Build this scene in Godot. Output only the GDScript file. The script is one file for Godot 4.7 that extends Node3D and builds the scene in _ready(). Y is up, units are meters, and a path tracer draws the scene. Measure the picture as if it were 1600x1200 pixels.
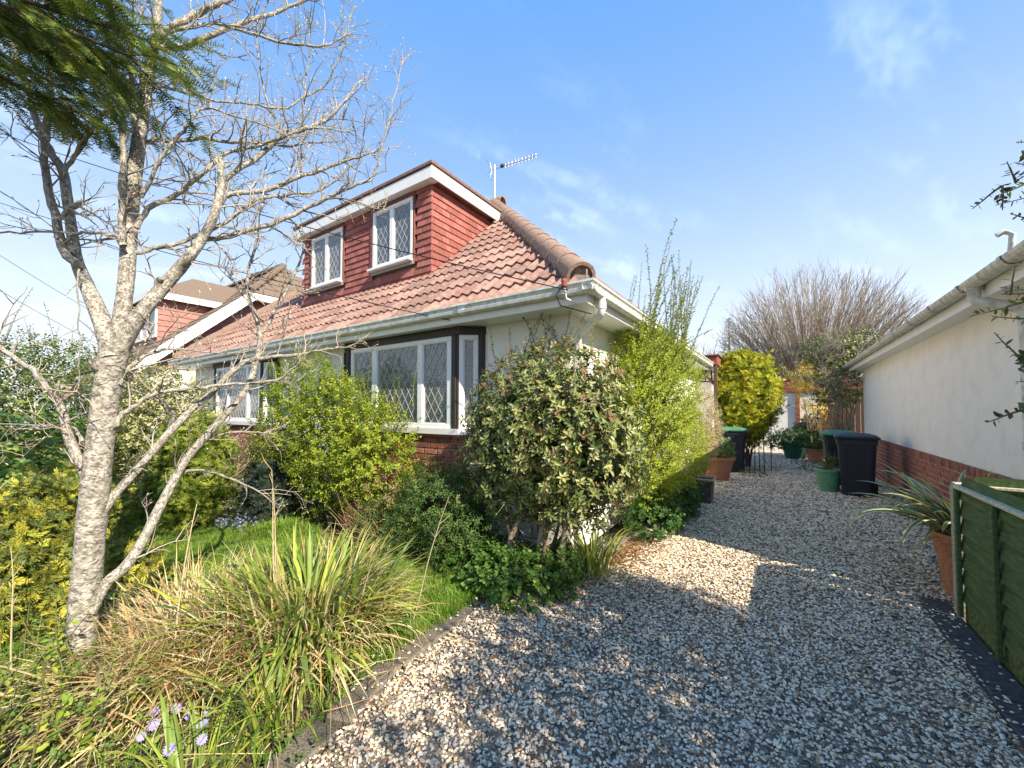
extends Node3D
# A tile-roofed bungalow with a dormer behind an overgrown front garden, seen from its gravel drive.
# Axes: -z runs up the drive, +x is to the right of it. Colours are linear reflectances.

var rng := RandomNumberGenerator.new()
var wob := FastNoiseLite.new()
var M := {}
var L := {}

class MB:
	var v := PackedVector3Array()
	var n := PackedVector3Array()
	var t := PackedVector2Array()
	var c := PackedColorArray()
	var i := PackedInt32Array()
	var col := Color.WHITE
	func vert(p: Vector3, nn: Vector3, uv := Vector2.ZERO) -> int:
		v.append(p); n.append(nn); t.append(uv); c.append(col)
		return v.size() - 1
	func face(a: int, b: int, d: int) -> void:  # given anticlockwise from outside
		i.append(a); i.append(d); i.append(b)
	func tri(a: Vector3, b: Vector3, d: Vector3) -> void:
		var nn := (b - a).cross(d - a).normalized()
		face(vert(a, nn), vert(b, nn), vert(d, nn))
	func quad(a: Vector3, b: Vector3, d: Vector3, e: Vector3) -> void:
		var nn := (d - a).cross(e - b).normalized()
		var k := vert(a, nn); vert(b, nn); vert(d, nn); vert(e, nn)
		face(k, k + 1, k + 2); face(k, k + 2, k + 3)
	func poly(ps: Array) -> void:
		var nn: Vector3 = (ps[1] - ps[0]).cross(ps[2] - ps[0]).normalized()
		var k := v.size()
		for p in ps: vert(p, nn)
		for j in range(1, ps.size() - 1): face(k, k + j, k + j + 1)
	func box(ctr: Vector3, size: Vector3, b := Basis.IDENTITY) -> void:
		cbox(ctr, size, 0.0, b)
	func span(lo: Vector3, hi: Vector3, bev := 0.0) -> void:
		cbox((lo + hi) * 0.5, hi - lo, bev, Basis.IDENTITY)
	func cbox(ctr: Vector3, size: Vector3, bev := 0.0, b := Basis.IDENTITY) -> void:
		var h := size * 0.5
		var ax := [Vector3.RIGHT, Vector3.UP, Vector3.BACK]
		for k in 3:
			for s in [-1.0, 1.0]:
				var w: Vector3 = ax[k] * h[k] * s
				var p: Vector3 = ax[(k + 1) % 3] * (h[(k + 1) % 3] - bev) * s
				var q: Vector3 = ax[(k + 2) % 3] * (h[(k + 2) % 3] - bev)
				quad(ctr + b * (w - p - q), ctr + b * (w + p - q), ctr + b * (w + p + q), ctr + b * (w - p + q))
		if bev <= 0.0: return
		for k in 3:
			var k1 := (k + 1) % 3
			var k2 := (k + 2) % 3
			for s1 in [-1.0, 1.0]:
				for s2 in [-1.0, 1.0]:
					var e: Vector3 = ax[k] * (h[k] - bev)
					var a1: Vector3 = ax[k1] * h[k1] * s1 + ax[k2] * (h[k2] - bev) * s2
					var a2: Vector3 = ax[k1] * (h[k1] - bev) * s1 + ax[k2] * h[k2] * s2
					_oq(ctr, b, a1, a2, e)
		for sx in [-1.0, 1.0]:
			for sy in [-1.0, 1.0]:
				for sz in [-1.0, 1.0]:
					var pa := ctr + b * Vector3(sx * h.x, sy * (h.y - bev), sz * (h.z - bev))
					var pb := ctr + b * Vector3(sx * (h.x - bev), sy * h.y, sz * (h.z - bev))
					var pc := ctr + b * Vector3(sx * (h.x - bev), sy * (h.y - bev), sz * h.z)
					if sx * sy * sz > 0: tri(pa, pb, pc)
					else: tri(pa, pc, pb)
	func _oq(ctr: Vector3, b: Basis, a1: Vector3, a2: Vector3, e: Vector3) -> void:
		var p := [ctr + b * (a1 - e), ctr + b * (a1 + e), ctr + b * (a2 + e), ctr + b * (a2 - e)]
		if (p[1] - p[0]).cross(p[3] - p[0]).dot(b * (a1 + a2)) > 0: quad(p[0], p[1], p[2], p[3])
		else: quad(p[3], p[2], p[1], p[0])
	func tube(ps: PackedVector3Array, rs: PackedFloat32Array, sides := 6, cap := true, vscale := 1.0) -> void:
		var m := ps.size()
		if m < 2: return
		var side := Vector3.UP.cross(ps[1] - ps[0])
		if side.length() < 0.001: side = Vector3.RIGHT
		side = side.normalized()
		var start := v.size()
		var along := 0.0
		for k in m:
			var d := (ps[mini(k + 1, m - 1)] - ps[maxi(k - 1, 0)]).normalized()
			side = (side - d * side.dot(d)).normalized()
			var up := d.cross(side)
			if k > 0: along += ps[k].distance_to(ps[k - 1])
			for s in sides + 1:
				var a := TAU * s / sides
				var r := side * cos(a) + up * sin(a)
				vert(ps[k] + r * rs[k], r, Vector2(float(s) / sides, along * vscale))
		for k in m - 1:
			for s in sides:
				var p := start + k * (sides + 1) + s
				face(p, p + 1, p + sides + 2); face(p, p + sides + 2, p + sides + 1)
		if cap:
			for k in [0, m - 1]:
				var nn := (ps[0] - ps[1]).normalized() if k == 0 else (ps[m - 1] - ps[m - 2]).normalized()
				var ring: int = start + k * (sides + 1)
				var ce := vert(ps[k], nn, Vector2(0.5, along * vscale))
				var first := v.size()
				for s in sides: vert(v[ring + s], nn, Vector2(0.5, along * vscale))
				for s in sides:
					if k == 0: face(ce, first + (s + 1) % sides, first + s)
					else: face(ce, first + s, first + (s + 1) % sides)
	func lathe(prof: Array, segs := 24, ctr := Vector3.ZERO) -> void:  # prof: Vector2(radius, height), from the outside bottom up; flat-ish corners are doubled by the caller
		var start := v.size()
		for k in prof.size():
			var d: Vector2 = prof[mini(k + 1, prof.size() - 1)] - prof[maxi(k - 1, 0)]
			var nn := Vector2(d.y, -d.x).normalized()
			for s in segs + 1:
				var a := TAU * s / segs
				vert(ctr + Vector3(cos(a) * prof[k].x, prof[k].y, sin(a) * prof[k].x), Vector3(cos(a) * nn.x, nn.y, sin(a) * nn.x))
		for k in prof.size() - 1:
			for s in segs:
				var p := start + k * (segs + 1) + s
				face(p, p + segs + 1, p + segs + 2); face(p, p + segs + 2, p + 1)
	func sweep(prof: Array, a: Vector3, b: Vector3, out: Vector3, closed := true) -> void:  # prof: Vector2(outwards, up), anticlockwise seen along a to b ... both sides are drawn
		var m := prof.size()
		for k in (m if closed else m - 1):
			var p: Vector2 = prof[k]
			var q: Vector2 = prof[(k + 1) % m]
			var up := Vector3.UP
			quad(a + out * p.x + up * p.y, a + out * q.x + up * q.y, b + out * q.x + up * q.y, b + out * p.x + up * p.y)
		if closed:
			var ca := []
			var cb := []
			for p in prof:
				ca.append(a + out * p.x + Vector3.UP * p.y)
				cb.append(b + out * p.x + Vector3.UP * p.y)
			cb.reverse()
			if m <= 5:
				poly(ca); poly(cb)
	func mesh() -> ArrayMesh:
		var arr := []
		arr.resize(Mesh.ARRAY_MAX)
		arr[Mesh.ARRAY_VERTEX] = v
		arr[Mesh.ARRAY_NORMAL] = n
		arr[Mesh.ARRAY_TEX_UV] = t
		arr[Mesh.ARRAY_COLOR] = c
		arr[Mesh.ARRAY_INDEX] = i
		var m := ArrayMesh.new()
		m.add_surface_from_arrays(Mesh.PRIMITIVE_TRIANGLES, arr)
		return m

class Cloud:
	var b := PackedFloat32Array()
	var n := 0
	func add(m: Basis, o: Vector3, c: Color) -> void:
		b.append_array(PackedFloat32Array([m.x.x, m.y.x, m.z.x, o.x, m.x.y, m.y.y, m.z.y, o.y, m.x.z, m.y.z, m.z.z, o.z, c.r, c.g, c.b, 1.0]))
		n += 1

const WIRE_ENDS := [[[-10.89, 6.24, 0.29], [-1.58, 2.59, -3.26]], [[-12.45, 5.62, 0.12], [-3.09, 2.52, -3.43]], [[-12.29, 4.26, -0.05], [-17.12, 2.86, -4.09]], [[-16.38, 6.43, 0.38], [-12.09, 2.74, -3.38]]]

# ---------------------------------------------------------------- scene tree helpers
func thing(called: String, label: String, category: String, at := Vector3.ZERO, group := "", turn := 0.0) -> Node3D:
	var o := Node3D.new()
	o.name = numbered(called)
	add_child(o)
	o.position = at
	o.rotation.y = turn
	tag(o, label, category, group)
	return o

func numbered(called: String) -> String:
	if not has_node(NodePath(called)): return called
	var k := 1
	while has_node(NodePath("%s_%03d" % [called, k])): k += 1
	return "%s_%03d" % [called, k]

func tag(o: Node, label: String, category: String, group := "") -> void:
	o.set_meta("label", label)
	o.set_meta("category", category)
	if group: o.set_meta("group", group)

func kind(o: Node, k: String) -> Node:
	o.set_meta("kind", k)
	return o

func hang(o: Node3D, parent: Node3D) -> void:  # the mesh is in world coordinates: undo the parent's placing
	parent.add_child(o, true)
	if parent != self: o.transform = parent.global_transform.affine_inverse()

func part(b: MB, called: String, m: Material, parent: Node3D) -> MeshInstance3D:
	var o := MeshInstance3D.new()
	o.name = called if parent != self else numbered(called)
	o.mesh = b.mesh()
	o.material_override = m
	hang(o, parent)
	return o

func piece(mesh: Mesh, called: String, m: Material, parent: Node3D, at: Transform3D) -> MeshInstance3D:
	var o := MeshInstance3D.new()
	o.name = called
	o.mesh = mesh
	o.material_override = m
	parent.add_child(o, true)
	o.transform = parent.global_transform.affine_inverse() * at
	return o

func group_node(called: String, parent: Node3D) -> Node3D:
	var o := Node3D.new()
	o.name = called
	parent.add_child(o, true)
	return o

func scatter(cl: Cloud, called: String, mesh: Mesh, m: Material, parent: Node3D, stuff := true) -> void:
	if cl.n == 0: return
	var mm := MultiMesh.new()
	mm.transform_format = MultiMesh.TRANSFORM_3D
	mm.use_colors = true
	mm.mesh = mesh
	mm.instance_count = cl.n
	mm.buffer = cl.b
	var o := MultiMeshInstance3D.new()
	o.name = called
	o.multimesh = mm
	o.material_override = m
	hang(o, parent)
	if stuff: o.set_meta("kind", "stuff")

func rf(a: float, b: float) -> float: return rng.randf_range(a, b)
func rdir() -> Vector3:
	var z := rf(-1, 1)
	var a := rf(0, TAU)
	var r := sqrt(1 - z * z)
	return Vector3(r * cos(a), z, r * sin(a))
func facing(axis: Vector3, nrm: Vector3) -> Basis:  # y along axis, z near nrm
	var y := axis.normalized()
	var x := y.cross(nrm)
	if x.length() < 0.01: x = y.cross(Vector3(0.3, 0.5, 0.8))
	x = x.normalized()
	return Basis(x, y, x.cross(y))
func tint(c: Color, amount := 0.2) -> Color:
	var k := 1.0 + rf(-amount, amount)
	var w := rf(-amount, amount) * 0.35
	return Color(c.r * k * (1 + w), c.g * k, c.b * k * (1 - w))

# ---------------------------------------------------------------- materials
func noise_tex(freq: float, stops: Array, s := 1, size := 256, typ := FastNoiseLite.TYPE_SIMPLEX_SMOOTH, oct := 4) -> NoiseTexture2D:
	var f := FastNoiseLite.new()
	f.noise_type = typ
	f.frequency = freq
	f.seed = s
	f.fractal_octaves = oct
	var t := NoiseTexture2D.new()
	t.width = size; t.height = size
	t.seamless = true
	t.noise = f
	t.generate_mipmaps = false
	if stops:
		var g := Gradient.new()
		var of := PackedFloat32Array()
		var cs := PackedColorArray()
		for k in stops.size():
			of.append(stops[k][0])
			cs.append((stops[k][1] as Color).linear_to_srgb())
		g.offsets = of
		g.colors = cs
		t.color_ramp = g
	return t

func mat(called: String, c: Color, rough := 0.8, metal := 0.0) -> StandardMaterial3D:
	var m := StandardMaterial3D.new()
	m.resource_name = called
	m.albedo_color = c.linear_to_srgb()
	m.roughness = rough
	m.metallic = metal
	M[called] = m
	return m

# mottled surface: colour ramp from noise in world space (scale: repeats per metre), with relief in centimetres
func grain(called: String, stops: Array, scale := 1.0, rough := 0.85, bump := 0.0, freq := 0.02, s := 1, size := 512) -> StandardMaterial3D:
	var m := mat(called, Color.WHITE, rough)
	m.albedo_texture = noise_tex(freq, stops, s, size)
	m.uv1_triplanar = true
	m.uv1_world_triplanar = true
	m.uv1_scale = Vector3.ONE * scale
	if bump > 0.0:
		m.heightmap_enabled = true
		m.heightmap_texture = L.bump
		m.heightmap_scale = bump
	return m

func leafy(called: String, rough := 0.5, back := 0.5) -> StandardMaterial3D:
	var m := mat(called, Color.WHITE, rough)
	m.vertex_color_use_as_albedo = true
	if back > 0:
		m.backlight_enabled = true
		m.backlight = Color(back, back, back * 0.7).linear_to_srgb()
	return m

# ---------------------------------------------------------------- build
func _ready() -> void:
	rng.seed = 20240
	wob.seed = 7
	wob.frequency = 1.0
	view_and_light()
	make_materials()
	make_leaves()
	ground()
	bungalow()
	neighbour_house()
	side_building()
	back_of_drive()
	fence()
	bare_tree()
	shrubs()
	trees_beyond()
	drive_things()
	wires()
	small_plants()

func view_and_light() -> void:
	var cam := Camera3D.new()
	cam.name = "camera"
	add_child(cam)
	cam.position = Vector3(0, 1.5, 0)
	cam.rotation_degrees = Vector3(1.9, 34.0, 0)
	cam.near = 0.05
	cam.far = 400.0
	cam.projection = Camera3D.PROJECTION_FRUSTUM   # a lens of about 13 mm, shifted up a little
	cam.size = 2.0 * 0.05 * 600.0 / 620.0
	cam.frustum_offset = Vector2(0, 0.05 * 19.4 / 620.0)
	cam.current = true
	var sun := DirectionalLight3D.new()
	sun.name = "sun"
	add_child(sun)
	sun.look_at_from_position(Vector3.ZERO, Vector3(-0.961, -0.75, -0.276), Vector3.UP)
	sun.light_energy = 0.93
	sun.light_color = Color(1.0, 0.945, 0.85)
	sun.light_angular_distance = 0.5
	sun.shadow_enabled = true
	sun.sky_mode = DirectionalLight3D.SKY_MODE_LIGHT_ONLY
	var sky := ProceduralSkyMaterial.new()
	sky.sky_top_color = Color(0.042, 0.128, 0.295).linear_to_srgb()
	sky.sky_horizon_color = Color(0.41, 0.435, 0.445).linear_to_srgb()
	sky.sky_curve = 0.26
	sky.ground_bottom_color = Color(0.20, 0.20, 0.16).linear_to_srgb()
	sky.ground_horizon_color = Color(0.30, 0.31, 0.28).linear_to_srgb()
	sky.sky_cover = wisps()
	sky.sky_cover_modulate = Color(1, 1, 1, 0.10)
	var e := Environment.new()
	e.background_mode = Environment.BG_SKY
	e.sky = Sky.new()
	e.sky.sky_material = sky
	e.tonemap_mode = Environment.TONE_MAPPER_LINEAR
	e.tonemap_exposure = 3.25
	e.background_energy_multiplier = 1.0
	e.sdfgi_enabled = true
	e.ssao_enabled = true
	e.ssil_enabled = true
	var w := WorldEnvironment.new()
	w.name = "environment"
	w.environment = e
	add_child(w)

func wisps() -> ImageTexture:  # thin cirrus all round the sky
	var im := Image.create(1024, 512, false, Image.FORMAT_RGBA8)
	var a := FastNoiseLite.new()
	a.seed = 11
	a.frequency = 1.5
	a.fractal_octaves = 5
	a.domain_warp_enabled = true
	a.domain_warp_amplitude = 0.5
	a.domain_warp_frequency = 1.2
	var b := FastNoiseLite.new()
	b.seed = 5
	b.frequency = 0.9
	for y in 512:
		var up := (0.5 - (y + 0.5) / 512.0) * PI
		for x in 1024:
			var ar := (x + 0.5) / 1024.0 * TAU
			var d := Vector3(cos(ar) * cos(up), sin(up), sin(ar) * cos(up))
			var q := Vector3(d.x, 0, d.z) / (absf(d.y) + 0.35) * 1.6   # as a layer high overhead
			var s := a.get_noise_3d(q.x + q.z * 0.6, 0.0, (q.z - q.x * 0.6) * 2.6)
			var k := smoothstep(-0.05, 0.6, s) * smoothstep(-0.3, 0.5, b.get_noise_3d(q.x, 3.0, q.z))
			im.set_pixel(x, y, Color(1, 1, 1, clampf(k * 0.75, 0, 1) if up > 0 else 0.0))
	return ImageTexture.create_from_image(im)

func make_materials() -> void:
	L.bump = noise_tex(0.05, [], 3, 512, FastNoiseLite.TYPE_SIMPLEX, 5)
	var C := func(r, g, b): return Color(r, g, b)
	grain("render_white", [[0.0, C.call(0.76, 0.735, 0.68)], [0.4, C.call(0.83, 0.805, 0.75)], [1.0, C.call(0.87, 0.85, 0.80)]], 0.45, 0.92, 0.25, 0.012, 4)
	grain("upvc", [[0.0, C.call(0.74, 0.745, 0.73)], [1.0, C.call(0.83, 0.84, 0.84)]], 0.6, 0.35, 0.0, 0.01, 9)
	grain("gutter_old", [[0.2, C.call(0.36, 0.35, 0.27)], [0.45, C.call(0.58, 0.575, 0.52)], [0.8, C.call(0.70, 0.70, 0.68)]], 1.1, 0.55, 0.0, 0.02, 12)
	grain("gutter_white", [[0.25, C.call(0.52, 0.54, 0.46)], [0.5, C.call(0.70, 0.71, 0.67)], [0.8, C.call(0.77, 0.78, 0.76)]], 0.9, 0.45, 0.0, 0.02, 13)
	var tl := [[0.30, 0.17, 0.14], [0.25, 0.135, 0.108], [0.32, 0.195, 0.16], [0.22, 0.125, 0.105], [0.28, 0.17, 0.14]]
	for k in 5:
		var c: Array = tl[k]
		grain("roof_tile%d" % k, [[0.15, C.call(c[0] * 0.55, c[1] * 0.6, c[2] * 0.62)], [0.42, C.call(c[0], c[1], c[2])], [0.7, C.call(c[0] * 1.12, c[1] * 1.2, c[2] * 1.2)], [0.95, C.call(0.42, 0.36, 0.27)]], 1.7 + 0.13 * k, 0.9, 0.25, 0.025, 20 + k, 256)
	grain("ridge", [[0.1, C.call(0.17, 0.11, 0.085)], [0.45, C.call(0.30, 0.19, 0.145)], [0.7, C.call(0.34, 0.25, 0.19)], [0.82, C.call(0.42, 0.30, 0.10)], [1.0, C.call(0.40, 0.38, 0.33)]], 1.6, 0.93, 0.4, 0.03, 31)
	var hl := [[0.35, 0.115, 0.093], [0.30, 0.093, 0.075], [0.38, 0.135, 0.112], [0.27, 0.092, 0.077]]
	for k in 4:
		var c: Array = hl[k]
		grain("hung%d" % k, [[0.2, C.call(c[0] * 0.75, c[1] * 0.75, c[2] * 0.75)], [0.55, C.call(c[0], c[1], c[2])], [0.9, C.call(c[0] * 1.15, c[1] * 1.3, c[2] * 1.3)]], 2.3, 0.88, 0.12, 0.03, 40 + k, 256)
	grain("red_trim", [[0.2, C.call(0.14, 0.05, 0.04)], [0.7, C.call(0.22, 0.08, 0.06)]], 1.5, 0.8, 0.0, 0.03, 45, 256)
	grain("roof_felt", [[0.2, C.call(0.16, 0.09, 0.07)], [0.7, C.call(0.25, 0.15, 0.12)]], 1.5, 0.95, 0.2, 0.03, 46, 256)
	grain("dark_timber", [[0.2, C.call(0.022, 0.016, 0.014)], [0.7, C.call(0.05, 0.035, 0.028)]], 2.0, 0.6, 0.0, 0.04, 47, 256)
	var bk := [[0.36, 0.13, 0.08], [0.29, 0.10, 0.065], [0.40, 0.17, 0.10], [0.24, 0.085, 0.065], [0.33, 0.14, 0.10]]
	for k in 5:
		var c: Array = bk[k]
		grain("brick%d" % k, [[0.15, C.call(c[0] * 0.6, c[1] * 0.6, c[2] * 0.65)], [0.5, C.call(c[0], c[1], c[2])], [0.9, C.call(c[0] * 1.15, c[1] * 1.25, c[2] * 1.25)]], 3.1, 0.92, 0.3, 0.03, 50 + k, 256)
	grain("mortar", [[0.2, C.call(0.48, 0.43, 0.35)], [0.8, C.call(0.64, 0.59, 0.50)]], 3.0, 0.95, 0.3, 0.05, 56, 256)
	grain("concrete", [[0.15, C.call(0.20, 0.185, 0.15)], [0.5, C.call(0.36, 0.34, 0.29)], [0.85, C.call(0.44, 0.42, 0.37)]], 2.0, 0.95, 0.3, 0.04, 57)
	grain("kerb", [[0.15, C.call(0.07, 0.06, 0.045)], [0.45, C.call(0.17, 0.145, 0.115)], [0.8, C.call(0.26, 0.235, 0.19)]], 4.5, 0.95, 0.5, 0.03, 58)
	grain("slate", [[0.15, C.call(0.03, 0.03, 0.034)], [0.5, C.call(0.058, 0.057, 0.062)], [0.75, C.call(0.085, 0.08, 0.078)], [0.95, C.call(0.10, 0.115, 0.06)]], 1.6, 0.8, 0.2, 0.03, 59)
	grain("fence_green", [[0.12, C.call(0.03, 0.055, 0.016)], [0.45, C.call(0.052, 0.095, 0.027)], [0.7, C.call(0.066, 0.115, 0.034)], [0.95, C.call(0.12, 0.16, 0.05)]], 1.0, 0.85, 0.15, 0.02, 60)
	(M.fence_green as StandardMaterial3D).uv1_scale = Vector3(3.0, 3.0, 0.5)
	grain("fence_moss", [[0.15, C.call(0.035, 0.06, 0.018)], [0.5, C.call(0.10, 0.13, 0.035)], [0.85, C.call(0.16, 0.19, 0.06)]], 1.6, 0.9, 0.2, 0.03, 61)
	grain("fence_cap", [[0.15, C.call(0.28, 0.26, 0.14)], [0.5, C.call(0.52, 0.48, 0.33)], [0.9, C.call(0.64, 0.60, 0.46)]], 2.2, 0.9, 0.1, 0.03, 62)
	grain("terracotta", [[0.15, C.call(0.30, 0.12, 0.065)], [0.5, C.call(0.44, 0.185, 0.10)], [0.85, C.call(0.54, 0.28, 0.18)]], 2.4, 0.85, 0.1, 0.03, 63)
	grain("soil", [[0.15, C.call(0.035, 0.024, 0.016)], [0.5, C.call(0.085, 0.06, 0.04)], [0.85, C.call(0.15, 0.115, 0.08)]], 1.3, 0.98, 1.5, 0.05, 64)
	grain("turf", [[0.15, C.call(0.05, 0.085, 0.018)], [0.5, C.call(0.085, 0.15, 0.03)], [0.9, C.call(0.13, 0.19, 0.05)]], 0.8, 0.95, 1.5, 0.03, 65)
	grain("gravel_bed", [[0.2, C.call(0.14, 0.095, 0.06)], [0.45, C.call(0.30, 0.25, 0.19)], [0.65, C.call(0.46, 0.40, 0.32)], [0.9, C.call(0.60, 0.54, 0.44)]], 2.2, 0.95, 1.2, 0.11, 66)
	grain("nb_tile", [[0.15, C.call(0.10, 0.07, 0.05)], [0.5, C.call(0.19, 0.135, 0.10)], [0.85, C.call(0.26, 0.21, 0.15)]], 1.4, 0.93, 0.4, 0.04, 67)
	grain("nb_clad", [[0.2, C.call(0.32, 0.145, 0.125)], [0.8, C.call(0.41, 0.21, 0.185)]], 0.9, 0.8, 0.0, 0.02, 68, 256)
	grain("old_wood", [[0.15, C.call(0.045, 0.028, 0.018)], [0.5, C.call(0.11, 0.065, 0.04)], [0.9, C.call(0.19, 0.125, 0.085)]], 1.8, 0.9, 0.2, 0.03, 69)
	grain("red_board", [[0.15, C.call(0.15, 0.035, 0.03)], [0.5, C.call(0.27, 0.07, 0.055)], [0.9, C.call(0.36, 0.13, 0.10)]], 1.3, 0.85, 0.0, 0.02, 70)
	grain("bin_navy", [[0.2, C.call(0.010, 0.014, 0.024)], [0.8, C.call(0.013, 0.018, 0.029)]], 1.5, 0.48, 0.0, 0.02, 71, 256)
	grain("bin_lid", [[0.2, C.call(0.05, 0.17, 0.095)], [0.8, C.call(0.085, 0.25, 0.15)]], 1.5, 0.5, 0.0, 0.02, 72, 256)
	grain("pot_green", [[0.2, C.call(0.09, 0.26, 0.14)], [0.8, C.call(0.15, 0.37, 0.21)]], 2.0, 0.5, 0.0, 0.02, 73, 256)
	grain("pot_dark", [[0.2, C.call(0.018, 0.075, 0.05)], [0.8, C.call(0.03, 0.115, 0.08)]], 2.0, 0.45, 0.0, 0.02, 74, 256)
	grain("grey_plastic", [[0.2, C.call(0.055, 0.055, 0.05)], [0.8, C.call(0.10, 0.10, 0.095)]], 2.0, 0.6, 0.0, 0.02, 75, 256)
	grain("grey_lid", [[0.2, C.call(0.26, 0.25, 0.22)], [0.8, C.call(0.40, 0.39, 0.35)]], 2.0, 0.6, 0.0, 0.02, 76, 256)
	mat("lead", Color(0.46, 0.47, 0.47), 0.5)
	mat("lead_grey", Color(0.30, 0.31, 0.31), 0.6)
	mat("aluminium", Color(0.62, 0.63, 0.64), 0.35, 0.8)
	mat("black", Color(0.012, 0.012, 0.012), 0.5)
	mat("rubber", Color(0.02, 0.02, 0.02), 0.8)
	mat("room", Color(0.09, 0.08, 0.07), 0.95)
	mat("blind", Color(0.36, 0.36, 0.33), 0.7)
	var gl := mat("glass", Color(0.85, 0.9, 0.92), 0.02)
	gl.albedo_color = Color(0.72, 0.78, 0.8, 0.1)
	gl.transparency = BaseMaterial3D.TRANSPARENCY_ALPHA
	gl.metallic_specular = 0.72
	leafy("leaf_soft", 0.6, 0.85)
	leafy("leaf_gloss", 0.42, 0.35)
	leafy("needle", 0.6, 0.5)
	leafy("straw", 0.8, 0.5)
	leafy("petal", 0.7, 0.4)
	leafy("sword", 0.4, 0.3)
	var st := mat("stone", Color.WHITE, 0.75)
	st.vertex_color_use_as_albedo = true
	var tw := mat("twig", Color.WHITE, 0.85)
	tw.vertex_color_use_as_albedo = true
	var bark := mat("bark", Color.WHITE, 0.8)
	var maps := bark_maps()
	bark.albedo_texture = maps[0]
	bark.heightmap_enabled = true
	bark.heightmap_texture = maps[1]
	bark.heightmap_scale = 0.3

# silvery bark with rings of lenticels, brown bands and grey-green lichen; u runs round the stem, v along it
func bark_maps() -> Array:
	var w := 512
	var h := 1024
	var im := Image.create(w, h, false, Image.FORMAT_RGB8)
	var hm := Image.create(w, h, false, Image.FORMAT_RGB8)
	var a := FastNoiseLite.new(); a.seed = 2; a.frequency = 1.0; a.fractal_octaves = 4
	var b := FastNoiseLite.new(); b.seed = 8; b.frequency = 1.0; b.fractal_octaves = 3
	for y in h:
		var yy := float(y) / h
		for x in w:
			var an := TAU * x / w
			var cx := cos(an)
			var cz := sin(an)
			var band := a.get_noise_3d(cx * 1.1, yy * 24.0, cz * 1.1)
			var fine := b.get_noise_3d(cx * 2.6, yy * 90.0, cz * 2.6)
			var patch := a.get_noise_3d(cx * 1.3 + 9.0, yy * 9.0, cz * 1.3)
			var c := Color(0.30, 0.275, 0.24).lerp(Color(0.46, 0.43, 0.385), smoothstep(-0.1, 0.45, band))
			c = c.lerp(Color(0.13, 0.11, 0.09), smoothstep(0.0, 0.45, -band) * 0.8)
			c = c.lerp(Color(0.08, 0.065, 0.05), smoothstep(0.15, 0.42, fine) * 0.8)
			c = c.lerp(Color(0.70, 0.67, 0.60), smoothstep(0.2, 0.45, -fine) * 0.7)
			c = c.lerp(Color(0.30, 0.31, 0.23), smoothstep(0.15, 0.5, patch) * 0.55)
			im.set_pixel(x, y, c.linear_to_srgb())
			var k := clampf(0.5 + 0.35 * band - 0.3 * smoothstep(0.15, 0.5, fine), 0, 1)
			hm.set_pixel(x, y, Color(k, k, k))
	return [ImageTexture.create_from_image(im), ImageTexture.create_from_image(hm)]

# ---------------------------------------------------------------- leaf, blade and stone shapes (unit length along y)
func leaf_mesh(wide: float, fold := 0.12, bend := 0.12) -> ArrayMesh:
	var b := MB.new()
	var m1 := Vector3(0, 0.35, -fold * wide)
	var m2 := Vector3(0, 0.7, -fold * wide * 0.7 - bend * 0.4)
	var tip := Vector3(0, 1, -bend)
	var base := Vector3.ZERO
	for s in [-1.0, 1.0]:
		var e1 := Vector3(s * wide * 0.5, 0.36, 0.0)
		var e2 := Vector3(s * wide * 0.4, 0.7, -bend * 0.4)
		if s > 0:
			b.tri(base, e1, m1); b.quad(m1, e1, e2, m2); b.tri(m2, e2, tip)
		else:
			b.tri(base, m1, e1); b.quad(m1, m2, e2, e1); b.tri(m2, tip, e2)
	return b.mesh()

func blade_mesh(wide: float, droop: float, segs := 6, fold := 0.25) -> ArrayMesh:  # leaves the root along y, bends over towards z
	var b := MB.new()
	var prev := []
	var a := 0.0
	var p := Vector3.ZERO
	for k in segs + 1:
		var f := float(k) / segs
		var w := wide * (0.55 + 0.45 * sin(minf(f * 2.4, PI * 0.5))) * (1.0 - pow(f, 3.0)) * 0.5
		var d := Vector3(0, cos(a), sin(a))
		var up := Vector3(0, -sin(a), cos(a))
		var row := [p + Vector3(-w, 0, 0) - up * w * fold * -1.0, p, p + Vector3(w, 0, 0) + up * w * fold]
		if prev:
			b.quad(prev[0], prev[1], row[1], row[0])
			b.quad(prev[1], prev[2], row[2], row[1])
		prev = row
		p += d / segs
		a += droop / segs * (0.4 + 1.2 * f)
	return b.mesh()

func sword_mesh(wide: float, droop: float) -> ArrayMesh:  # keeled blade with pale margins
	var b := MB.new()
	var green := Color(0.17, 0.22, 0.075)
	var pale := Color(0.58, 0.55, 0.30)
	var segs := 9
	var a := 0.0
	var p := Vector3.ZERO
	var prev := []
	for k in segs + 1:
		var f := float(k) / segs
		var w := wide * (0.6 + 0.4 * sin(minf(f * 2.4, PI * 0.5))) * (1.0 - pow(f, 3.2)) * 0.5
		var up := Vector3(0, -sin(a), cos(a))
		var row := []
		for x in [-1.0, -0.55, 0.0, 0.55, 1.0]: row.append(p + Vector3(w * x, 0, 0) + up * w * 0.45 * absf(x))
		if prev:
			for q in 4:
				b.col = pale if q == 0 or q == 3 else green
				b.quad(prev[q], prev[q + 1], row[q + 1], row[q])
		prev = row
		p += Vector3(0, cos(a), sin(a)) / segs
		a += droop / segs * (0.4 + 1.2 * f)
	return b.mesh()

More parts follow.
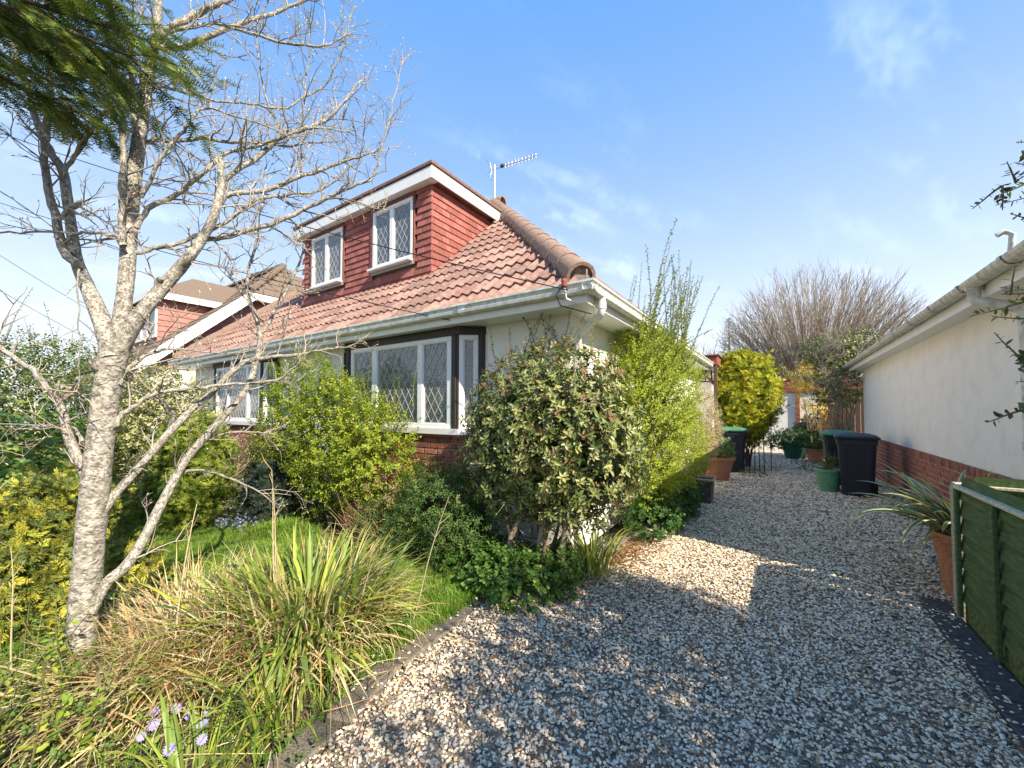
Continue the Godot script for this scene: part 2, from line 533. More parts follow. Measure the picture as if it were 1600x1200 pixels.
func stone_mesh(s: int) -> ArrayMesh:
	var r := RandomNumberGenerator.new()
	r.seed = s
	var b := MB.new()
	var ps := []
	var ph := (1.0 + sqrt(5.0)) / 2.0
	for k in [[-1, ph, 0], [1, ph, 0], [-1, -ph, 0], [1, -ph, 0], [0, -1, ph], [0, 1, ph], [0, -1, -ph], [0, 1, -ph], [ph, 0, -1], [ph, 0, 1], [-ph, 0, -1], [-ph, 0, 1]]:
		ps.append(Vector3(k[0], k[1], k[2]).normalized() * r.randf_range(0.36, 0.58))
	for f in [[0, 11, 5], [0, 5, 1], [0, 1, 7], [0, 7, 10], [0, 10, 11], [1, 5, 9], [5, 11, 4], [11, 10, 2], [10, 7, 6], [7, 1, 8], [3, 9, 4], [3, 4, 2], [3, 2, 6], [3, 6, 8], [3, 8, 9], [4, 9, 5], [2, 4, 11], [6, 2, 10], [8, 6, 7], [9, 8, 1]]:
		b.tri(ps[f[0]], ps[f[1]], ps[f[2]])
	return b.mesh()

func sprig_mesh(pairs: int, needle: float, wide: float, lift: float, droop: float) -> ArrayMesh:  # a twig with needles in two loose ranks
	var r := RandomNumberGenerator.new()
	r.seed = pairs * 7 + 1
	var b := MB.new()
	var a := 0.0
	var p := Vector3.ZERO
	for k in pairs:
		var f := float(k) / pairs
		a += droop / pairs
		var d := Vector3(0, cos(a), -sin(a))
		p += d / pairs
		for s in [-1.0, 1.0]:
			var len := needle * (0.75 + 0.4 * sin(PI * (0.15 + f * 0.8))) * r.randf_range(0.8, 1.15)
			var o := (Vector3(s, 0, 0) * 0.85 + d * r.randf_range(0.45, 0.75) + Vector3(0, 0, lift + r.randf_range(-0.25, 0.25))).normalized()
			var w := d * wide * 0.5
			b.tri(p - w, p + o * len * 0.55 + w * 0.6, p + o * len)
			b.tri(p - w, p + w, p + o * len * 0.55 + w * 0.6)
	b.quad(Vector3(-0.008, 0, 0), Vector3(0.008, 0, 0), p + Vector3(0.004, 0, 0), p - Vector3(0.004, 0, 0))
	return b.mesh()

func fan_mesh(s: int) -> ArrayMesh:  # a flattened spray of scale-leaved shoots, as on a cypress
	var r := RandomNumberGenerator.new()
	r.seed = s
	var b := MB.new()
	for k in 15:
		var f := k / 14.0
		var y := f * 0.75
		var side := -1.0 if k % 2 else 1.0
		var o := Vector3(side * lerpf(1.0, 0.2, f), lerpf(0.75, 1.0, f), r.randf_range(-0.3, 0.3)).normalized()
		var len := lerpf(0.5, 0.28, f) * r.randf_range(0.8, 1.2)
		var p := Vector3(0, y, -0.08 * f * f)
		for q in 3:
			var oo := (o + Vector3(r.randf_range(-0.45, 0.45), r.randf_range(-0.2, 0.3), r.randf_range(-0.45, 0.45))).normalized()
			var st := p + o * len * 0.25 * q
			var w := oo.cross(Vector3(r.randf_range(-0.5, 0.5), 0, 1)).normalized() * 0.035
			var en := st + oo * len * (0.7 - 0.12 * q)
			var mid := st.lerp(en, 0.45)
			b.tri(st, mid + w, mid - w); b.tri(mid - w, mid + w, en)
	return b.mesh()

func tuft_mesh(s: int, blades: int, wide: float, spread: float) -> ArrayMesh:
	var r := RandomNumberGenerator.new()
	r.seed = s
	var b := MB.new()
	for k in blades:
		var an := r.randf() * TAU
		var o := Vector3(cos(an), 0, sin(an))
		var w := o.cross(Vector3.UP) * wide * 0.5
		var p := Vector3(r.randf_range(-1, 1), 0, r.randf_range(-1, 1)) * 0.45
		var len := r.randf_range(0.55, 1.0)
		var m := p + Vector3.UP * len * 0.55 + o * len * spread * 0.35
		var e := p + Vector3.UP * len * 0.85 + o * len * spread
		b.quad(p - w, p + w, m + w * 0.7, m - w * 0.7)
		b.tri(m - w * 0.7, m + w * 0.7, e)
	return b.mesh()

func make_leaves() -> void:
	L.oval = leaf_mesh(0.52)
	L.laurel = leaf_mesh(0.42, 0.18, 0.2)
	L.round = leaf_mesh(0.8, 0.1, 0.1)
	L.slim = leaf_mesh(0.3, 0.1, 0.25)
	L.straps = [blade_mesh(0.036, 0.7), blade_mesh(0.03, 1.3), blade_mesh(0.038, 1.8), blade_mesh(0.028, 2.4), blade_mesh(0.034, 2.0)]
	L.straws = [blade_mesh(0.014, 0.6, 5), blade_mesh(0.017, 1.5, 5), blade_mesh(0.013, 2.4, 6), blade_mesh(0.015, 2.9, 6)]
	L.sword = [sword_mesh(0.085, 0.7), sword_mesh(0.08, 1.2), sword_mesh(0.085, 1.8), sword_mesh(0.075, 2.4)]
	L.tufts = [tuft_mesh(1, 12, 0.07, 0.45), tuft_mesh(2, 10, 0.08, 0.7), tuft_mesh(3, 12, 0.06, 0.55)]
	L.yew = [sprig_mesh(12, 0.26, 0.06, 0.1, 0.5), sprig_mesh(10, 0.28, 0.065, 0.2, 0.3)]
	L.fans = [fan_mesh(1), fan_mesh(2), fan_mesh(3)]
	L.stones = [stone_mesh(1), stone_mesh(2), stone_mesh(3), stone_mesh(4), stone_mesh(5)]

# ---------------------------------------------------------------- ground
const EDGE := [[2.0, -1.45], [-0.4, -1.6], [-1.0, -1.68], [-1.7, -1.86], [-2.64, -1.9], [-3.33, -1.55], [-4.7, -1.42], [-8.5, -1.4], [-12.0, -1.25], [-18.0, -1.25]]

func drive_left(z: float) -> float:
	for k in EDGE.size() - 1:
		if z <= EDGE[k][0] and z >= EDGE[k + 1][0]:
			return lerpf(EDGE[k][1], EDGE[k + 1][1], (EDGE[k][0] - z) / (EDGE[k][0] - EDGE[k + 1][0]))
	return -1.45

func drive_right(z: float) -> float: return 0.87 if z > -4.45 else 1.73

func stone_colour() -> Color:
	var k := rng.randf()
	if k < 0.52: return tint(Color(0.82, 0.71, 0.55), 0.14)
	if k < 0.63: return tint(Color(0.48, 0.40, 0.31), 0.25)
	if k < 0.80: return tint(Color(0.56, 0.40, 0.24), 0.25)
	if k < 0.91: return tint(Color(0.25, 0.155, 0.10), 0.35)
	return tint(Color(0.085, 0.075, 0.07), 0.4)

func ground() -> void:
	var b := MB.new()
	b.quad(Vector3(-150, -0.03, 60), Vector3(150, -0.03, 60), Vector3(150, -0.03, -150), Vector3(-150, -0.03, -150))
	kind(part(b, "ground", M.soil, self), "structure")
	# front garden: turf in gentle waves
	b = MB.new()
	var nx := 44
	var nz := 28
	var hgt := func(x: float, z: float) -> float: return 0.02 + 0.03 * wob.get_noise_2d(x * 0.8, z * 0.8)
	for i in nx:
		for j in nz:
			var p := []
			for d in [[0, 0], [0, 1], [1, 1], [1, 0]]:
				var z: float = 1.5 - (j + d[1]) * 5.4 / nz
				var r: float = drive_left(z) - 0.14
				var x: float = lerpf(-13.0, r, pow(float(i + d[0]) / nx, 0.7))
				p.append(Vector3(x, hgt.call(x, z), z))
			b.quad(p[3], p[2], p[1], p[0])
	kind(part(b, "lawn", M.turf, self), "structure")
	var bed := MB.new()   # the planted border along the house and the drive
	for k in 24:
		var z0 := -2.72 - k * 0.05
		var z1 := z0 - 0.05
		var w0 := minf(1.0, k * 0.12)
		bed.quad(Vector3(-12.8, 0.075, z0), Vector3(drive_left(z0) - 0.13, 0.06, z0), Vector3(drive_left(z1) - 0.13, 0.06, z1), Vector3(-12.8, 0.075, z1))
	kind(part(bed, "flower_bed", M.soil, self), "structure")
	var nbed := MB.new()
	nbed.poly([Vector3(-3.7, 0.062, -1.25), Vector3(-3.9, 0.062, 1.4), Vector3(-1.6, 0.055, 1.4), Vector3(-1.74, 0.055, -0.4), Vector3(-1.9, 0.055, -1.35), Vector3(-2.4, 0.06, -1.75)])
	kind(part(nbed, "flower_bed_001", M.soil, self), "structure")
	# drive
	b = MB.new()
	for k in 60:
		var z0 := 2.0 - k * 20.0 / 60
		var z1 := z0 - 20.0 / 60
		b.quad(Vector3(drive_left(z0), 0.0, z0), Vector3(1.74, 0.0, z0), Vector3(1.74, 0.0, z1), Vector3(drive_left(z1), 0.0, z1))
	var drive := part(b, "drive", M.gravel_bed, self)
	kind(drive, "structure")
	var cl := []
	for k in 5: cl.append(Cloud.new())
	var z := 0.6
	while z > -17.5:
		var near := smoothstep(-9.0, -3.0, z)
		var size := lerpf(0.030, 0.0185, near)
		var strip := 0.1
		var xl := drive_left(z) - 0.03
		var xr := drive_right(z)
		var count := int((xr - xl) * strip * lerpf(1900.0, 5000.0, near))
		for k in count:
			var x := rf(xl, xr)
			var zz := z - rf(0, strip)
			var s := size * rf(0.5, 1.5)
			var bs := Basis.from_euler(Vector3(rf(-0.45, 0.45), rf(0, TAU), rf(-0.45, 0.45))) * Basis.from_scale(Vector3(s, s * rf(0.35, 0.65), s * rf(0.5, 0.9)))
			var hump := 0.012 * wob.get_noise_2d(x * 3.0, zz * 3.0)
			cl[rng.randi() % 5].add(bs, Vector3(x, maxf(0.003, 0.008 + hump + rf(-0.004, 0.006)), zz), stone_colour())
		z -= strip
	# strays on the edging strips and soil
	for k in 330:
		var zz := rf(-4.3, -1.2)
		var s := rf(0.012, 0.028)
		var left := rng.randf() < 0.5
		var x := drive_left(zz) - rf(0.0, 0.22) if left else 0.87 + 0.16 * pow(rng.randf(), 1.6)
		cl[k % 5].add(Basis.from_euler(Vector3(0, rf(0, TAU), 0)) * Basis.from_scale(Vector3(s, s * 0.4, s * 0.7)), Vector3(x, 0.036 if left else 0.034, zz), tint(Color(0.68, 0.64, 0.57), 0.15))
	for k in 5: scatter(cl[k], "gravel", L.stones[k], M.stone, drive)
	# kerb stones on the garden side
	var kerb := Node3D.new()
	kerb.name = "drive_edging"
	add_child(kerb)
	kind(kerb, "structure")
	var zs := 1.2
	var shapes := []
	for k in 4:
		var m := MB.new()
		var l := 0.40 + 0.05 * k
		m.cbox(Vector3.ZERO, Vector3(0.15, 0.12, l), 0.012)
		shapes.append([m.mesh(), l])
	while zs > -3.4:
		var sh: Array = shapes[rng.randi() % 4]
		var l: float = sh[1]
		var a := Vector3(drive_left(zs) - 0.075, 0, zs)
		var e := Vector3(drive_left(zs - l) - 0.075, 0, zs - l)
		var dir := (a - e).normalized()
		piece(sh[0], "kerb_stone", M.kerb, kerb, Transform3D(Basis(Vector3.UP, atan2(dir.x, dir.z) + rf(-0.03, 0.03)) * Basis(Vector3.BACK, rf(-0.06, 0.06)), (a + e) * 0.5 + Vector3(rf(-0.012, 0.012), -0.042 + rf(-0.008, 0.012), 0)))
		zs -= l + 0.018
	while zs > -8.2:   # set lower beside the bungalow
		var sh: Array = shapes[rng.randi() % 4]
		var l: float = sh[1]
		piece(sh[0], "kerb_stone", M.kerb, kerb, Transform3D(Basis(Vector3.UP, rf(-0.03, 0.03)), Vector3(drive_left(zs - l * 0.5) - 0.07, -0.022 + rf(-0.008, 0.01), zs - l * 0.5)))
		zs -= l + 0.018
	# dark slabs on the fence side
	var strip_node := Node3D.new()
	strip_node.name = "slab_edging"
	add_child(strip_node)
	kind(strip_node, "structure")
	zs = -4.42
	while zs < 1.0:
		var l := rf(0.58, 0.66)
		var m := MB.new()
		m.cbox(Vector3.ZERO, Vector3(0.165, 0.05, l), 0.006)
		piece(m.mesh(), "slab", M.slate, strip_node, Transform3D(Basis(Vector3.UP, rf(-0.012, 0.012)), Vector3(0.955 + rf(-0.006, 0.006), 0.004 + rf(-0.004, 0.004), zs + l * 0.5)))
		zs += l + 0.008
	# grass
	var gr := []
	for k in 3: gr.append(Cloud.new())
	var tries := 0
	while tries < 42000:
		tries += 1
		var zz := rf(-3.2, -0.2)
		var r := drive_left(zz) - 0.12
		var x := r - pow(rng.randf(), 1.25) * (9.0 + r)
		var inbed := x > -3.0 + 0.5 * wob.get_noise_2d(0, zz) and zz > -1.55
		if inbed and rng.randf() < 0.93: continue
		if zz < -2.75 + 0.25 * wob.get_noise_2d(x, 1.0) and x < -2.2 and rng.randf() < 0.8: continue
		if x > -2.3 and zz < -2.55: continue
		var s := rf(0.05, 0.10) * (1.0 + 0.5 * wob.get_noise_2d(x * 1.3, zz * 1.3))
		if x < -4.6 and zz < -2.2: s *= 1.7
		var c := Color(0.17, 0.33, 0.035).lerp(Color(0.28, 0.40, 0.055), clampf(0.5 + wob.get_noise_2d(x * 1.7, zz * 1.7 + 5), 0, 1))
		if rng.randf() < 0.08: c = Color(0.36, 0.32, 0.14)
		gr[rng.randi() % 3].add(Basis(Vector3.UP, rf(0, TAU)) * Basis.from_scale(Vector3(s, s * rf(0.7, 1.2), s)), Vector3(x, hgt.call(x, zz) - 0.004 if not inbed else 0.055, zz), tint(c, 0.2))
	var lawn := get_node("lawn")
	for k in 3: scatter(gr[k], "grass", L.tufts[k], M.leaf_soft, lawn)

# ---------------------------------------------------------------- the bungalow
const EAVE := 2.68
const PITCH := 0.9
const FZ := -3.75      # front wall
const SX := -1.8       # side wall
const DZ := -4.47      # dormer front
const DX0 := -8.4
const DX1 := -4.57

func lattice(b: MB, x0: float, x1: float, y0: float, y1: float, z: float, cw := 0.125, ch := 0.20, w := 0.0065) -> void:
	# lead cames: two families of slanting strips cut to the pane
	var slope := ch / cw
	for s in [-1.0, 1.0]:
		var k0 := -ceili((y1 - y0) / ch) - 2
		var k1 := ceili((x1 - x0) / cw) + ceili((y1 - y0) / ch) + 2
		for k in range(k0, k1):
			# y = y0 + s * slope * (x - x0 - k * cw)
			var pts := []
			var xa := x0 + k * cw
			var lo := x0
			var hi := x1
			var ya: float = y0 + s * slope * (lo - xa)
			var yb: float = y0 + s * slope * (hi - xa)
			var t0 := 0.0
			var t1 := 1.0
			var dy := yb - ya
			for lim in [[y0, 1.0], [y1, -1.0]]:
				var fa: float = (ya - lim[0]) * lim[1]
				var fb: float = (yb - lim[0]) * lim[1]
				if fa < 0 and fb < 0: t1 = -1.0
				elif fa < 0: t0 = maxf(t0, fa / (fa - fb))
				elif fb < 0: t1 = minf(t1, fa / (fa - fb))
			if t1 - t0 < 0.02: continue
			var p := Vector3(lerpf(lo, hi, t0), ya + dy * t0, z)
			var q := Vector3(lerpf(lo, hi, t1), ya + dy * t1, z)
			var d := (q - p).normalized()
			var side := Vector3(-d.y, d.x, 0) * w * 0.5
			var up := Vector3(0, 0, 0.003 + (0.0008 if s > 0 else 0.0))
			b.quad(p - side + up, q - side + up, q + side + up, p + side + up)
			b.quad(p - side, q - side, q - side + up, p - side + up)
			b.quad(q + side, p + side, p + side + up, q + side + up)

# a framed row of lights in the local plane z = 0 (x right, y up, z out); panes: list of [x0, x1]
func glazing(parent: Node3D, tf: Transform3D, x0: float, x1: float, y0: float, y1: float, panes: Array, dep := 0.07, fr := 0.055) -> void:
	var b := MB.new()
	var py0 := y0 + fr
	var py1 := y1 - fr
	b.span(Vector3(x0, y0, -dep), Vector3(x1, py0, 0), 0.004)
	b.span(Vector3(x0, py1, -dep), Vector3(x1, y1, 0), 0.004)
	var xs := [x0]
	for p in panes: xs.append_array([p[0], p[1]])
	xs.append(x1)
	for k in range(0, xs.size(), 2):
		b.span(Vector3(xs[k], py0 + 0.0005, -dep + 0.001), Vector3(xs[k + 1], py1 - 0.0005, -0.001), 0.004)
	piece(b.mesh(), "frame", M.upvc, parent, tf)
	for p in panes:
		var bead := MB.new()
		for q in [[p[0], p[1], py0, py0 + 0.012], [p[0], p[1], py1 - 0.012, py1], [p[0], p[0] + 0.012, py0 + 0.0125, py1 - 0.0125], [p[1] - 0.012, p[1], py0 + 0.0125, py1 - 0.0125]]:
			bead.span(Vector3(q[0], q[2], -0.04), Vector3(q[1], q[3], -0.012))
		piece(bead.mesh(), "glazing_bead", M.upvc, parent, tf)
		var g := MB.new()
		g.span(Vector3(p[0] - 0.005, py0 - 0.005, -0.034), Vector3(p[1] + 0.005, py1 + 0.005, -0.030))
		piece(g.mesh(), "pane", M.glass, parent, tf)
		var l := MB.new()
		lattice(l, p[0] + 0.012, p[1] - 0.012, py0 + 0.012, py1 - 0.012, -0.0295)
		piece(l.mesh(), "lead_lattice", M.lead, parent, tf)

func brick_field(parent: Node3D, tf: Transform3D, length: float, y0: float, courses: int, called := "brick", most := 300, counted := [0], rest: MB = null) -> void:
	# stretcher bond in the local plane z = 0 (x along)
	if not L.has("brick_mesh"):
		L.brick_mesh = []
		for k in 3:
			var m := MB.new()
			m.cbox(Vector3.ZERO, Vector3(0.212 + 0.002 * (k - 1), 0.061 + 0.001 * (k - 1), 0.05), 0.004)
			L.brick_mesh.append(m.mesh())
		var hm := MB.new()
		hm.cbox(Vector3.ZERO, Vector3(0.102, 0.061, 0.05), 0.004)
		L.brick_half = hm.mesh()
	for c in courses:
		var x := 0.0
		var first := c % 2 == 1
		while x < length - 0.05:
			var w := 0.1025 if first else 0.215
			if x + w > length: w = 0.1025
			var half := w < 0.2
			var at := tf * Transform3D(Basis.from_euler(Vector3(rf(-0.01, 0.01), rf(-0.008, 0.008), rf(-0.006, 0.006))), Vector3(x + w * 0.5, y0 + 0.0325 + c * 0.075, 0.006 + rf(-0.0025, 0.0025) - 0.025))
			if counted[0] < most:
				piece(L.brick_half if half else L.brick_mesh[rng.randi() % 3], called, M["brick%d" % (rng.randi() % 5)], parent, at)
				counted[0] += 1
			elif rest: rest.cbox(at.origin, Vector3(w - 0.002, 0.064, 0.05), 0.0, at.basis)
			first = false
			x += w + 0.012

func bay(house: Node3D, off: float) -> void:
	var bw := group_node("bay_window", house)
	var T := Transform3D(Basis.IDENTITY, Vector3(off, 0, 0))
	var zf := FZ + 0.18
	# main face
	glazing(bw, T * Transform3D(Basis.IDENTITY, Vector3(0, 0, zf)), -5.33, -3.30, 1.27, 2.40, [[-5.27, -4.83], [-4.725, -3.89], [-3.80, -3.37]])
	# splayed ends
	var a := atan2(0.559, 0.829)
	glazing(bw, T * Transform3D(Basis(Vector3.UP, a), Vector3(-3.18, 0, zf - 0.005)), 0.0, 0.235, 1.27, 2.40, [[0.055, 0.185]])
	glazing(bw, T * Transform3D(Basis(Vector3.UP, -a), Vector3(-5.45, 0, zf - 0.005)), -0.235, 0.0, 1.27, 2.40, [[-0.185, -0.055]])
	for p in [[-3.24, zf - 0.03, 0.0, 0.115], [-5.39, zf - 0.03, 0.0, 0.115], [-2.955, FZ + 0.02, a, 0.075], [-5.675, FZ + 0.02, -a, 0.075]]:
		var b := MB.new()
		b.cbox(Vector3(0, 1.83, 0), Vector3(p[3], 1.14, 0.07), 0.006)
		b.cbox(Vector3(0, 1.83, 0.036), Vector3(p[3] * 0.45, 1.138, 0.02), 0.005)
		piece(b.mesh(), "corner_post", M.dark_timber, bw, T * Transform3D(Basis(Vector3.UP, p[2]), Vector3(p[0], 0, p[1])))
	var shape := func(grow: float) -> Array: return [Vector3(-5.71 - grow, 0, FZ + 0.001), Vector3(-5.46 - grow * 0.6, 0, zf + grow), Vector3(-3.17 + grow * 0.6, 0, zf + grow), Vector3(-2.92 + grow, 0, FZ + 0.001)]
	var slabs := [["head_board", 2.401, 2.495, 0.02, "dark_timber"], ["sill", 1.2, 1.268, 0.05, "upvc"], ["sill_tile", 1.165, 1.1985, 0.035, "brick1"], ["core", 0.0, 1.164, -0.022, "mortar"]]
	for s in slabs:
		var ps: Array = shape.call(s[3])
		var b := MB.new()
		var top := []
		var bot := []
		for p in ps:
			top.append(p + Vector3.UP * s[2])
			bot.append(p + Vector3.UP * s[1])
		b.poly(top)
		var rb := bot.duplicate()
		rb.reverse()
		b.poly(rb)
		for k in 4: b.quad(bot[k], bot[(k + 1) % 4], top[(k + 1) % 4], top[k])
		piece(b.mesh(), s[0], M[s[4]], bw, T)
	brick_field(bw, T * Transform3D(Basis.IDENTITY, Vector3(-5.45, 0, zf)), 2.27, 0.12, 14)
	brick_field(bw, T * Transform3D(Basis(Vector3.UP, a), Vector3(-3.17, 0, zf - 0.004)), 0.3, 0.12, 14)
	# venetian blind behind the glass
	var bl := MB.new()
	for k in 34: bl.cbox(Vector3(-4.3, 1.31 + k * 0.021, zf - 0.19), Vector3(1.95, 0.0025, 0.022), 0.0, Basis(Vector3.RIGHT, 0.5))
	piece(bl.mesh(), "blind", M.blind, bw, T)

func roof_tile_mesh(cut := []) -> ArrayMesh:
	# 0.30 wide, 0.36 up the slope from its lower edge; x across, y up the slope, z off the roof. cut: highest y kept in each of 12 strips
	var b := MB.new()
	var hz := func(u: float) -> float: return 0.036 * pow(0.5 + 0.5 * cos(TAU * (u * 2.0 - 0.5)), 1.5) + 0.006
	for k in 12:
		var u0 := k / 12.0
		var u1 := (k + 1) / 12.0
		var top := 0.36
		if cut: top = cut[k]
		if top <= 0.02: continue
		var z0: float = hz.call(u0)
		var z1: float = hz.call(u1)
		var x0 := (u0 - 0.5) * 0.302
		var x1 := (u1 - 0.5) * 0.302
		var rise := 0.030
		var za := rise * (1.0 - top / 0.36)
		b.quad(Vector3(x0, 0, z0 + rise), Vector3(x1, 0, z1 + rise), Vector3(x1, top, z1 + za), Vector3(x0, top, z0 + za))
		b.quad(Vector3(x0, 0, z0 + rise - 0.017), Vector3(x1, 0, z1 + rise - 0.017), Vector3(x1, 0, z1 + rise), Vector3(x0, 0, z0 + rise))
	return b.mesh()

# tiles on a slope: origin at the eave corner, ax along the eave, up the slope; inside(x, s) says how far up a strip may reach
func tile_slope(roof: Node3D, tf: Transform3D, width: float, rows: int, keep: Callable, most: int) -> void:
	var full := roof_tile_mesh()
	var rest := []
	for k in 5: rest.append([])
	var made := 0
	var cols := int(ceil(width / 0.3))
	var list := []
	for r in rows:
		for c in cols:
			var x := (c + 0.5) * 0.3
			var s := r * 0.325
			var cut := []
			var any := false
			var whole := true
			for k in 12:
				var u := x + ((k + 0.5) / 12.0 - 0.5) * 0.3
				var t: float = keep.call(u, s)
				cut.append(clampf(t - s, 0, 0.36))
				if t - s > 0.03: any = true
				if t - s < 0.36: whole = false
			if any: list.append([x, s, cut if not whole else []])
	list.sort_custom(func(p, q): return p[0] - p[1] * 0.3 > q[0] - q[1] * 0.3)
	for e in list:
		var at := tf * Transform3D(Basis.from_euler(Vector3(rf(-0.008, 0.008), rf(-0.008, 0.008), rf(-0.006, 0.006))), Vector3(e[0], e[1] - 0.05, rf(-0.002, 0.002)))
		var mesh: ArrayMesh = full if e[2].is_empty() else roof_tile_mesh(e[2])
		var k := rng.randi() % 5
		if made < most:
			piece(mesh, "roof_tile", M["roof_tile%d" % k], roof, at)
			made += 1
		else: rest[k].append([mesh, at])
	for k in 5:
		if rest[k].is_empty(): continue
		var st := SurfaceTool.new()
		st.begin(Mesh.PRIMITIVE_TRIANGLES)
		for e in rest[k]: st.append_from(e[0], 0, e[1])
		var o := MeshInstance3D.new()
		o.name = "roof_tiles"
		o.mesh = st.commit()
		o.material_override = M["roof_tile%d" % k]
		hang(o, roof)
		kind(o, "stuff")

func ridge_run(roof: Node3D, a: Vector3, b: Vector3, r := 0.135, m: Material = null) -> void:
	var d := (b - a)
	var n := int(round(d.length() / 0.42))
	var l := d.length() / n
	var mb := MB.new()
	for k in 10:
		var a0 := -0.1 * PI + 1.2 * PI * k / 10
		var a1 := -0.1 * PI + 1.2 * PI * (k + 1) / 10
		var p := Vector3(cos(a0), sin(a0), 0)
		var q := Vector3(cos(a1), sin(a1), 0)
		var s := mb.v.size()
		for e in [[p, 0.0], [q, 0.0], [q, 1.0], [p, 1.0]]:
			mb.vert(e[0] * (r + 0.012 * (1.0 - e[1])) + Vector3(0, 0, -e[1] * (l + 0.03)), e[0])
		mb.face(s, s + 2, s + 1); mb.face(s, s + 3, s + 2)
		mb.quad(p * (r - 0.02), p * (r + 0.012), q * (r + 0.012), q * (r - 0.02))
	var mesh := mb.mesh()
	for k in n:
		var at := Transform3D(Basis.IDENTITY, a + d * (float(k) / n)).looking_at(a + d * 2.0, Vector3.UP)
		piece(mesh, "ridge_tile", m if m else M.ridge, roof, at * Transform3D(Basis.from_euler(Vector3(rf(-0.012, 0.012), rf(-0.012, 0.012), rf(-0.03, 0.03))), Vector3.ZERO))

func bungalow() -> void:
	var h := thing("bungalow", "white rendered bungalow with red tiled hipped roof, tile-hung dormer and two bay windows", "house", Vector3(-6.9, 0, -7.5))
	# walls with their openings
	var b := MB.new()
	var wy := 2.5
	for s in [[-12.0, -10.61], [-7.82, -5.71], [-2.92, SX]]: b.span(Vector3(s[0], 0, FZ - 0.25), Vector3(s[1], wy, FZ))
	for s in [[-10.61, -7.82], [-5.71, -2.92]]:
		b.span(Vector3(s[0], 0, FZ - 0.25), Vector3(s[1], 1.19, FZ - 0.001))
		b.span(Vector3(s[0], 2.42, FZ - 0.25), Vector3(s[1], wy, FZ - 0.001))
	b.span(Vector3(SX - 0.25, 0, -11.25), Vector3(SX - 0.001, wy, FZ - 0.251))
	b.span(Vector3(-12.0, 0, -11.25), Vector3(-11.75, wy, FZ - 0.251))
	b.span(Vector3(-11.749, 0, -11.25), Vector3(SX - 0.251, wy, -11.0))
	part(b, "wall", M.render_white, h)
	b = MB.new()
	b.span(Vector3(-11.74, 0.05, -10.99), Vector3(SX - 0.26, 0.15, FZ - 0.26))
	b.span(Vector3(-11.74, 2.43, -10.99), Vector3(SX - 0.26, 2.49, FZ - 0.26))
	b.span(Vector3(-11.74, 0.151, -7.5), Vector3(SX - 0.26, 2.429, -7.4))
	b.span(Vector3(-6.8, 0.151, -7.399), Vector3(-6.7, 2.429, FZ - 0.26))
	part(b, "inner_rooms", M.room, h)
	bay(h, 0.0)
	bay(h, -4.9)
	# eaves: soffit, fascia, gutter
	var EZ := -3.40
	var EX := -1.46
	var WX := -12.32
	var BZ := -11.6
	b = MB.new()
	b.span(Vector3(WX + 0.03, 2.501, FZ - 0.02), Vector3(EX - 0.03, 2.515, EZ - 0.03))
	b.span(Vector3(SX - 0.02, 2.501, BZ + 0.03), Vector3(EX - 0.03, 2.515, FZ - 0.021))
	part(b, "soffit", M.upvc, h)
	b = MB.new()
	b.span(Vector3(WX, 2.49, EZ - 0.03), Vector3(EX, 2.66, EZ), 0.003)
	b.span(Vector3(EX - 0.03, 2.49, BZ), Vector3(EX - 0.0005, 2.6595, EZ - 0.031), 0.003)
	part(b, "fascia", M.upvc, h)
	var prof := [Vector2(0.0, 0.0), Vector2(0.05, -0.012), Vector2(0.095, 0.0), Vector2(0.102, 0.03), Vector2(0.09, 0.045), Vector2(0.098, 0.062), Vector2(0.115, 0.075), Vector2(0.115, 0.095), Vector2(0.105, 0.095), Vector2(0.103, 0.078), Vector2(0.085, 0.06), Vector2(0.078, 0.04), Vector2(0.088, 0.03), Vector2(0.085, 0.012), Vector2(0.05, 0.0), Vector2(0.008, 0.01), Vector2(0.008, 0.09), Vector2(0.0, 0.09)]
	var g := group_node("gutter", h)
	b = MB.new()
	b.sweep(prof, Vector3(WX, 2.575, EZ + 0.001), Vector3(EX + 0.115, 2.575, EZ + 0.001), Vector3.BACK)
	part(b, "trough", M.gutter_white, g)
	b = MB.new()
	b.sweep(prof, Vector3(EX + 0.001, 2.575, EZ + 0.115), Vector3(EX + 0.001, 2.575, BZ), Vector3.RIGHT)
	part(b, "trough", M.gutter_white, g)
	for x in [-2.9, -4.9, -6.9, -8.9, -10.9]:
		b = MB.new()
		var pj := []
		for p in prof.slice(0, 8): pj.append(p * 1.06 + Vector2(0, -0.004))
		b.sweep(pj + [Vector2(0.0, 0.1)], Vector3(x - 0.05, 2.575, EZ + 0.002), Vector3(x + 0.05, 2.575, EZ + 0.002), Vector3.BACK)
		part(b, "union_bracket", M.upvc, g)
	# corner downpipe with its swan neck
	var dp := group_node("downpipe", h)
	b = MB.new()
	b.tube([Vector3(EX + 0.06, 2.57, -3.62), Vector3(EX + 0.06, 2.46, -3.62), Vector3(EX + 0.04, 2.41, -3.63), Vector3(SX + 0.09, 2.29, -3.80), Vector3(SX + 0.06, 2.24, -3.82), Vector3(SX + 0.06, 2.1, -3.83), Vector3(SX + 0.06, 0.02, -3.83)], [0.036, 0.036, 0.036, 0.036, 0.036, 0.036, 0.036], 14, true)
	part(b, "pipe", M.upvc, dp)
	for p in [Vector3(EX + 0.06, 2.5, -3.62), Vector3(SX + 0.06, 2.15, -3.83), Vector3(SX + 0.06, 1.1, -3.83)]:
		b = MB.new()
		b.tube([p + Vector3(0, 0.035, 0), p - Vector3(0, 0.035, 0)], [0.043, 0.043], 14, true)
		part(b, "pipe_socket", M.upvc, dp)
	# roof
	var roof := group_node("roof", h)
	var A := Vector3(EX, EAVE - 0.05, EZ)
	var B := Vector3(WX, EAVE - 0.05, EZ)
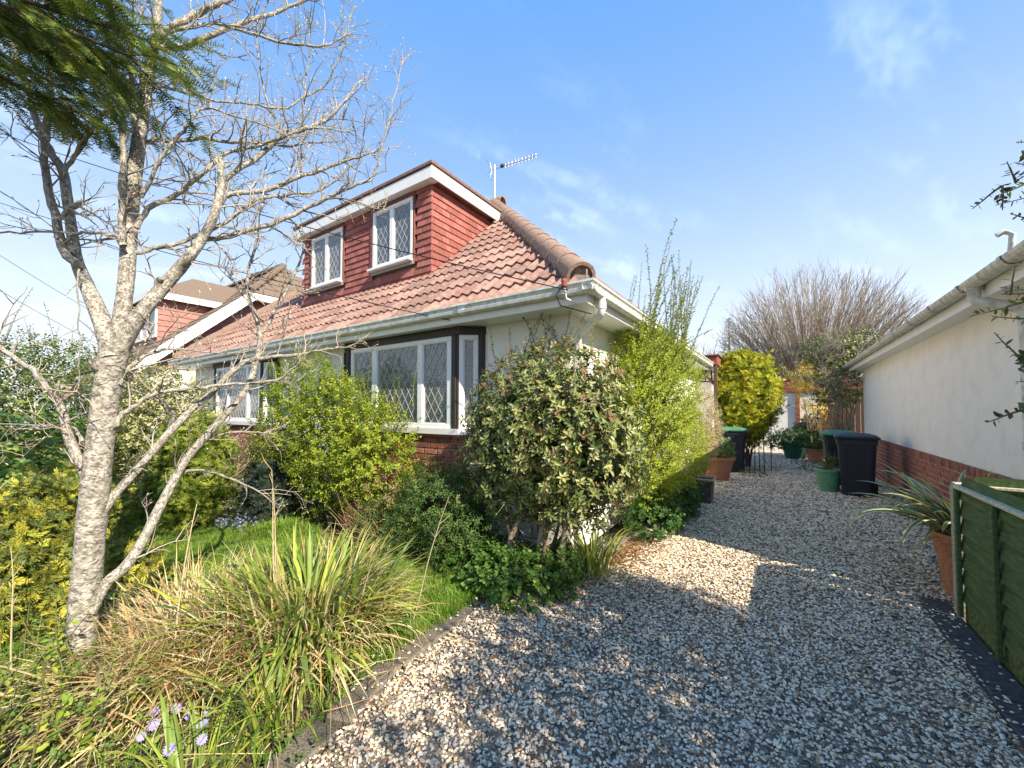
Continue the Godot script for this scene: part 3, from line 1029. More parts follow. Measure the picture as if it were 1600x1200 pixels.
	var Cc := Vector3(WX, EAVE - 0.05, BZ)
	var D := Vector3(EX, EAVE - 0.05, BZ)
	var k := (EZ - BZ) * 0.5
	var R1 := Vector3(EX - k, EAVE - 0.05 + PITCH * k, EZ - k)
	var R0 := Vector3(WX + k, EAVE - 0.05 + PITCH * k, EZ - k)
	b = MB.new()
	b.quad(B, A, R1, R0); b.tri(A, D, R1); b.quad(D, Cc, R0, R1); b.tri(Cc, B, R0); b.quad(A, B, Cc, D)
	part(b, "roof_deck", M.roof_felt, roof)
	var sl := sqrt(1.0 + PITCH * PITCH)
	var upf := Vector3(0, PITCH, -1).normalized()
	var nf := Vector3.RIGHT.cross(upf)
	var top := k * sl
	var dorm := (DZ - EZ) * -1.0 * sl      # slope distance to the dormer's front
	var width := EX - WX
	var flat_at := (5.28 - EAVE) / PITCH * sl
	var keep := func(u: float, s: float) -> float:
		var m := minf(minf(u, width - u) * sl, top)
		var x := u + WX
		if x > DX0 - 0.02 and x < DX1 + 0.02:
			if s < dorm: m = minf(m, dorm + 0.02)
			elif s < flat_at: return -1.0
		return m
	tile_slope(roof, Transform3D(Basis(Vector3.RIGHT, upf, nf), Vector3(WX, EAVE - 0.035, EZ + 0.03)), width, 17, keep, 300)
	var ups := Vector3(-1, PITCH, 0).normalized()
	var dep := EZ - BZ
	var keep2 := func(u: float, s: float) -> float: return minf(u, dep - u) * sl
	tile_slope(roof, Transform3D(Basis(Vector3.BACK * -1.0, ups, Vector3.FORWARD.cross(ups)), Vector3(EX + 0.03, EAVE - 0.035, EZ)), dep, 17, keep2, 0)
	var lift := Vector3(0, 0.025, 0)
	ridge_run(roof, A + Vector3(-0.1, 0.14, -0.1), R1 + lift + Vector3(0, 0.05, 0))
	ridge_run(roof, B + Vector3(0.06, 0.11, -0.06), R0 + lift + Vector3(0, 0.05, 0))
	ridge_run(roof, R1 + Vector3(0.25, 0.07, 0), R0 + lift + Vector3(0, 0.05, 0))
	b = MB.new()   # mortar plug in the open end of the lowest hip tile
	var pf := A + Vector3(-0.1, 0.14, -0.1)
	var pd := (R1 - pf).normalized()
	var px := pd.cross(Vector3.UP).normalized()
	var py := px.cross(pd)
	for q in 10:
		var a0 := -0.1 * PI + 1.2 * PI * q / 10
		var a1 := -0.1 * PI + 1.2 * PI * (q + 1) / 10
		b.tri(pf + pd * 0.03, pf + pd * 0.05 + (px * cos(a0) + py * sin(a0)) * 0.13, pf + pd * 0.05 + (px * cos(a1) + py * sin(a1)) * 0.13)
	part(b, "hip_end_plug", M.ridge, roof)
	b = MB.new()   # mortar and hip iron closing the end of the hip
	b.cbox(A + Vector3(-0.10, 0.10, -0.10), Vector3(0.16, 0.12, 0.05), 0.01, Basis(Vector3.UP, PI / 4))
	part(b, "hip_end_mortar", M.kerb, roof)
	b = MB.new()
	b.tube([A + Vector3(-0.1, 0.05, -0.1), A + Vector3(-0.02, 0.04, -0.02), A + Vector3(0.0, 0.10, 0.0), A + Vector3(0.0, 0.17, 0.0)], [0.008, 0.008, 0.008, 0.008], 6)
	part(b, "hip_iron", M.lead_grey, roof)
	dormer(h)

func hung_tile(w: float) -> ArrayMesh:
	var b := MB.new()
	b.cbox(Vector3.ZERO, Vector3(w, 0.135, 0.016), 0.003)
	return b.mesh()

func dormer(h: Node3D) -> void:
	var d := group_node("dormer", h)
	var y0 := 3.60
	var y1 := 5.13
	var wins := [[-6.06, -4.96], [-8.07, -6.93]]
	var wy0 := 3.97
	var wy1 := 5.06
	var b := MB.new()   # carcass with window openings
	var zb := -6.3
	for s in [[DX0, -8.07], [-6.93, -6.06], [-4.96, DX1]]: b.span(Vector3(s[0], y0 - 0.3, DZ - 0.12), Vector3(s[1], y1, DZ - 0.03))
	for w in wins:
		b.span(Vector3(w[0], y0 - 0.3, DZ - 0.12), Vector3(w[1], wy0, DZ - 0.031))
		b.span(Vector3(w[0], wy1, DZ - 0.12), Vector3(w[1], y1, DZ - 0.031))
	b.span(Vector3(DX1 - 0.12, y0 - 0.3, zb), Vector3(DX1 - 0.031, y1, DZ - 0.121))
	b.span(Vector3(DX0 + 0.031, y0 - 0.3, zb), Vector3(DX0 + 0.12, y1, DZ - 0.121))
	part(b, "carcass", M.roof_felt, d)
	b = MB.new()
	b.span(Vector3(DX0 + 0.13, 3.5, -6.6), Vector3(DX1 - 0.13, 3.55, DZ - 0.13))
	b.span(Vector3(DX0 + 0.13, 3.551, -6.7), Vector3(DX1 - 0.13, 5.1, -6.6))
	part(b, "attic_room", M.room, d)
	# flat roof, fascias, red edge
	b = MB.new()
	b.span(Vector3(DX0 - 0.12, 5.16, -6.5), Vector3(DX1 + 0.12, 5.33, DZ + 0.12))
	part(b, "flat_roof", M.roof_felt, d)
	b = MB.new()
	b.span(Vector3(DX0 - 0.15, 5.12, DZ + 0.121), Vector3(DX1 + 0.15, 5.31, DZ + 0.15), 0.003)
	b.span(Vector3(DX1 + 0.121, 5.1205, -6.5), Vector3(DX1 + 0.1495, 5.3095, DZ + 0.12), 0.003)
	b.span(Vector3(DX0 - 0.1495, 5.1205, -6.5), Vector3(DX0 - 0.121, 5.3095, DZ + 0.12), 0.003)
	part(b, "fascia", M.upvc, d)
	b = MB.new()
	b.span(Vector3(DX0 - 0.12, 5.125, DZ - 0.02), Vector3(DX1 + 0.12, 5.14, DZ + 0.12))
	part(b, "soffit", M.upvc, d)
	b = MB.new()
	b.span(Vector3(DX0 - 0.17, 5.331, DZ + 0.06), Vector3(DX1 + 0.17, 5.385, DZ + 0.17), 0.006)
	b.span(Vector3(DX1 + 0.06, 5.3315, -6.45), Vector3(DX1 + 0.1695, 5.3845, DZ + 0.059), 0.006)
	b.span(Vector3(DX0 - 0.1695, 5.3315, -6.45), Vector3(DX0 - 0.06, 5.3845, DZ + 0.059), 0.006)
	part(b, "roof_edging", M.roof_felt, d)
	# flashing along the foot
	b = MB.new()
	b.cbox(Vector3((DX0 + DX1) * 0.5, y0 - 0.005, DZ + 0.045), Vector3(DX1 - DX0 + 0.1, 0.012, 0.13), 0.0, Basis(Vector3.RIGHT, 0.55))
	part(b, "flashing", M.lead, d)
	# hung tiles, course by course
	var full := hung_tile(0.163)
	var halfm := hung_tile(0.08)
	var tiltb := Basis(Vector3.RIGHT, -0.15)
	var c := 0
	var y := y0 + 0.06
	while y < y1 + 0.04:
		var x := DX1 + 0.012 - (0.0 if c % 2 == 0 else 0.0825)
		if c % 2 == 1: _hang(d, halfm, Transform3D(tiltb, Vector3(DX1 - 0.028, y, DZ + rf(-0.002, 0.002))), wins, wy0, wy1)
		while x - 0.165 > DX0 - 0.1:
			_hang(d, full, Transform3D(tiltb * Basis(Vector3.BACK, rf(-0.008, 0.008)), Vector3(x - 0.0825, y, DZ + rf(-0.002, 0.002))), wins, wy0, wy1)
			x -= 0.165
		# cheek
		var z := DZ + 0.0 - (0.0825 if c % 2 == 0 else 0.0)
		while true:
			z -= 0.165
			var zc := z + 0.0825
			var roof_y := EAVE + PITCH * (-3.40 - zc)
			if roof_y > y + 0.09 or zc < -6.35: break
			piece(full, "hanging_tile", M["hung%d" % (rng.randi() % 4)], d, Transform3D(Basis(Vector3.UP, PI / 2) * tiltb * Basis(Vector3.BACK, rf(-0.008, 0.008)), Vector3(DX1 + rf(-0.002, 0.002), y, zc)))
		if c % 2 == 0: piece(halfm, "hanging_tile", M.hung1, d, Transform3D(Basis(Vector3.UP, PI / 2) * tiltb, Vector3(DX1, y, DZ - 0.042)))
		y += 0.112
		c += 1
	# windows
	for w in wins:
		var win := group_node("dormer_window", h)
		var mid: float = (w[0] + w[1]) * 0.5
		glazing(win, Transform3D(Basis.IDENTITY, Vector3(0, 0, DZ + 0.035)), w[0] + 0.04, w[1] - 0.02, wy0 + 0.03, wy1 - 0.02, [[w[0] + 0.1, mid - 0.045], [mid + 0.045, w[1] - 0.075]], 0.07, 0.06)
		b = MB.new()
		b.cbox(Vector3(mid, wy0 - 0.0, DZ + 0.075), Vector3(w[1] - w[0], 0.045, 0.10), 0.008)
		part(b, "sill", M.upvc, win)
		b = MB.new()
		b.cbox(Vector3(mid, wy0 - 0.05, DZ + 0.03), Vector3(w[1] - w[0] + 0.02, 0.05, 0.03), 0.004)
		part(b, "sill_flashing", M.lead_grey, win)
		b = MB.new()
		b.span(Vector3(w[0] - 0.035, wy0 - 0.07, DZ - 0.02), Vector3(w[0] + 0.018, wy1 + 0.05, DZ + 0.03), 0.003)
		b.span(Vector3(w[1] - 0.018, wy0 - 0.07, DZ - 0.02), Vector3(w[1] + 0.02, wy1 + 0.05, DZ + 0.03), 0.003)
		b.span(Vector3(w[0] + 0.019, wy1 - 0.018, DZ - 0.02), Vector3(w[1] - 0.019, wy1 + 0.05, DZ + 0.029), 0.003)
		part(b, "surround", M.red_trim, win)
	b = MB.new()
	b.span(Vector3(DX0 - 0.01, y0 - 0.0, DZ - 0.02), Vector3(DX1 + 0.01, y0 + 0.03, DZ + 0.02), 0.003)
	part(b, "tilting_fillet", M.red_trim, d)

func _hang(d: Node3D, m: Mesh, at: Transform3D, wins: Array, wy0: float, wy1: float) -> void:
	for w in wins:
		if at.origin.x > w[0] - 0.05 and at.origin.x < w[1] + 0.05 and at.origin.y > wy0 - 0.09 and at.origin.y < wy1 + 0.06: return
	piece(m, "hanging_tile", M["hung%d" % (rng.randi() % 4)], d, at)

# ---------------------------------------------------------------- the house next door on the left
func neighbour_house() -> void:
	var h := thing("neighbouring_house", "brown-tiled house with pink cladding and white bargeboards beyond the bungalow's left end", "house", Vector3(-18.0, 0, -7.3))
	var gx := -13.7
	var fz := -3.3
	var rz := -7.3
	var ez := -2.95
	var bz := rz * 2 - ez
	var ey := 2.72
	var p := 0.93
	var hy := 5.12                       # height at which the gable is clipped to a hip
	var hz := rz + (ez - rz) * (1.0 - (hy - ey) / (p * (ez - rz))) 
	var ry := ey + p * (ez - rz)
	var b := MB.new()
	b.span(Vector3(-23.0, 0, bz + 0.4), Vector3(gx - 0.02, 2.7, fz))
	part(b, "wall", M.render_white, h)
	# clad gable: lapped boards
	var gable := group_node("gable", h)
	b = MB.new()
	b.poly([Vector3(gx - 0.04, 2.6, ez - 0.1), Vector3(gx - 0.04, 2.6, bz + 0.1), Vector3(gx - 0.04, hy, rz * 2 - hz), Vector3(gx - 0.04, hy, hz)])
	part(b, "backing", M.nb_clad, gable)
	var y := 2.62
	while y < hy:
		var z0 := ez - (y + 0.16 - ey) / p - 0.05
		if y + 0.16 < ey: z0 = ez - 0.1
		b = MB.new()
		b.cbox(Vector3(gx, y + 0.09, rz), Vector3(0.03, 0.19, (z0 - rz) * 2.0), 0.003, Basis(Vector3.BACK, 0.13))
		part(b, "cladding_board", M.nb_clad, gable)
		y += 0.165
	# roof slabs
	var roof := group_node("roof", h)
	var ox := gx + 0.32
	var xi := ox - (ry - hy) / p
	b = MB.new()
	var e0 := Vector3(ox, ey, ez)
	var e1 := Vector3(-23.4, ey, ez)
	var h0 := Vector3(ox, hy, hz)
	var h1 := Vector3(ox, hy, rz * 2 - hz)
	var r0 := Vector3(xi, ry, rz)
	var r1 := Vector3(-23.4, ry, rz)
	var f0 := Vector3(ox, ey, bz)
	var f1 := Vector3(-23.4, ey, bz)
	for dy in [0.0, -0.1]:
		var d := Vector3(0, dy, 0)
		b.poly([e1 + d, e0 + d, h0 + d, r0 + d, r1 + d])
		b.tri(h0 + d, h1 + d, r0 + d)
		b.poly([f0 + d, f1 + d, r1 + d, r0 + d, h1 + d])
	part(b, "tiled_slopes", M.nb_tile, roof)
	for q in [[e1, e0, h0, r0, r1, 0]]:   # tile courses as thin lapped strips on the front slope
		for k in 17:
			var f := k / 17.0
			var yy := ey + (ry - ey) * f
			var zz := ez + (rz - ez) * f
			var right := ox if yy < hy else lerpf(ox, xi, (yy - hy) / (ry - hy))
			b = MB.new()
			b.cbox(Vector3((right - 23.4) * 0.5, yy + 0.13, zz - 0.135), Vector3(right + 23.4 - 0.01, 0.02, 0.385), 0.0, Basis(Vector3.RIGHT, atan(p) - 0.045))
			part(b, "tile_course", M.nb_tile, roof)
	for k in 6:
		var f := k / 6.0
		var yy := hy + (ry - hy) * f
		var hw := (hz - rz) * (1.0 - f)
		b = MB.new()
		b.cbox(Vector3(lerpf(ox, xi, f) - 0.115, yy + 0.11, rz), Vector3(0.36, 0.02, maxf(hw * 2.0 - 0.15, 0.1)), 0.0, Basis(Vector3.BACK, -atan(p) + 0.045))
		part(b, "tile_course", M.nb_tile, roof)
	ridge_run(roof, h0 + Vector3(-0.05, 0.05, 0), r0 + Vector3(0, 0.05, 0), 0.1, M.nb_tile)
	ridge_run(roof, r0 + Vector3(0, 0.05, 0), r1 + Vector3(0, 0.05, 0), 0.1, M.nb_tile)
	# white bargeboard and eaves boards
	b = MB.new()
	var al := (h0 - e0)
	b.cbox((e0 + h0) * 0.5 + Vector3(0.015, -0.16, 0), Vector3(0.03, 0.27, al.length() + 0.1), 0.003, Basis(Vector3.RIGHT, atan2(al.y, -al.z)))
	part(b, "bargeboard", M.upvc, h)
	b = MB.new()
	b.span(Vector3(ox + 0.001, hy - 0.24, rz * 2 - hz - 0.1), Vector3(ox + 0.03, hy - 0.03, hz + 0.1), 0.003)
	part(b, "hip_fascia", M.upvc, h)
	b = MB.new()
	b.span(Vector3(gx - 0.03, hy - 0.2, rz * 2 - hz), Vector3(ox, hy - 0.17, hz))
	part(b, "hip_soffit", M.upvc, h)
	b = MB.new()
	b.span(Vector3(-23.4, ey - 0.22, ez - 0.03), Vector3(ox + 0.02, ey - 0.11, ez + 0.08), 0.01)
	part(b, "gutter", M.gutter_white, h)
	# front dormer
	var d := group_node("dormer", h)
	var x0 := -17.6
	var x1 := -15.0
	var dz := -3.75
	var dt := 4.85
	b = MB.new()
	b.span(Vector3(x0, 3.1, -6.2), Vector3(x1 - 0.03, dt, dz - 0.03))
	part(b, "carcass", M.nb_clad, d)
	y = 3.3
	while y < dt - 0.1:
		b = MB.new()
		b.cbox(Vector3(x1, y + 0.09, (dz - 6.2) * 0.5), Vector3(0.03, 0.185, 6.2 + dz), 0.002, Basis(Vector3.BACK, 0.13))
		part(b, "cladding_board", M.nb_clad, d)
		y += 0.165
	b = MB.new()
	var mx := (x0 + x1) * 0.5
	var t := dt + 1.05
	var q0 := Vector3(x0 - 0.25, dt, dz + 0.25)
	var q1 := Vector3(x1 + 0.25, dt, dz + 0.25)
	var pk := Vector3(mx, t, dz - 1.2)
	b.tri(q0, q1, pk)
	b.quad(q1, Vector3(x1 + 0.25, dt, -6.4), Vector3(mx, t, -6.4), pk)
	b.quad(Vector3(x0 - 0.25, dt, -6.4), q0, pk, Vector3(mx, t, -6.4))
	b.quad(q0, Vector3(x0 - 0.25, dt, -6.4), Vector3(x1 + 0.25, dt, -6.4), q1)
	part(b, "hipped_roof", M.nb_tile, d)
	b = MB.new()
	b.span(Vector3(x1 + 0.251, dt - 0.14, -6.0), Vector3(x1 + 0.28, dt + 0.05, dz + 0.27), 0.003)
	b.span(Vector3(x0 - 0.25, dt - 0.14, dz + 0.251), Vector3(x1 + 0.25, dt + 0.05, dz + 0.28), 0.003)
	part(b, "fascia", M.upvc, d)
	var win := group_node("dormer_window", h)
	glazing(win, Transform3D(Basis.IDENTITY, Vector3(0, 0, dz + 0.03)), x0 + 0.3, x1 - 0.06, 3.62, 4.72, [[x0 + 0.4, x0 + 1.05], [x0 + 1.15, x1 - 0.9], [x1 - 0.8, x1 - 0.16]])

# ---------------------------------------------------------------- the white side building on the right
func side_building() -> void:
	var g := thing("side_building", "long white rendered outbuilding with brick plinth and grey gutter, right of the drive", "building", Vector3(3.7, 0, -8.7))
	var wx := 1.75
	var z0 := -4.25
	var z1 := -13.2
	var b := MB.new()
	b.span(Vector3(wx, 0.0, z1), Vector3(5.8, 2.5, z0))
	part(b, "wall", M.render_white, g)
	var plinth := group_node("plinth", g)
	b = MB.new()
	b.span(Vector3(wx - 0.022, 0.0, z1 + 0.01), Vector3(wx - 0.001, 0.84, z0 - 0.01))
	part(b, "mortar_bed", M.mortar, plinth)
	var counted := [0]
	var rest := MB.new()
	# courses laid from the near end
	var near_first := Transform3D(Basis(Vector3.BACK * -1.0, Vector3.UP, Vector3.LEFT), Vector3(wx - 0.026, 0, z0))
	brick_field(plinth, near_first, z0 - z1, 0.015, 10, "brick", 300, counted, rest)
	if rest.v.size(): kind(part(rest, "far_bricks", M.brick0, plinth), "stuff")
	var cm := MB.new()
	cm.cbox(Vector3.ZERO, Vector3(0.065, 0.105, 0.06), 0.005)
	var cmesh := cm.mesh()
	var z := z0 - 0.035
	while z > z1:
		piece(cmesh, "coping_brick", M["brick%d" % (rng.randi() % 5)], plinth, Transform3D(Basis.from_euler(Vector3(rf(-0.02, 0.02), -PI / 2 + rf(-0.02, 0.02), 0)), Vector3(wx - 0.01 + rf(-0.003, 0.003), 0.822 + rf(-0.002, 0.002), z)))
		z -= 0.075
	# roof
	var roof := group_node("roof", g)
	b = MB.new()
	var rx := 3.775
	var ex := 1.5
	var ey := 2.66
	var p := 0.62
	var ry := ey + p * (rx - ex)
	var zz0 := -4.05
	var zz1 := z1 - 0.2
	for dy in [0.0, -0.09]:
		b.quad(Vector3(ex, ey + dy, zz1), Vector3(ex, ey + dy, zz0), Vector3(rx, ry + dy, zz0), Vector3(rx, ry + dy, zz1))
		b.quad(Vector3(rx, ry + dy, zz1), Vector3(rx, ry + dy, zz0), Vector3(6.05, ey + dy, zz0), Vector3(6.05, ey + dy, zz1))
	part(b, "deck", M.nb_tile, roof)
	for k in 8:
		b = MB.new()
		var f := k / 8.0
		b.cbox(Vector3(lerpf(ex, rx, f) + 0.13, lerpf(ey, ry, f) + 0.10, (zz0 + zz1) * 0.5), Vector3(0.38, 0.02, zz0 - zz1), 0.004, Basis(Vector3.BACK, atan(p) - 0.06))
		part(b, "tile_course", M.nb_tile, roof)
	b = MB.new()   # gables
	for q in [z0 - 0.001, z1 + 0.001]:
		b.poly([Vector3(wx, 2.499, q), Vector3(5.8, 2.499, q), Vector3(rx, ry - 0.12, q)])
	part(b, "gable", M.render_white, g)
	b = MB.new()
	b.span(Vector3(ex + 0.02, 2.50, zz1), Vector3(wx - 0.001, 2.515, zz0), 0.0)
	part(b, "soffit", M.upvc, g)
	b = MB.new()
	b.span(Vector3(ex - 0.004, 2.47, zz1), Vector3(ex + 0.019, 2.63, zz0), 0.003)
	part(b, "fascia", M.upvc, g)
	# half-round gutter with unions and brackets
	var gut := group_node("gutter", g)
	b = MB.new()
	var prof := []
	for k in 9:
		var a := PI + PI * k / 8
		prof.append(Vector2(-0.068 + 0.066 * cos(a), 0.066 * sin(a)))
	for k in 9:
		var a := TAU - PI * k / 8
		prof.append(Vector2(-0.068 + 0.061 * cos(a), 0.061 * sin(a)))
	b.sweep(prof, Vector3(ex - 0.004, 2.625, zz1), Vector3(ex - 0.004, 2.625, zz0 + 0.02), Vector3.RIGHT)
	part(b, "trough", M.gutter_old, gut)
	z = -4.4
	while z > zz1:
		b = MB.new()
		var pr := []
		for k in 9:
			var a := PI + PI * k / 8
			pr.append(Vector2(-0.068 + 0.076 * cos(a), 0.076 * sin(a)))
		for k in 9:
			var a := TAU - PI * k / 8
			pr.append(Vector2(-0.068 + 0.0635 * cos(a), 0.0635 * sin(a) + 0.003))
		var hw := 0.05 if int(absf(z) * 10) % 3 == 0 else 0.025
		b.sweep(pr, Vector3(ex - 0.004, 2.625, z - hw), Vector3(ex - 0.004, 2.625, z + hw), Vector3.RIGHT)
		part(b, "bracket", M.gutter_old, gut)
		z -= 0.86
	var dp := group_node("downpipe", g)
	b = MB.new()
	var gz := -5.14
	b.tube([Vector3(1.436, 2.60, gz), Vector3(1.436, 2.49, gz), Vector3(1.445, 2.45, gz + 0.005), Vector3(1.64, 2.36, gz + 0.06), Vector3(1.69, 2.325, gz + 0.07), Vector3(1.70, 2.25, gz + 0.07), Vector3(1.70, 0.05, gz + 0.07)], [0.043, 0.043, 0.043, 0.043, 0.043, 0.043, 0.043], 14, true)
	part(b, "pipe", M.gutter_old, dp)
	for q in [[Vector3(1.436, 2.585, gz), 0.058], [Vector3(1.70, 2.25, gz + 0.07), 0.05], [Vector3(1.70, 1.2, gz + 0.07), 0.05]]:
		b = MB.new()
		b.tube([q[0] + Vector3(0, 0.035, 0), q[0] - Vector3(0, 0.04, 0)], [q[1], q[1] * 0.95], 14, true)
		part(b, "pipe_socket", M.gutter_old, dp)
	b = MB.new()
	b.tube([Vector3(1.48, 2.60, -4.62), Vector3(1.50, 2.84, -4.62), Vector3(1.46, 2.87, -4.62), Vector3(1.42, 2.85, -4.62)], [0.02, 0.02, 0.02, 0.02], 8)
	part(b, "overflow_pipe", M.gutter_old, g)

# ---------------------------------------------------------------- what closes the drive at the back
func back_of_drive() -> void:
	var w := thing("garden_wall", "white painted back wall with red-brown boards along its top, end of the drive", "wall", Vector3(0.4, 0, -17.1))
	var b := MB.new()
	b.span(Vector3(-3.0, 0.0, -17.25), Vector3(2.6, 2.1, -17.0), 0.01)
	part(b, "wall_face", M.render_white, w)
	for k in 3:
		b = MB.new()
		b.span(Vector3(-3.05, 2.101 + k * 0.125, -17.3 - k * 0.004), Vector3(2.65, 2.222 + k * 0.125, -16.94 - k * 0.006), 0.008)
		part(b, "capping_board", M.red_board, w)
	for x in [0.52, 1.7]:
		b = MB.new()
		b.span(Vector3(x - 0.06, 0.0, -16.998), Vector3(x + 0.06, 2.1, -16.93), 0.008)
		part(b, "pilaster", M.red_board, w)
	var rc := thing("garden_shed_roof", "low shed with red felt roof behind the white back wall", "shed", Vector3(0.5, 0, -19.2))
	b = MB.new()
	b.span(Vector3(-2.4, 0, -20.4), Vector3(2.2, 2.3, -18.0))
	part(b, "walls", M.old_wood, rc)
	b = MB.new()
	b.cbox(Vector3(-0.1, 2.46, -19.2), Vector3(5.0, 0.12, 2.9), 0.02, Basis(Vector3.RIGHT, 0.06))
	part(b, "roof", M.red_board, rc)
	# brown board fence between the wall and the white building
	var f := thing("board_fence", "weathered dark brown upright board fence beside the white building's far end", "fence", Vector3(1.5, 0, -15.0))
	var x := 0.92
	while x < 1.98:
		b = MB.new()
		var hh := 2.05 + rf(-0.015, 0.015)
		b.span(Vector3(x, 0.02, -15.02 + rf(-0.004, 0.004)), Vector3(x + 0.118, hh, -15.0), 0.004)
		part(b, "board", M.old_wood, f)
		x += 0.125
	for y in [0.35, 1.7]:
		b = MB.new()
		b.span(Vector3(0.9, y, -15.09), Vector3(2.0, y + 0.08, -15.025), 0.005)
		part(b, "rail", M.old_wood, f)
	# side porch on the bungalow
	var p := thing("side_porch", "small timber porch with dark red fascia on the bungalow's side wall", "porch", Vector3(-1.55, 0, -11.8))
	b = MB.new()
	b.span(Vector3(-1.795, 0.0, -12.6), Vector3(-1.32, 2.2, -11.16))
	b.span(Vector3(-1.795, 2.5, -12.6), Vector3(-1.32, 2.6, -11.16))
	b.span(Vector3(-1.795, 2.2005, -12.6), Vector3(-1.32, 2.4995, -11.3))
	part(b, "wall", M.render_white, p)
	b = MB.new()
	b.span(Vector3(-1.9, 2.62, -12.7), Vector3(-1.26, 2.84, -11.0), 0.01)
	part(b, "fascia", M.red_board, p)
	b = MB.new()
	b.span(Vector3(-1.95, 2.842, -12.75), Vector3(-1.22, 2.88, -10.95), 0.01)
	part(b, "roof_edge", M.roof_felt, p)
	b = MB.new()
	for q in [[Vector3(-1.36, 0.0, -11.12), Vector3(-1.28, 2.615, -11.04)]]: b.span(q[0], q[1], 0.006)
	b.tube([Vector3(-1.32, 2.1, -11.08), Vector3(-1.72, 2.58, -11.08)], [0.035, 0.035], 4)
	part(b, "timber_brace", M.old_wood, p)
	b = MB.new()
	for q in [-1.70, -1.56, -1.42]: b.span(Vector3(q - 0.015, 2.2, -11.17), Vector3(q + 0.015, 2.5, -11.13))
	b.span(Vector3(-1.72, 2.2, -11.168), Vector3(-1.40, 2.23, -11.132)); b.span(Vector3(-1.72, 2.47, -11.168), Vector3(-1.40, 2.5, -11.132))
	part(b, "window_frame", M.dark_timber, p)
	b = MB.new()
	b.span(Vector3(-1.72, 2.22, -11.2), Vector3(-1.40, 2.48, -11.195))
	part(b, "pane", M.glass, p)

# ---------------------------------------------------------------- fence on the right
func lap_panel(called: String, label: String, a: Vector3, e: Vector3, h: float, inner := Vector3.LEFT) -> void:
	var f := thing(called, label, "fence", (a + e) * 0.5, "green lap fence panels")
	var d := e - a
	var l := d.length()
	var dir := d / l
	var nrm := dir.cross(Vector3.UP)
	if nrm.dot(inner) < 0: nrm = -nrm
	var bs := Basis(dir, Vector3.UP, dir.cross(Vector3.UP))
	var y := 0.16
	var row := 0
	while y < h - 0.08:
		var b := MB.new()
		var bh := 0.155 + rf(-0.006, 0.006)
		# boards with a wavy lower edge, lapped like weatherboard
		var segs := 10
		for k in segs:
			var t0 := float(k) / segs
			var t1 := float(k + 1) / segs
			var w0 := 0.008 * wob.get_noise_2d(t0 * 3.0 * l, row * 7.0)
			var w1 := 0.008 * wob.get_noise_2d(t1 * 3.0 * l, row * 7.0)
			var p0 := a + d * t0
			var p1 := a + d * t1
			var lo := nrm * 0.038
			var hi := nrm * 0.008
			b.quad(p0 + lo + Vector3.UP * (y + w0), p1 + lo + Vector3.UP * (y + w1), p1 + hi + Vector3.UP * (y + bh), p0 + hi + Vector3.UP * (y + bh))
			b.quad(p0 + lo * 0.35 + Vector3.UP * (y + w0), p1 + lo * 0.35 + Vector3.UP * (y + w1), p1 + lo + Vector3.UP * (y + w1), p0 + lo + Vector3.UP * (y + w0))
			b.quad(p1 + lo * 0.3 + Vector3.UP * (y + w1), p0 + lo * 0.3 + Vector3.UP * (y + w0), p0 + Vector3.UP * (y + bh), p1 + Vector3.UP * (y + bh))
		part(b, "lap_board", M.fence_green, f)
		y += 0.118
		row += 1
	var gb := MB.new()
	gb.cbox(a + d * 0.5 + nrm * 0.006 + Vector3.UP * 0.085, Vector3(l, 0.165, 0.03), 0.005, bs)
	part(gb, "gravel_board", M.fence_moss, f)
	var n := int(round(l / 0.62))
	for k in n + 1:
		var b := MB.new()
		var t := clampf(float(k) / n, 0.012, 0.988)
		b.cbox(a + d * t + nrm * 0.05 + Vector3.UP * (h * 0.5 + 0.02), Vector3(0.04, h - 0.06, 0.024), 0.004, bs)
		part(b, "batten", M.fence_green, f)
	var cap := MB.new()
	cap.cbox(a + d * 0.5 + nrm * 0.02 + Vector3.UP * h, Vector3(l + 0.02, 0.022, 0.075), 0.004, bs)
	part(cap, "top_rail", M.fence_cap, f)

func fence() -> void:
	lap_panel("green_fence", "dark green lapped fence panel running along the gravel drive behind the concrete post", Vector3(1.075, 0, -4.13), Vector3(1.075, 0, -2.3), 0.95)
	lap_panel("green_fence", "dark green lapped fence panel nearest the camera at the lower right edge", Vector3(1.075, 0, -2.18), Vector3(1.075, 0, -0.35), 0.95)
	lap_panel("green_fence", "short green fence return joining the concrete post to the white building", Vector3(1.14, 0, -4.2), Vector3(1.70, 0, -4.2), 0.95, Vector3.FORWARD)
	for q in [[-4.2, "weathered concrete fence post at the corner of the green fence"], [-2.24, "concrete fence post between the two drive-side fence panels"]]:
		var p := thing("fence_post", q[1], "post", Vector3(1.075, 0, q[0]), "concrete fence posts")
		var b := MB.new()
		b.cbox(Vector3(1.075, 0.465, q[0]), Vector3(0.10, 0.99, 0.095), 0.012)
		part(b, "shaft", M.concrete, p)
		b = MB.new()
		b.cbox(Vector3(1.075, 0.965, q[0]), Vector3(0.085, 0.012, 0.08), 0.004)
		part(b, "weathered_top", M.fence_cap, p)

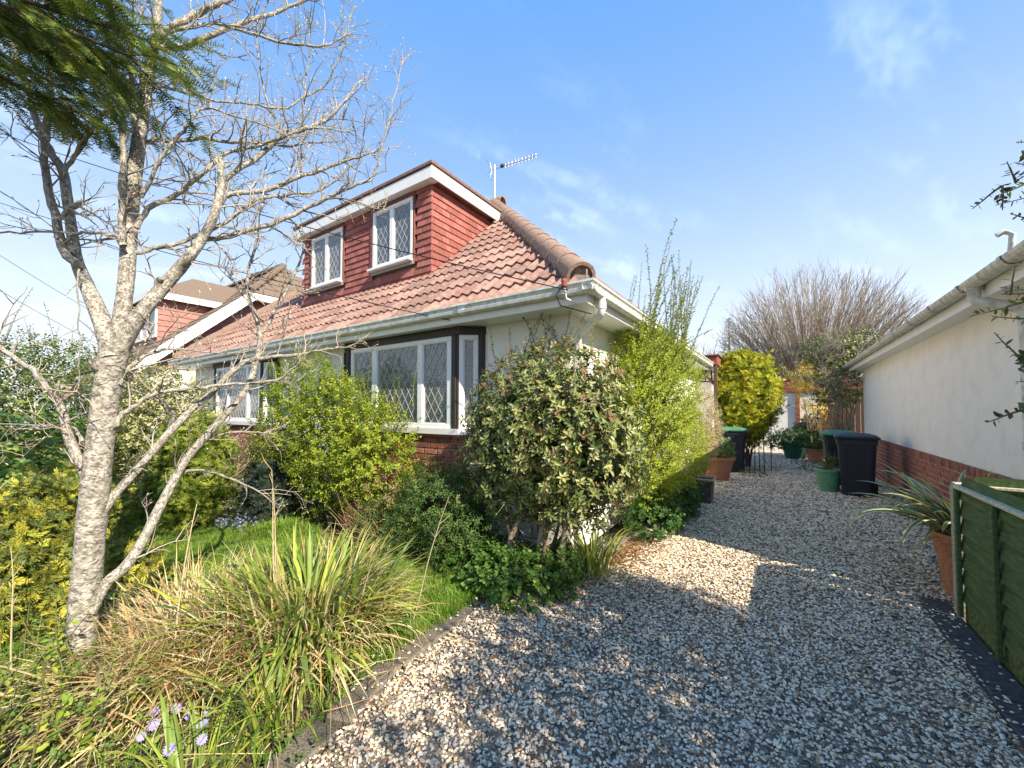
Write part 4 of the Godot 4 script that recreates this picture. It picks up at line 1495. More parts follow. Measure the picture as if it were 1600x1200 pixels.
# ---------------------------------------------------------------- the bare tree on the lawn
const LIMBS := [   # stem and limbs of the bare tree: x, y, z, radius
	[[-3.092, -0.102, -0.477, 0.0738], [-3.073, 0.015, -0.485, 0.0651], [-3.039, 0.365, -0.494, 0.0600], [-3.012, 0.632, -0.501, 0.0592], [-2.988, 0.899, -0.507, 0.0584], [-2.964, 1.133, -0.514, 0.0576], [-2.938, 1.366, -0.522, 0.0545], [-2.908, 1.600, -0.533, 0.0537], [-2.887, 1.733, -0.542, 0.0587], [-2.865, 1.834, -0.552, 0.0567]],
	[[-2.853, 1.764, -0.539, 0.0443], [-2.905, 1.900, -0.522, 0.0408], [-2.968, 2.044, -0.492, 0.0371], [-3.054, 2.181, -0.463, 0.0313], [-3.118, 2.307, -0.437, 0.0278], [-3.133, 2.461, -0.419, 0.0230], [-3.190, 2.681, -0.402, 0.0220], [-3.277, 2.825, -0.396, 0.0212], [-3.329, 2.942, -0.350, 0.0173], [-3.414, 3.110, -0.311, 0.0163], [-3.511, 3.252, -0.294, 0.0153], [-3.558, 3.437, -0.259, 0.0139], [-3.682, 3.668, -0.228, 0.0128], [-3.728, 3.851, -0.185, 0.0101], [-3.861, 4.164, -0.139, 0.0089]],
	[[-3.021, 2.261, -0.430, 0.0214], [-3.104, 2.324, -0.391, 0.0201], [-3.180, 2.491, -0.374, 0.0191], [-3.218, 2.632, -0.352, 0.0179], [-3.296, 2.816, -0.332, 0.0169], [-3.316, 2.994, -0.336, 0.0174], [-3.297, 3.162, -0.341, 0.0162], [-3.384, 3.419, -0.352, 0.0129], [-3.418, 3.693, -0.344, 0.0104], [-3.418, 4.004, -0.351, 0.0079]],
	[[-3.055, 2.735, -0.376, 0.0108], [-3.061, 2.874, -0.421, 0.0093], [-3.013, 3.005, -0.469, 0.0083], [-3.028, 3.131, -0.508, 0.0079], [-2.980, 3.222, -0.590, 0.0082], [-2.883, 3.313, -0.682, 0.0071], [-2.797, 3.327, -0.810, 0.0068], [-2.662, 3.280, -0.893, 0.0065], [-2.577, 3.320, -1.040, 0.0066], [-2.438, 3.297, -1.146, 0.0061], [-2.393, 3.425, -1.257, 0.0057], [-2.307, 3.521, -1.342, 0.0048], [-2.208, 3.662, -1.372, 0.0040], [-2.205, 3.810, -1.402, 0.0030]],
	[[-3.068, 2.496, -0.377, 0.0119], [-3.012, 2.527, -0.391, 0.0131], [-2.924, 2.543, -0.411, 0.0118], [-2.896, 2.547, -0.425, 0.0071]],
	[[-2.877, 1.818, -0.557, 0.0499], [-2.874, 1.938, -0.568, 0.0372], [-2.868, 2.110, -0.580, 0.0340], [-2.870, 2.250, -0.587, 0.0343], [-2.892, 2.396, -0.594, 0.0347], [-2.900, 2.577, -0.601, 0.0338], [-2.922, 2.804, -0.616, 0.0332], [-2.911, 3.042, -0.630, 0.0311], [-2.921, 3.260, -0.648, 0.0290], [-2.911, 3.412, -0.661, 0.0267], [-2.910, 3.593, -0.679, 0.0230], [-2.895, 3.759, -0.686, 0.0202], [-2.881, 3.977, -0.685, 0.0159], [-2.944, 4.353, -0.711, 0.0120]],
	[[-2.812, 2.347, -0.556, 0.0178], [-2.841, 2.506, -0.553, 0.0154], [-2.843, 2.676, -0.552, 0.0154], [-2.858, 2.856, -0.556, 0.0143], [-2.849, 3.019, -0.545, 0.0142], [-2.922, 3.191, -0.546, 0.0131], [-2.918, 3.320, -0.530, 0.0117], [-2.911, 3.481, -0.514, 0.0091], [-2.908, 3.682, -0.504, 0.0077]],
	[[-2.860, 2.990, -0.606, 0.0134], [-2.888, 3.170, -0.590, 0.0121], [-2.791, 3.280, -0.561, 0.0104], [-2.839, 3.486, -0.569, 0.0079]],
	[[-2.871, 1.808, -0.561, 0.0476], [-2.820, 1.930, -0.599, 0.0389], [-2.770, 2.041, -0.643, 0.0336], [-2.742, 2.146, -0.697, 0.0322], [-2.683, 2.262, -0.754, 0.0305], [-2.601, 2.329, -0.778, 0.0266], [-2.584, 2.440, -0.827, 0.0234], [-2.521, 2.557, -0.853, 0.0208], [-2.537, 2.719, -0.885, 0.0193], [-2.525, 2.810, -0.882, 0.0163], [-2.579, 2.920, -0.896, 0.0091]],
	[[-2.543, 2.766, -0.889, 0.0134], [-2.514, 2.849, -0.952, 0.0131], [-2.508, 2.968, -1.046, 0.0130], [-2.397, 3.111, -1.144, 0.0126], [-2.330, 3.158, -1.209, 0.0121], [-2.313, 3.260, -1.317, 0.0109], [-2.228, 3.340, -1.368, 0.0092], [-2.207, 3.468, -1.439, 0.0075], [-2.200, 3.598, -1.501, 0.0048]],
	[[-2.560, 2.628, -0.883, 0.0149], [-2.547, 2.687, -0.911, 0.0136], [-2.518, 2.714, -0.943, 0.0130], [-2.485, 2.795, -1.098, 0.0133], [-2.354, 2.886, -1.215, 0.0121], [-2.342, 2.983, -1.338, 0.0110], [-2.266, 3.071, -1.440, 0.0095], [-2.165, 3.103, -1.507, 0.0077], [-2.111, 3.182, -1.595, 0.0059], [-2.104, 3.324, -1.648, 0.0040]],
	[[-2.637, 2.443, -0.839, 0.0147], [-2.573, 2.458, -0.903, 0.0136], [-2.499, 2.499, -0.975, 0.0132], [-2.369, 2.574, -1.104, 0.0130], [-2.269, 2.691, -1.234, 0.0120], [-2.115, 2.773, -1.327, 0.0096], [-2.018, 2.838, -1.407, 0.0080], [-1.984, 2.900, -1.470, 0.0064], [-1.929, 3.101, -1.489, 0.0048], [-1.905, 3.364, -1.542, 0.0041], [-1.931, 3.650, -1.614, 0.0027]],
	[[-2.805, 2.326, -0.609, 0.0118], [-2.773, 2.366, -0.668, 0.0115], [-2.699, 2.384, -0.720, 0.0110], [-2.662, 2.467, -0.828, 0.0110], [-2.610, 2.573, -0.939, 0.0109], [-2.487, 2.709, -1.042, 0.0105], [-2.461, 2.789, -1.169, 0.0086], [-2.334, 2.858, -1.336, 0.0073], [-2.209, 2.970, -1.426, 0.0047]],
	[[-2.803, 2.461, -0.606, 0.0131], [-2.782, 2.573, -0.647, 0.0128], [-2.725, 2.685, -0.748, 0.0121], [-2.619, 2.823, -0.836, 0.0110], [-2.591, 2.959, -0.925, 0.0100], [-2.493, 3.022, -1.038, 0.0089], [-2.338, 3.071, -1.115, 0.0074], [-2.234, 3.149, -1.233, 0.0051], [-2.159, 3.193, -1.390, 0.0036]],
	[[-2.866, 2.962, -0.639, 0.0124], [-2.829, 2.989, -0.681, 0.0112], [-2.795, 2.995, -0.733, 0.0108], [-2.716, 3.053, -0.854, 0.0099], [-2.609, 3.048, -0.952, 0.0087], [-2.532, 3.077, -1.054, 0.0074], [-2.444, 3.078, -1.156, 0.0060], [-2.313, 3.144, -1.318, 0.0040]],
	[[-2.853, 3.521, -0.650, 0.0197], [-2.822, 3.578, -0.677, 0.0183], [-2.744, 3.665, -0.746, 0.0174], [-2.694, 3.751, -0.811, 0.0165], [-2.572, 3.770, -0.851, 0.0150], [-2.540, 3.879, -0.941, 0.0126], [-2.428, 4.042, -1.059, 0.0099]],
	[[-2.841, 3.514, -0.658, 0.0182], [-2.814, 3.523, -0.692, 0.0170], [-2.779, 3.553, -0.759, 0.0169], [-2.713, 3.607, -0.820, 0.0158], [-2.617, 3.709, -0.922, 0.0141], [-2.531, 3.851, -1.070, 0.0117], [-2.436, 4.020, -1.227, 0.0090], [-2.289, 4.126, -1.330, 0.0064]],
	[[-2.800, 3.604, -0.706, 0.0114], [-2.659, 3.698, -0.843, 0.0091], [-2.646, 3.738, -0.919, 0.0087], [-2.518, 3.695, -1.008, 0.0081], [-2.426, 3.709, -1.162, 0.0078], [-2.250, 3.670, -1.261, 0.0063], [-2.205, 3.726, -1.327, 0.0054], [-2.176, 3.822, -1.396, 0.0041], [-2.186, 3.915, -1.423, 0.0028]],
	[[-2.804, 2.634, -0.622, 0.0107], [-2.746, 2.774, -0.654, 0.0094], [-2.685, 2.861, -0.681, 0.0088], [-2.679, 2.976, -0.729, 0.0084], [-2.596, 3.028, -0.758, 0.0070], [-2.611, 3.157, -0.812, 0.0066], [-2.512, 3.145, -0.894, 0.0057], [-2.283, 3.042, -1.011, 0.0040], [-2.200, 2.995, -1.090, 0.0025]],
	[[-2.522, 3.214, -1.187, 0.0056], [-2.592, 3.437, -1.123, 0.0055], [-2.619, 3.714, -1.089, 0.0045], [-2.575, 3.902, -1.049, 0.0025]],
	[[-2.471, 2.991, -1.291, 0.0058], [-2.411, 3.384, -1.268, 0.0054], [-2.400, 3.733, -1.288, 0.0044], [-2.338, 3.848, -1.264, 0.0027]],
	[[-2.978, 1.101, -0.493, 0.0250], [-2.985, 1.176, -0.474, 0.0236], [-3.009, 1.313, -0.432, 0.0220], [-3.020, 1.435, -0.402, 0.0194], [-3.055, 1.539, -0.384, 0.0183], [-3.034, 1.590, -0.350, 0.0148], [-3.065, 1.690, -0.301, 0.0122], [-3.191, 1.737, -0.271, 0.0112], [-3.247, 1.812, -0.207, 0.0098], [-3.340, 1.885, -0.132, 0.0085]],
	[[-3.087, 1.540, -0.390, 0.0130], [-3.030, 1.565, -0.409, 0.0154], [-2.998, 1.591, -0.421, 0.0095], [-2.930, 1.628, -0.419, 0.0035]],
	[[-2.954, 0.963, -0.539, 0.0233], [-2.964, 1.038, -0.583, 0.0218], [-2.958, 1.116, -0.635, 0.0213], [-2.937, 1.238, -0.715, 0.0205], [-2.906, 1.378, -0.799, 0.0207], [-2.878, 1.500, -0.887, 0.0193], [-2.835, 1.616, -0.975, 0.0186], [-2.765, 1.747, -1.061, 0.0167], [-2.773, 1.811, -1.145, 0.0149], [-2.661, 1.840, -1.256, 0.0118], [-2.617, 1.869, -1.397, 0.0096], [-2.473, 1.901, -1.476, 0.0068], [-2.452, 1.931, -1.626, 0.0041]],
	[[-2.995, 1.379, -0.821, 0.0121], [-2.947, 1.462, -0.818, 0.0120], [-2.936, 1.500, -0.808, 0.0090], [-2.963, 1.555, -0.747, 0.0065], [-2.958, 1.599, -0.663, 0.0041]],
	[[-2.981, 0.442, -0.506, 0.0294], [-3.000, 0.497, -0.535, 0.0290], [-2.994, 0.581, -0.575, 0.0275], [-2.984, 0.642, -0.642, 0.0263], [-3.010, 0.762, -0.719, 0.0253], [-3.019, 0.900, -0.777, 0.0250], [-3.020, 0.996, -0.818, 0.0243], [-3.053, 1.173, -0.906, 0.0236], [-3.012, 1.311, -0.988, 0.0233], [-2.964, 1.459, -1.082, 0.0217], [-2.922, 1.626, -1.184, 0.0200], [-2.970, 1.820, -1.266, 0.0181], [-2.972, 2.018, -1.291, 0.0165]],
	[[-2.974, 2.010, -1.292, 0.0155], [-3.005, 2.166, -1.270, 0.0135], [-3.030, 2.240, -1.243, 0.0125], [-3.072, 2.440, -1.244, 0.0106], [-3.058, 2.680, -1.287, 0.0079], [-2.992, 2.841, -1.276, 0.0039]],
	[[-2.974, 2.023, -1.292, 0.0145], [-2.960, 2.081, -1.326, 0.0138], [-2.936, 2.290, -1.409, 0.0112], [-2.896, 2.562, -1.506, 0.0085], [-2.834, 2.653, -1.495, 0.0042]],
	[[-3.088, 1.105, -0.890, 0.0096], [-3.056, 1.120, -0.950, 0.0082], [-2.957, 1.108, -1.018, 0.0067], [-2.884, 1.042, -1.132, 0.0056], [-2.801, 0.959, -1.248, 0.0036]],
	[[-3.074, 1.307, -1.012, 0.0085], [-3.032, 1.341, -1.091, 0.0074], [-2.974, 1.350, -1.199, 0.0059], [-2.946, 1.342, -1.305, 0.0038]],
	[[-2.890, 1.419, -0.564, 0.0165], [-2.886, 1.466, -0.587, 0.0129], [-2.871, 1.510, -0.625, 0.0119], [-2.826, 1.595, -0.717, 0.0104], [-2.764, 1.620, -0.849, 0.0097], [-2.758, 1.656, -1.060, 0.0083], [-2.637, 1.690, -1.248, 0.0072], [-2.523, 1.796, -1.324, 0.0044]],
	[[-2.869, 1.634, -0.570, 0.0153], [-2.874, 1.704, -0.596, 0.0117], [-2.848, 1.788, -0.665, 0.0102], [-2.821, 1.828, -0.727, 0.0084], [-2.812, 1.846, -0.815, 0.0066], [-2.763, 1.833, -0.896, 0.0046], [-2.679, 1.832, -1.003, 0.0026]],
	[[-2.849, 2.405, -0.552, 0.0102], [-2.906, 2.419, -0.496, 0.0075], [-2.965, 2.400, -0.414, 0.0066], [-3.142, 2.414, -0.305, 0.0052], [-3.293, 2.404, -0.194, 0.0044], [-3.333, 2.392, -0.119, 0.0032]],
	[[-2.948, 2.216, -0.421, 0.0048], [-2.917, 2.048, -0.422, 0.0035], [-2.917, 1.854, -0.429, 0.0031], [-2.937, 1.629, -0.438, 0.0024]],
	[[-2.877, 1.712, -0.489, 0.0225], [-2.864, 1.732, -0.473, 0.0189], [-2.860, 1.744, -0.465, 0.0165]],
	[[-2.763, 2.098, -0.671, 0.0175], [-2.726, 2.162, -0.676, 0.0161], [-2.701, 2.190, -0.682, 0.0148]],
	[[-3.059, 1.331, -0.478, 0.0099], [-3.189, 1.410, -0.448, 0.0063], [-3.423, 1.411, -0.360, 0.0050], [-3.774, 1.418, -0.252, 0.0038]],
]

func smooth_line(ps: PackedVector3Array, rs: PackedFloat32Array, sub: int) -> Array:
	var op := PackedVector3Array()
	var orr := PackedFloat32Array()
	for k in ps.size() - 1:
		for q in sub:
			var t := float(q) / sub
			op.append(ps[k].cubic_interpolate(ps[k + 1], ps[maxi(k - 1, 0)], ps[mini(k + 2, ps.size() - 1)], t))
			orr.append(lerpf(rs[k], rs[k + 1], t))
	op.append(ps[ps.size() - 1])
	orr.append(rs[rs.size() - 1])
	return [op, orr]

# a crooked twig; returns its points and radii
func twig_line(at: Vector3, dir: Vector3, length: float, r: float, segs: int, curl: Vector3, rough := 0.28) -> Array:
	var ps := PackedVector3Array([at])
	var rs := PackedFloat32Array([r])
	var d := dir.normalized()
	for k in segs:
		d = (d + curl / segs + rdir() * rough).normalized()
		ps.append(ps[k] + d * length / segs)
		rs.append(lerpf(r, r * 0.35, float(k + 1) / segs))
	return [ps, rs]

func bud(b: MB, at: Vector3, d: Vector3, s: float) -> void:
	b.tube([at - d * s * 0.2, at + d * s * 0.9, at + d * s * 2.4], [s * 0.3, s * 0.55, s * 0.06], 5, false)

func spray(b: MB, at: Vector3, dir: Vector3, length: float, r: float, depth: int, curl: Vector3) -> void:
	var l := twig_line(at, dir, length, r, 4 if depth > 0 else 3, curl)
	var ps: PackedVector3Array = l[0]
	var rs: PackedFloat32Array = l[1]
	b.col = tint(Color(0.34, 0.30, 0.245), 0.35)
	b.tube(ps, rs, 5 if depth > 1 else 4, false, 2.0)
	var e := ps.size() - 1
	var d := (ps[e] - ps[e - 1]).normalized()
	if rng.randf() < 0.5:
		b.col = tint(Color(0.56, 0.52, 0.38), 0.2)
		bud(b, ps[e], d, rf(0.0035, 0.0065))
	if depth == 0: return
	var n := int(length / rf(0.045, 0.075)) + 1
	for k in n:
		var t := rf(0.15, 1.0)
		var at2 := ps[clampi(int(t * e), 0, e)].lerp(ps[clampi(int(t * e) + 1, 0, e)], fposmod(t * e, 1.0))
		var o := rdir()
		var nd := (d * 0.55 + (o - d * o.dot(d)).normalized() * 0.8 + Vector3.UP * 0.25).normalized()
		spray(b, at2, nd, length * rf(0.25, 0.6), r * 0.6, depth - 1, Vector3.UP * rf(-0.3, 0.9))

func bare_tree() -> void:
	var t := thing("bare_tree", "bare multi-stemmed tree with silvery ringed bark, left foreground", "tree", Vector3(-3.06, 0, -0.49))
	var trunk := MB.new()
	var limbs := MB.new()
	var tw := MB.new()
	for k in LIMBS.size():
		var ps := PackedVector3Array()
		var rs := PackedFloat32Array()
		for q in LIMBS[k]:
			ps.append(Vector3(q[0], q[1], q[2]))
			rs.append(q[3])
		var sm := smooth_line(ps, rs, 4)
		ps = sm[0]
		rs = sm[1]
		for q in ps.size():   # knots and swellings
			rs[q] *= 1.0 + 0.09 * wob.get_noise_3d(ps[q].x * 14.0, ps[q].y * 14.0, ps[q].z * 14.0)
			if rs[q] < 0.02: ps[q] += Vector3(wob.get_noise_2d(q * 0.9, k * 5.0), wob.get_noise_2d(q * 0.9, k * 5.0 + 70), wob.get_noise_2d(q * 0.9, k * 5.0 + 140)) * 0.012
		if k == 0:
			for q in 5: rs[q] *= 1.0 + 0.22 * pow(1.0 - q / 5.0, 2.0)
			trunk.tube(ps, rs, 24, true, 0.95)
			continue
		limbs.tube(ps, rs, 14 if rs[0] > 0.03 else 8, true, 0.95)
		# twigs along everything thinner than a wrist
		var run := 0.0
		var nxt := rf(0.02, 0.1)
		for q in range(1, ps.size()):
			run += ps[q].distance_to(ps[q - 1])
			if rs[q] > 0.026 or run < nxt: continue
			nxt = run + (rf(0.028, 0.07) if rs[q] < 0.014 else rf(0.08, 0.2))
			var d := (ps[q] - ps[q - 1]).normalized()
			var o := rdir()
			var nd := (d * 0.6 + (o - d * o.dot(d)).normalized() * 0.75 + Vector3.UP * 0.15).normalized()
			var far := float(q) / ps.size()
			spray(tw, ps[q], nd, rf(0.09, 0.34) * (1.15 - 0.35 * far), clampf(rs[q] * 0.5, 0.0026, 0.0055), 2 if rng.randf() < 0.55 else 1, Vector3.UP * rf(-0.5, 0.7))
		var e := ps.size() - 1
		if rs[e] < 0.008:
			for q in 3: spray(tw, ps[e], (ps[e] - ps[e - 1]).normalized() + rdir() * 0.5, rf(0.08, 0.24), 0.003, 1, Vector3.UP * 0.4)
	part(trunk, "trunk", M.bark, t)
	part(limbs, "limbs", M.bark, t)
	kind(part(tw, "twigs", M.twig, t), "stuff")

# ---------------------------------------------------------------- shrubs and trees in leaf
func pick(pal: Array) -> Color:
	var k := rng.randf()
	for e in pal:
		k -= e[1]
		if k <= 0: return e[0]
	return pal[0][0]

func lobe_point(lobes: Array, lumpy: float, inner: float) -> Array:  # [point, outward]
	var tot := 0.0
	for l in lobes: tot += l[1].x * l[1].y + l[1].y * l[1].z + l[1].x * l[1].z
	var k := rng.randf() * tot
	var lb: Array = lobes[0]
	for l in lobes:
		k -= l[1].x * l[1].y + l[1].y * l[1].z + l[1].x * l[1].z
		if k <= 0:
			lb = l
			break
	var d := rdir()
	var c: Vector3 = lb[0]
	var r: Vector3 = lb[1]
	var q := c + d * r
	var bump := 1.0 + lumpy * (wob.get_noise_3d(q.x * 2.6, q.y * 2.6, q.z * 2.6) + 0.6 * wob.get_noise_3d(q.x * 6.5, q.y * 6.5, q.z * 6.5))
	var f := lerpf(inner, 1.0, pow(rng.randf(), 0.45)) * bump
	var p := c + d * r * f
	return [p, (d / r).normalized(), f]

# leafy shoots spread through lobes: o = {mesh, mat, lobes, shoots, leaves, size, len, pal, [lumpy, inner, up, flat, low]}
func foliage(parent: Node3D, o: Dictionary, called := "leaves") -> void:
	var cl := Cloud.new()
	var up: float = o.get("up", 0.45)
	var low: float = o.get("low", 0.04)
	var meshes: Array = o.mesh if o.mesh is Array else [o.mesh]
	var cls := []
	for m in meshes: cls.append(Cloud.new())
	for k in o.shoots:
		var lp := lobe_point(o.lobes, o.get("lumpy", 0.22), o.get("inner", 0.5))
		var p: Vector3 = lp[0]
		if p.y < low: continue
		var d: Vector3 = (lp[1] * 0.8 + Vector3.UP * up + rdir() * 0.55).normalized()
		var n: int = o.leaves
		var ln: float = o.len * rf(0.6, 1.3)
		var side := facing(d, rdir())
		var c0 := pick(o.pal)
		for q in n:
			var t := (q + 0.5) / n
			var a := q * 2.4
			var out := side.x * cos(a) + side.z * sin(a)
			var ax := (d * rf(0.35, 0.8) + out + Vector3.UP * 0.1).normalized()
			var nr: Vector3 = (d + Vector3.UP * 0.35 + lp[1] * 0.3 + rdir() * 0.35).normalized()
			var s: float = o.size * rf(0.65, 1.25) * (1.0 - 0.25 * t)
			cls[rng.randi() % cls.size()].add(facing(ax, nr).scaled_local(Vector3(s, s, s)), p + d * ln * t, tint(c0 if rng.randf() < 0.75 else pick(o.pal), 0.22))
	for k in cls.size(): scatter(cls[k], called, meshes[k], o.mat, parent)

func stems(parent: Node3D, base: Vector3, spread: float, lobes: Array, n: int, r: float, col := Color(0.16, 0.115, 0.075), called := "stems", reach := 0.75) -> void:
	var b := MB.new()
	for k in n:
		var lp := lobe_point(lobes, 0.1, 0.2)
		var a := base + Vector3(rf(-spread, spread), 0, rf(-spread, spread))
		var e: Vector3 = a.lerp(lp[0], reach)
		var m := a.lerp(e, 0.5) + Vector3(rf(-0.06, 0.06), rf(-0.02, 0.08), rf(-0.06, 0.06))
		var m2 := a.lerp(e, 0.25) + Vector3(rf(-0.05, 0.05), 0.03, rf(-0.05, 0.05))
		b.col = tint(col, 0.3)
		var sm := smooth_line(PackedVector3Array([a, m2, m, e]), PackedFloat32Array([r, r * 0.85, r * 0.65, r * 0.25]), 3)
		b.tube(sm[0], sm[1], 7, false)
		for q in 4:
			var j := rng.randi_range(4, sm[0].size() - 1)
			var l := twig_line(sm[0][j], rdir() + Vector3.UP * 0.4, rf(0.12, 0.3), r * 0.3, 3, Vector3.UP * 0.4)
			b.tube(l[0], l[1], 4, false)
	kind(part(b, called, M.twig, parent), "stuff")

func whips(parent: Node3D, list: Array, leaf: Mesh, size: float, pal: Array, m: Material, gap := 0.02, called := "shoot_leaves") -> void:  # list: [from, dir, length, bend]
	var b := MB.new()
	var cl := Cloud.new()
	for w in list:
		var l := twig_line(w[0], w[1], w[2], 0.005, 10, w[3], 0.07)
		var ps: PackedVector3Array = l[0]
		b.col = tint(Color(0.17, 0.16, 0.06), 0.3)
		b.tube(ps, l[1], 5, false)
		var c0 := pick(pal)
		for k in 10:
			var d := (ps[k + 1] - ps[k])
			var n := int(d.length() / gap)
			for q in n:
				var at := ps[k] + d * (float(q) / maxi(n, 1))
				var o := rdir()
				var dd := d.normalized()
				var ax := (dd * 0.4 + (o - dd * o.dot(dd)).normalized()).normalized()
				var s := size * rf(0.6, 1.25) * (1.0 - 0.04 * k)
				cl.add(facing(ax, dd + rdir() * 0.4).scaled_local(Vector3(s, s, s)), at, tint(c0, 0.25))
	kind(part(b, "shoots", M.twig, parent), "stuff")
	scatter(cl, called, leaf, m, parent)

func shrub(called: String, label: String, base: Vector3, o: Dictionary, group := "", cat := "shrub") -> Node3D:
	var t := thing(called, label, cat, base, group)
	stems(t, base, o.get("spread", 0.12), o.lobes, o.get("stems", 9), o.get("stem_r", 0.014), o.get("stem_col", Color(0.16, 0.115, 0.075)))
	foliage(t, o)
	return t

func V(x: float, y: float, z: float) -> Vector3: return Vector3(x, y, z)

func shrubs() -> void:
	var G := func(r, g, b): return Color(r, g, b)
	# rounded evergreen at the corner of the bungalow
	var lobes := [[V(-1.74, 1.33, -3.18), V(0.8, 0.76, 0.6)], [V(-1.5, 1.1, -3.1), V(0.6, 0.6, 0.5)], [V(-2.05, 1.05, -3.12), V(0.52, 0.6, 0.45)]]
	var pal := [[G.call(0.10, 0.14, 0.035), 0.3], [G.call(0.20, 0.235, 0.065), 0.36], [G.call(0.34, 0.35, 0.13), 0.28], [G.call(0.20, 0.12, 0.06), 0.08]]
	var t := shrub("evergreen_shrub", "rounded glossy evergreen shrub at the bungalow's corner beside the drive", V(-1.75, 0.05, -3.0), {mesh = L.laurel, mat = M.leaf_gloss, lobes = lobes, shoots = 3600, leaves = 8, size = 0.062, len = 0.07, pal = pal, stems = 4, lumpy = 0.09, up = 0.2, inner = 0.45, low = 0.5, stem_r = 0.02})
	var b := MB.new()
	for q in [[V(-1.86, 0.04, -2.9), V(-1.95, 0.35, -2.86), V(-1.86, 0.62, -2.92), V(-1.9, 1.0, -3.05)], [V(-1.72, 0.04, -2.95), V(-1.70, 0.4, -2.95), V(-1.66, 0.8, -3.05), V(-1.6, 1.2, -3.1)], [V(-1.55, 0.04, -3.0), V(-1.5, 0.4, -2.98), V(-1.42, 0.8, -3.0), V(-1.35, 1.1, -3.05)], [V(-1.92, 0.05, -3.0), V(-2.05, 0.4, -3.0), V(-2.15, 0.75, -3.05), V(-2.2, 1.0, -3.1)]]:
		b.col = tint(G.call(0.30, 0.235, 0.15), 0.15)
		var sm := smooth_line(PackedVector3Array(q), PackedFloat32Array([0.03, 0.026, 0.022, 0.012]), 5)
		b.tube(sm[0], sm[1], 9, true)
		for k in 7: spray(b, sm[0][rng.randi_range(5, 14)], rdir() + V(0, -0.1, 0.4), rf(0.15, 0.32), 0.004, 1, V(0, 0.2, 0))
	part(b, "main_stems", M.twig, t)
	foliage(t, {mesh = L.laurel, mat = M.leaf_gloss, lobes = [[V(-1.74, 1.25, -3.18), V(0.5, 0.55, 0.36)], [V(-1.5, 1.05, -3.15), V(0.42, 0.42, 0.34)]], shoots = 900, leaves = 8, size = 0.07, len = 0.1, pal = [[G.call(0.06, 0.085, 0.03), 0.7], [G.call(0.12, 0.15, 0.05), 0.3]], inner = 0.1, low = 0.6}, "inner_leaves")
	foliage(t, {mesh = L.slim, mat = M.leaf_soft, lobes = [[V(-1.74, 1.85, -3.15), V(0.62, 0.28, 0.48)]], shoots = 170, leaves = 8, size = 0.035, len = 0.03, pal = [[G.call(0.30, 0.15, 0.09), 0.6], [G.call(0.36, 0.25, 0.13), 0.4]], inner = 0.85}, "flower_buds")
	# yellow-green barberry against the side wall
	pal = [[G.call(0.34, 0.42, 0.03), 0.5], [G.call(0.22, 0.31, 0.03), 0.25], [G.call(0.42, 0.46, 0.06), 0.25]]
	lobes = [[V(-1.36, 1.3, -5.1), V(0.42, 1.05, 0.7)], [V(-1.3, 1.75, -5.8), V(0.42, 0.8, 0.75)], [V(-1.25, 0.95, -6.1), V(0.38, 0.7, 0.7)], [V(-1.45, 2.05, -5.2), V(0.38, 0.6, 0.6)]]
	t = shrub("barberry", "tall yellow-green barberry with upright shoots against the bungalow's side wall", V(-1.45, 0.03, -5.4), {mesh = L.round, mat = M.leaf_soft, lobes = lobes, shoots = 6200, leaves = 9, size = 0.027, len = 0.13, pal = pal, stems = 26, stem_r = 0.01, spread = 0.35, lumpy = 0.3, up = 0.8, stem_col = G.call(0.26, 0.23, 0.09)})
	var list := []
	for k in 48: list.append([V(-1.4 + rf(-0.3, 0.3), 2.0 + rf(-0.2, 0.4), -5.5 + rf(-0.8, 0.7)), V(rf(-0.05, 0.3), 1, rf(-0.3, 0.15)), rf(0.8, 1.6), V(rf(-0.1, 0.25), 0.1, rf(-0.25, 0.1))])
	for k in 40: list.append([V(-1.35 + rf(-0.3, 0.2), 1.3 + rf(-0.6, 0.9), -5.3 + rf(-1.0, 0.5)), V(rf(0.1, 0.9), 0.9, rf(-0.2, 0.7)), rf(0.5, 0.9), V(0.3, -0.5, 0.1)])
	whips(t, list, L.round, 0.036, [[G.call(0.17, 0.23, 0.05), 0.6], [G.call(0.28, 0.34, 0.05), 0.4]], M.leaf_soft, 0.011)
	# slender climber on the front wall above the evergreen
	t = thing("climber", "thin yellow-green climbing shoots on the white wall right of the near bay", "climber", V(-2.3, 0.05, -3.66))
	list = []
	for k in 24: list.append([V(-2.6 + k * 0.042, rf(1.3, 1.95), -3.66), V(rf(-0.35, 0.35), 1, rf(0.0, 0.12)), rf(0.55, 1.0), V(rf(-0.5, 0.5), -0.1, 0.03)])
	for k in 5: list.append([V(-2.5 + k * 0.15, 0.06, -3.62), V(0, 1, 0), 1.6, V(0, 0, 0)])
	whips(t, list, L.round, 0.042, [[G.call(0.40, 0.44, 0.06), 0.7], [G.call(0.22, 0.27, 0.05), 0.3]], M.leaf_soft, 0.016)
	# lime-green bush before the near bay
	pal = [[G.call(0.30, 0.38, 0.03), 0.45], [G.call(0.40, 0.45, 0.05), 0.3], [G.call(0.17, 0.25, 0.03), 0.25]]
	lobes = [[V(-5.35, 1.25, -2.95), V(0.72, 1.0, 0.5)], [V(-4.6, 1.1, -2.92), V(0.75, 0.85, 0.5)], [V(-3.85, 0.95, -2.9), V(0.5, 0.62, 0.4)], [V(-5.85, 0.8, -2.9), V(0.4, 0.65, 0.42)]]
	t = shrub("lime_green_bush", "large lime-green leafy bush growing in front of the near bay window", V(-4.7, 0.05, -2.95), {mesh = L.oval, mat = M.leaf_soft, lobes = lobes, shoots = 3900, leaves = 10, size = 0.045, len = 0.12, pal = pal, stems = 24, spread = 0.4, lumpy = 0.34, up = 0.7, low = 0.12})
	list = []
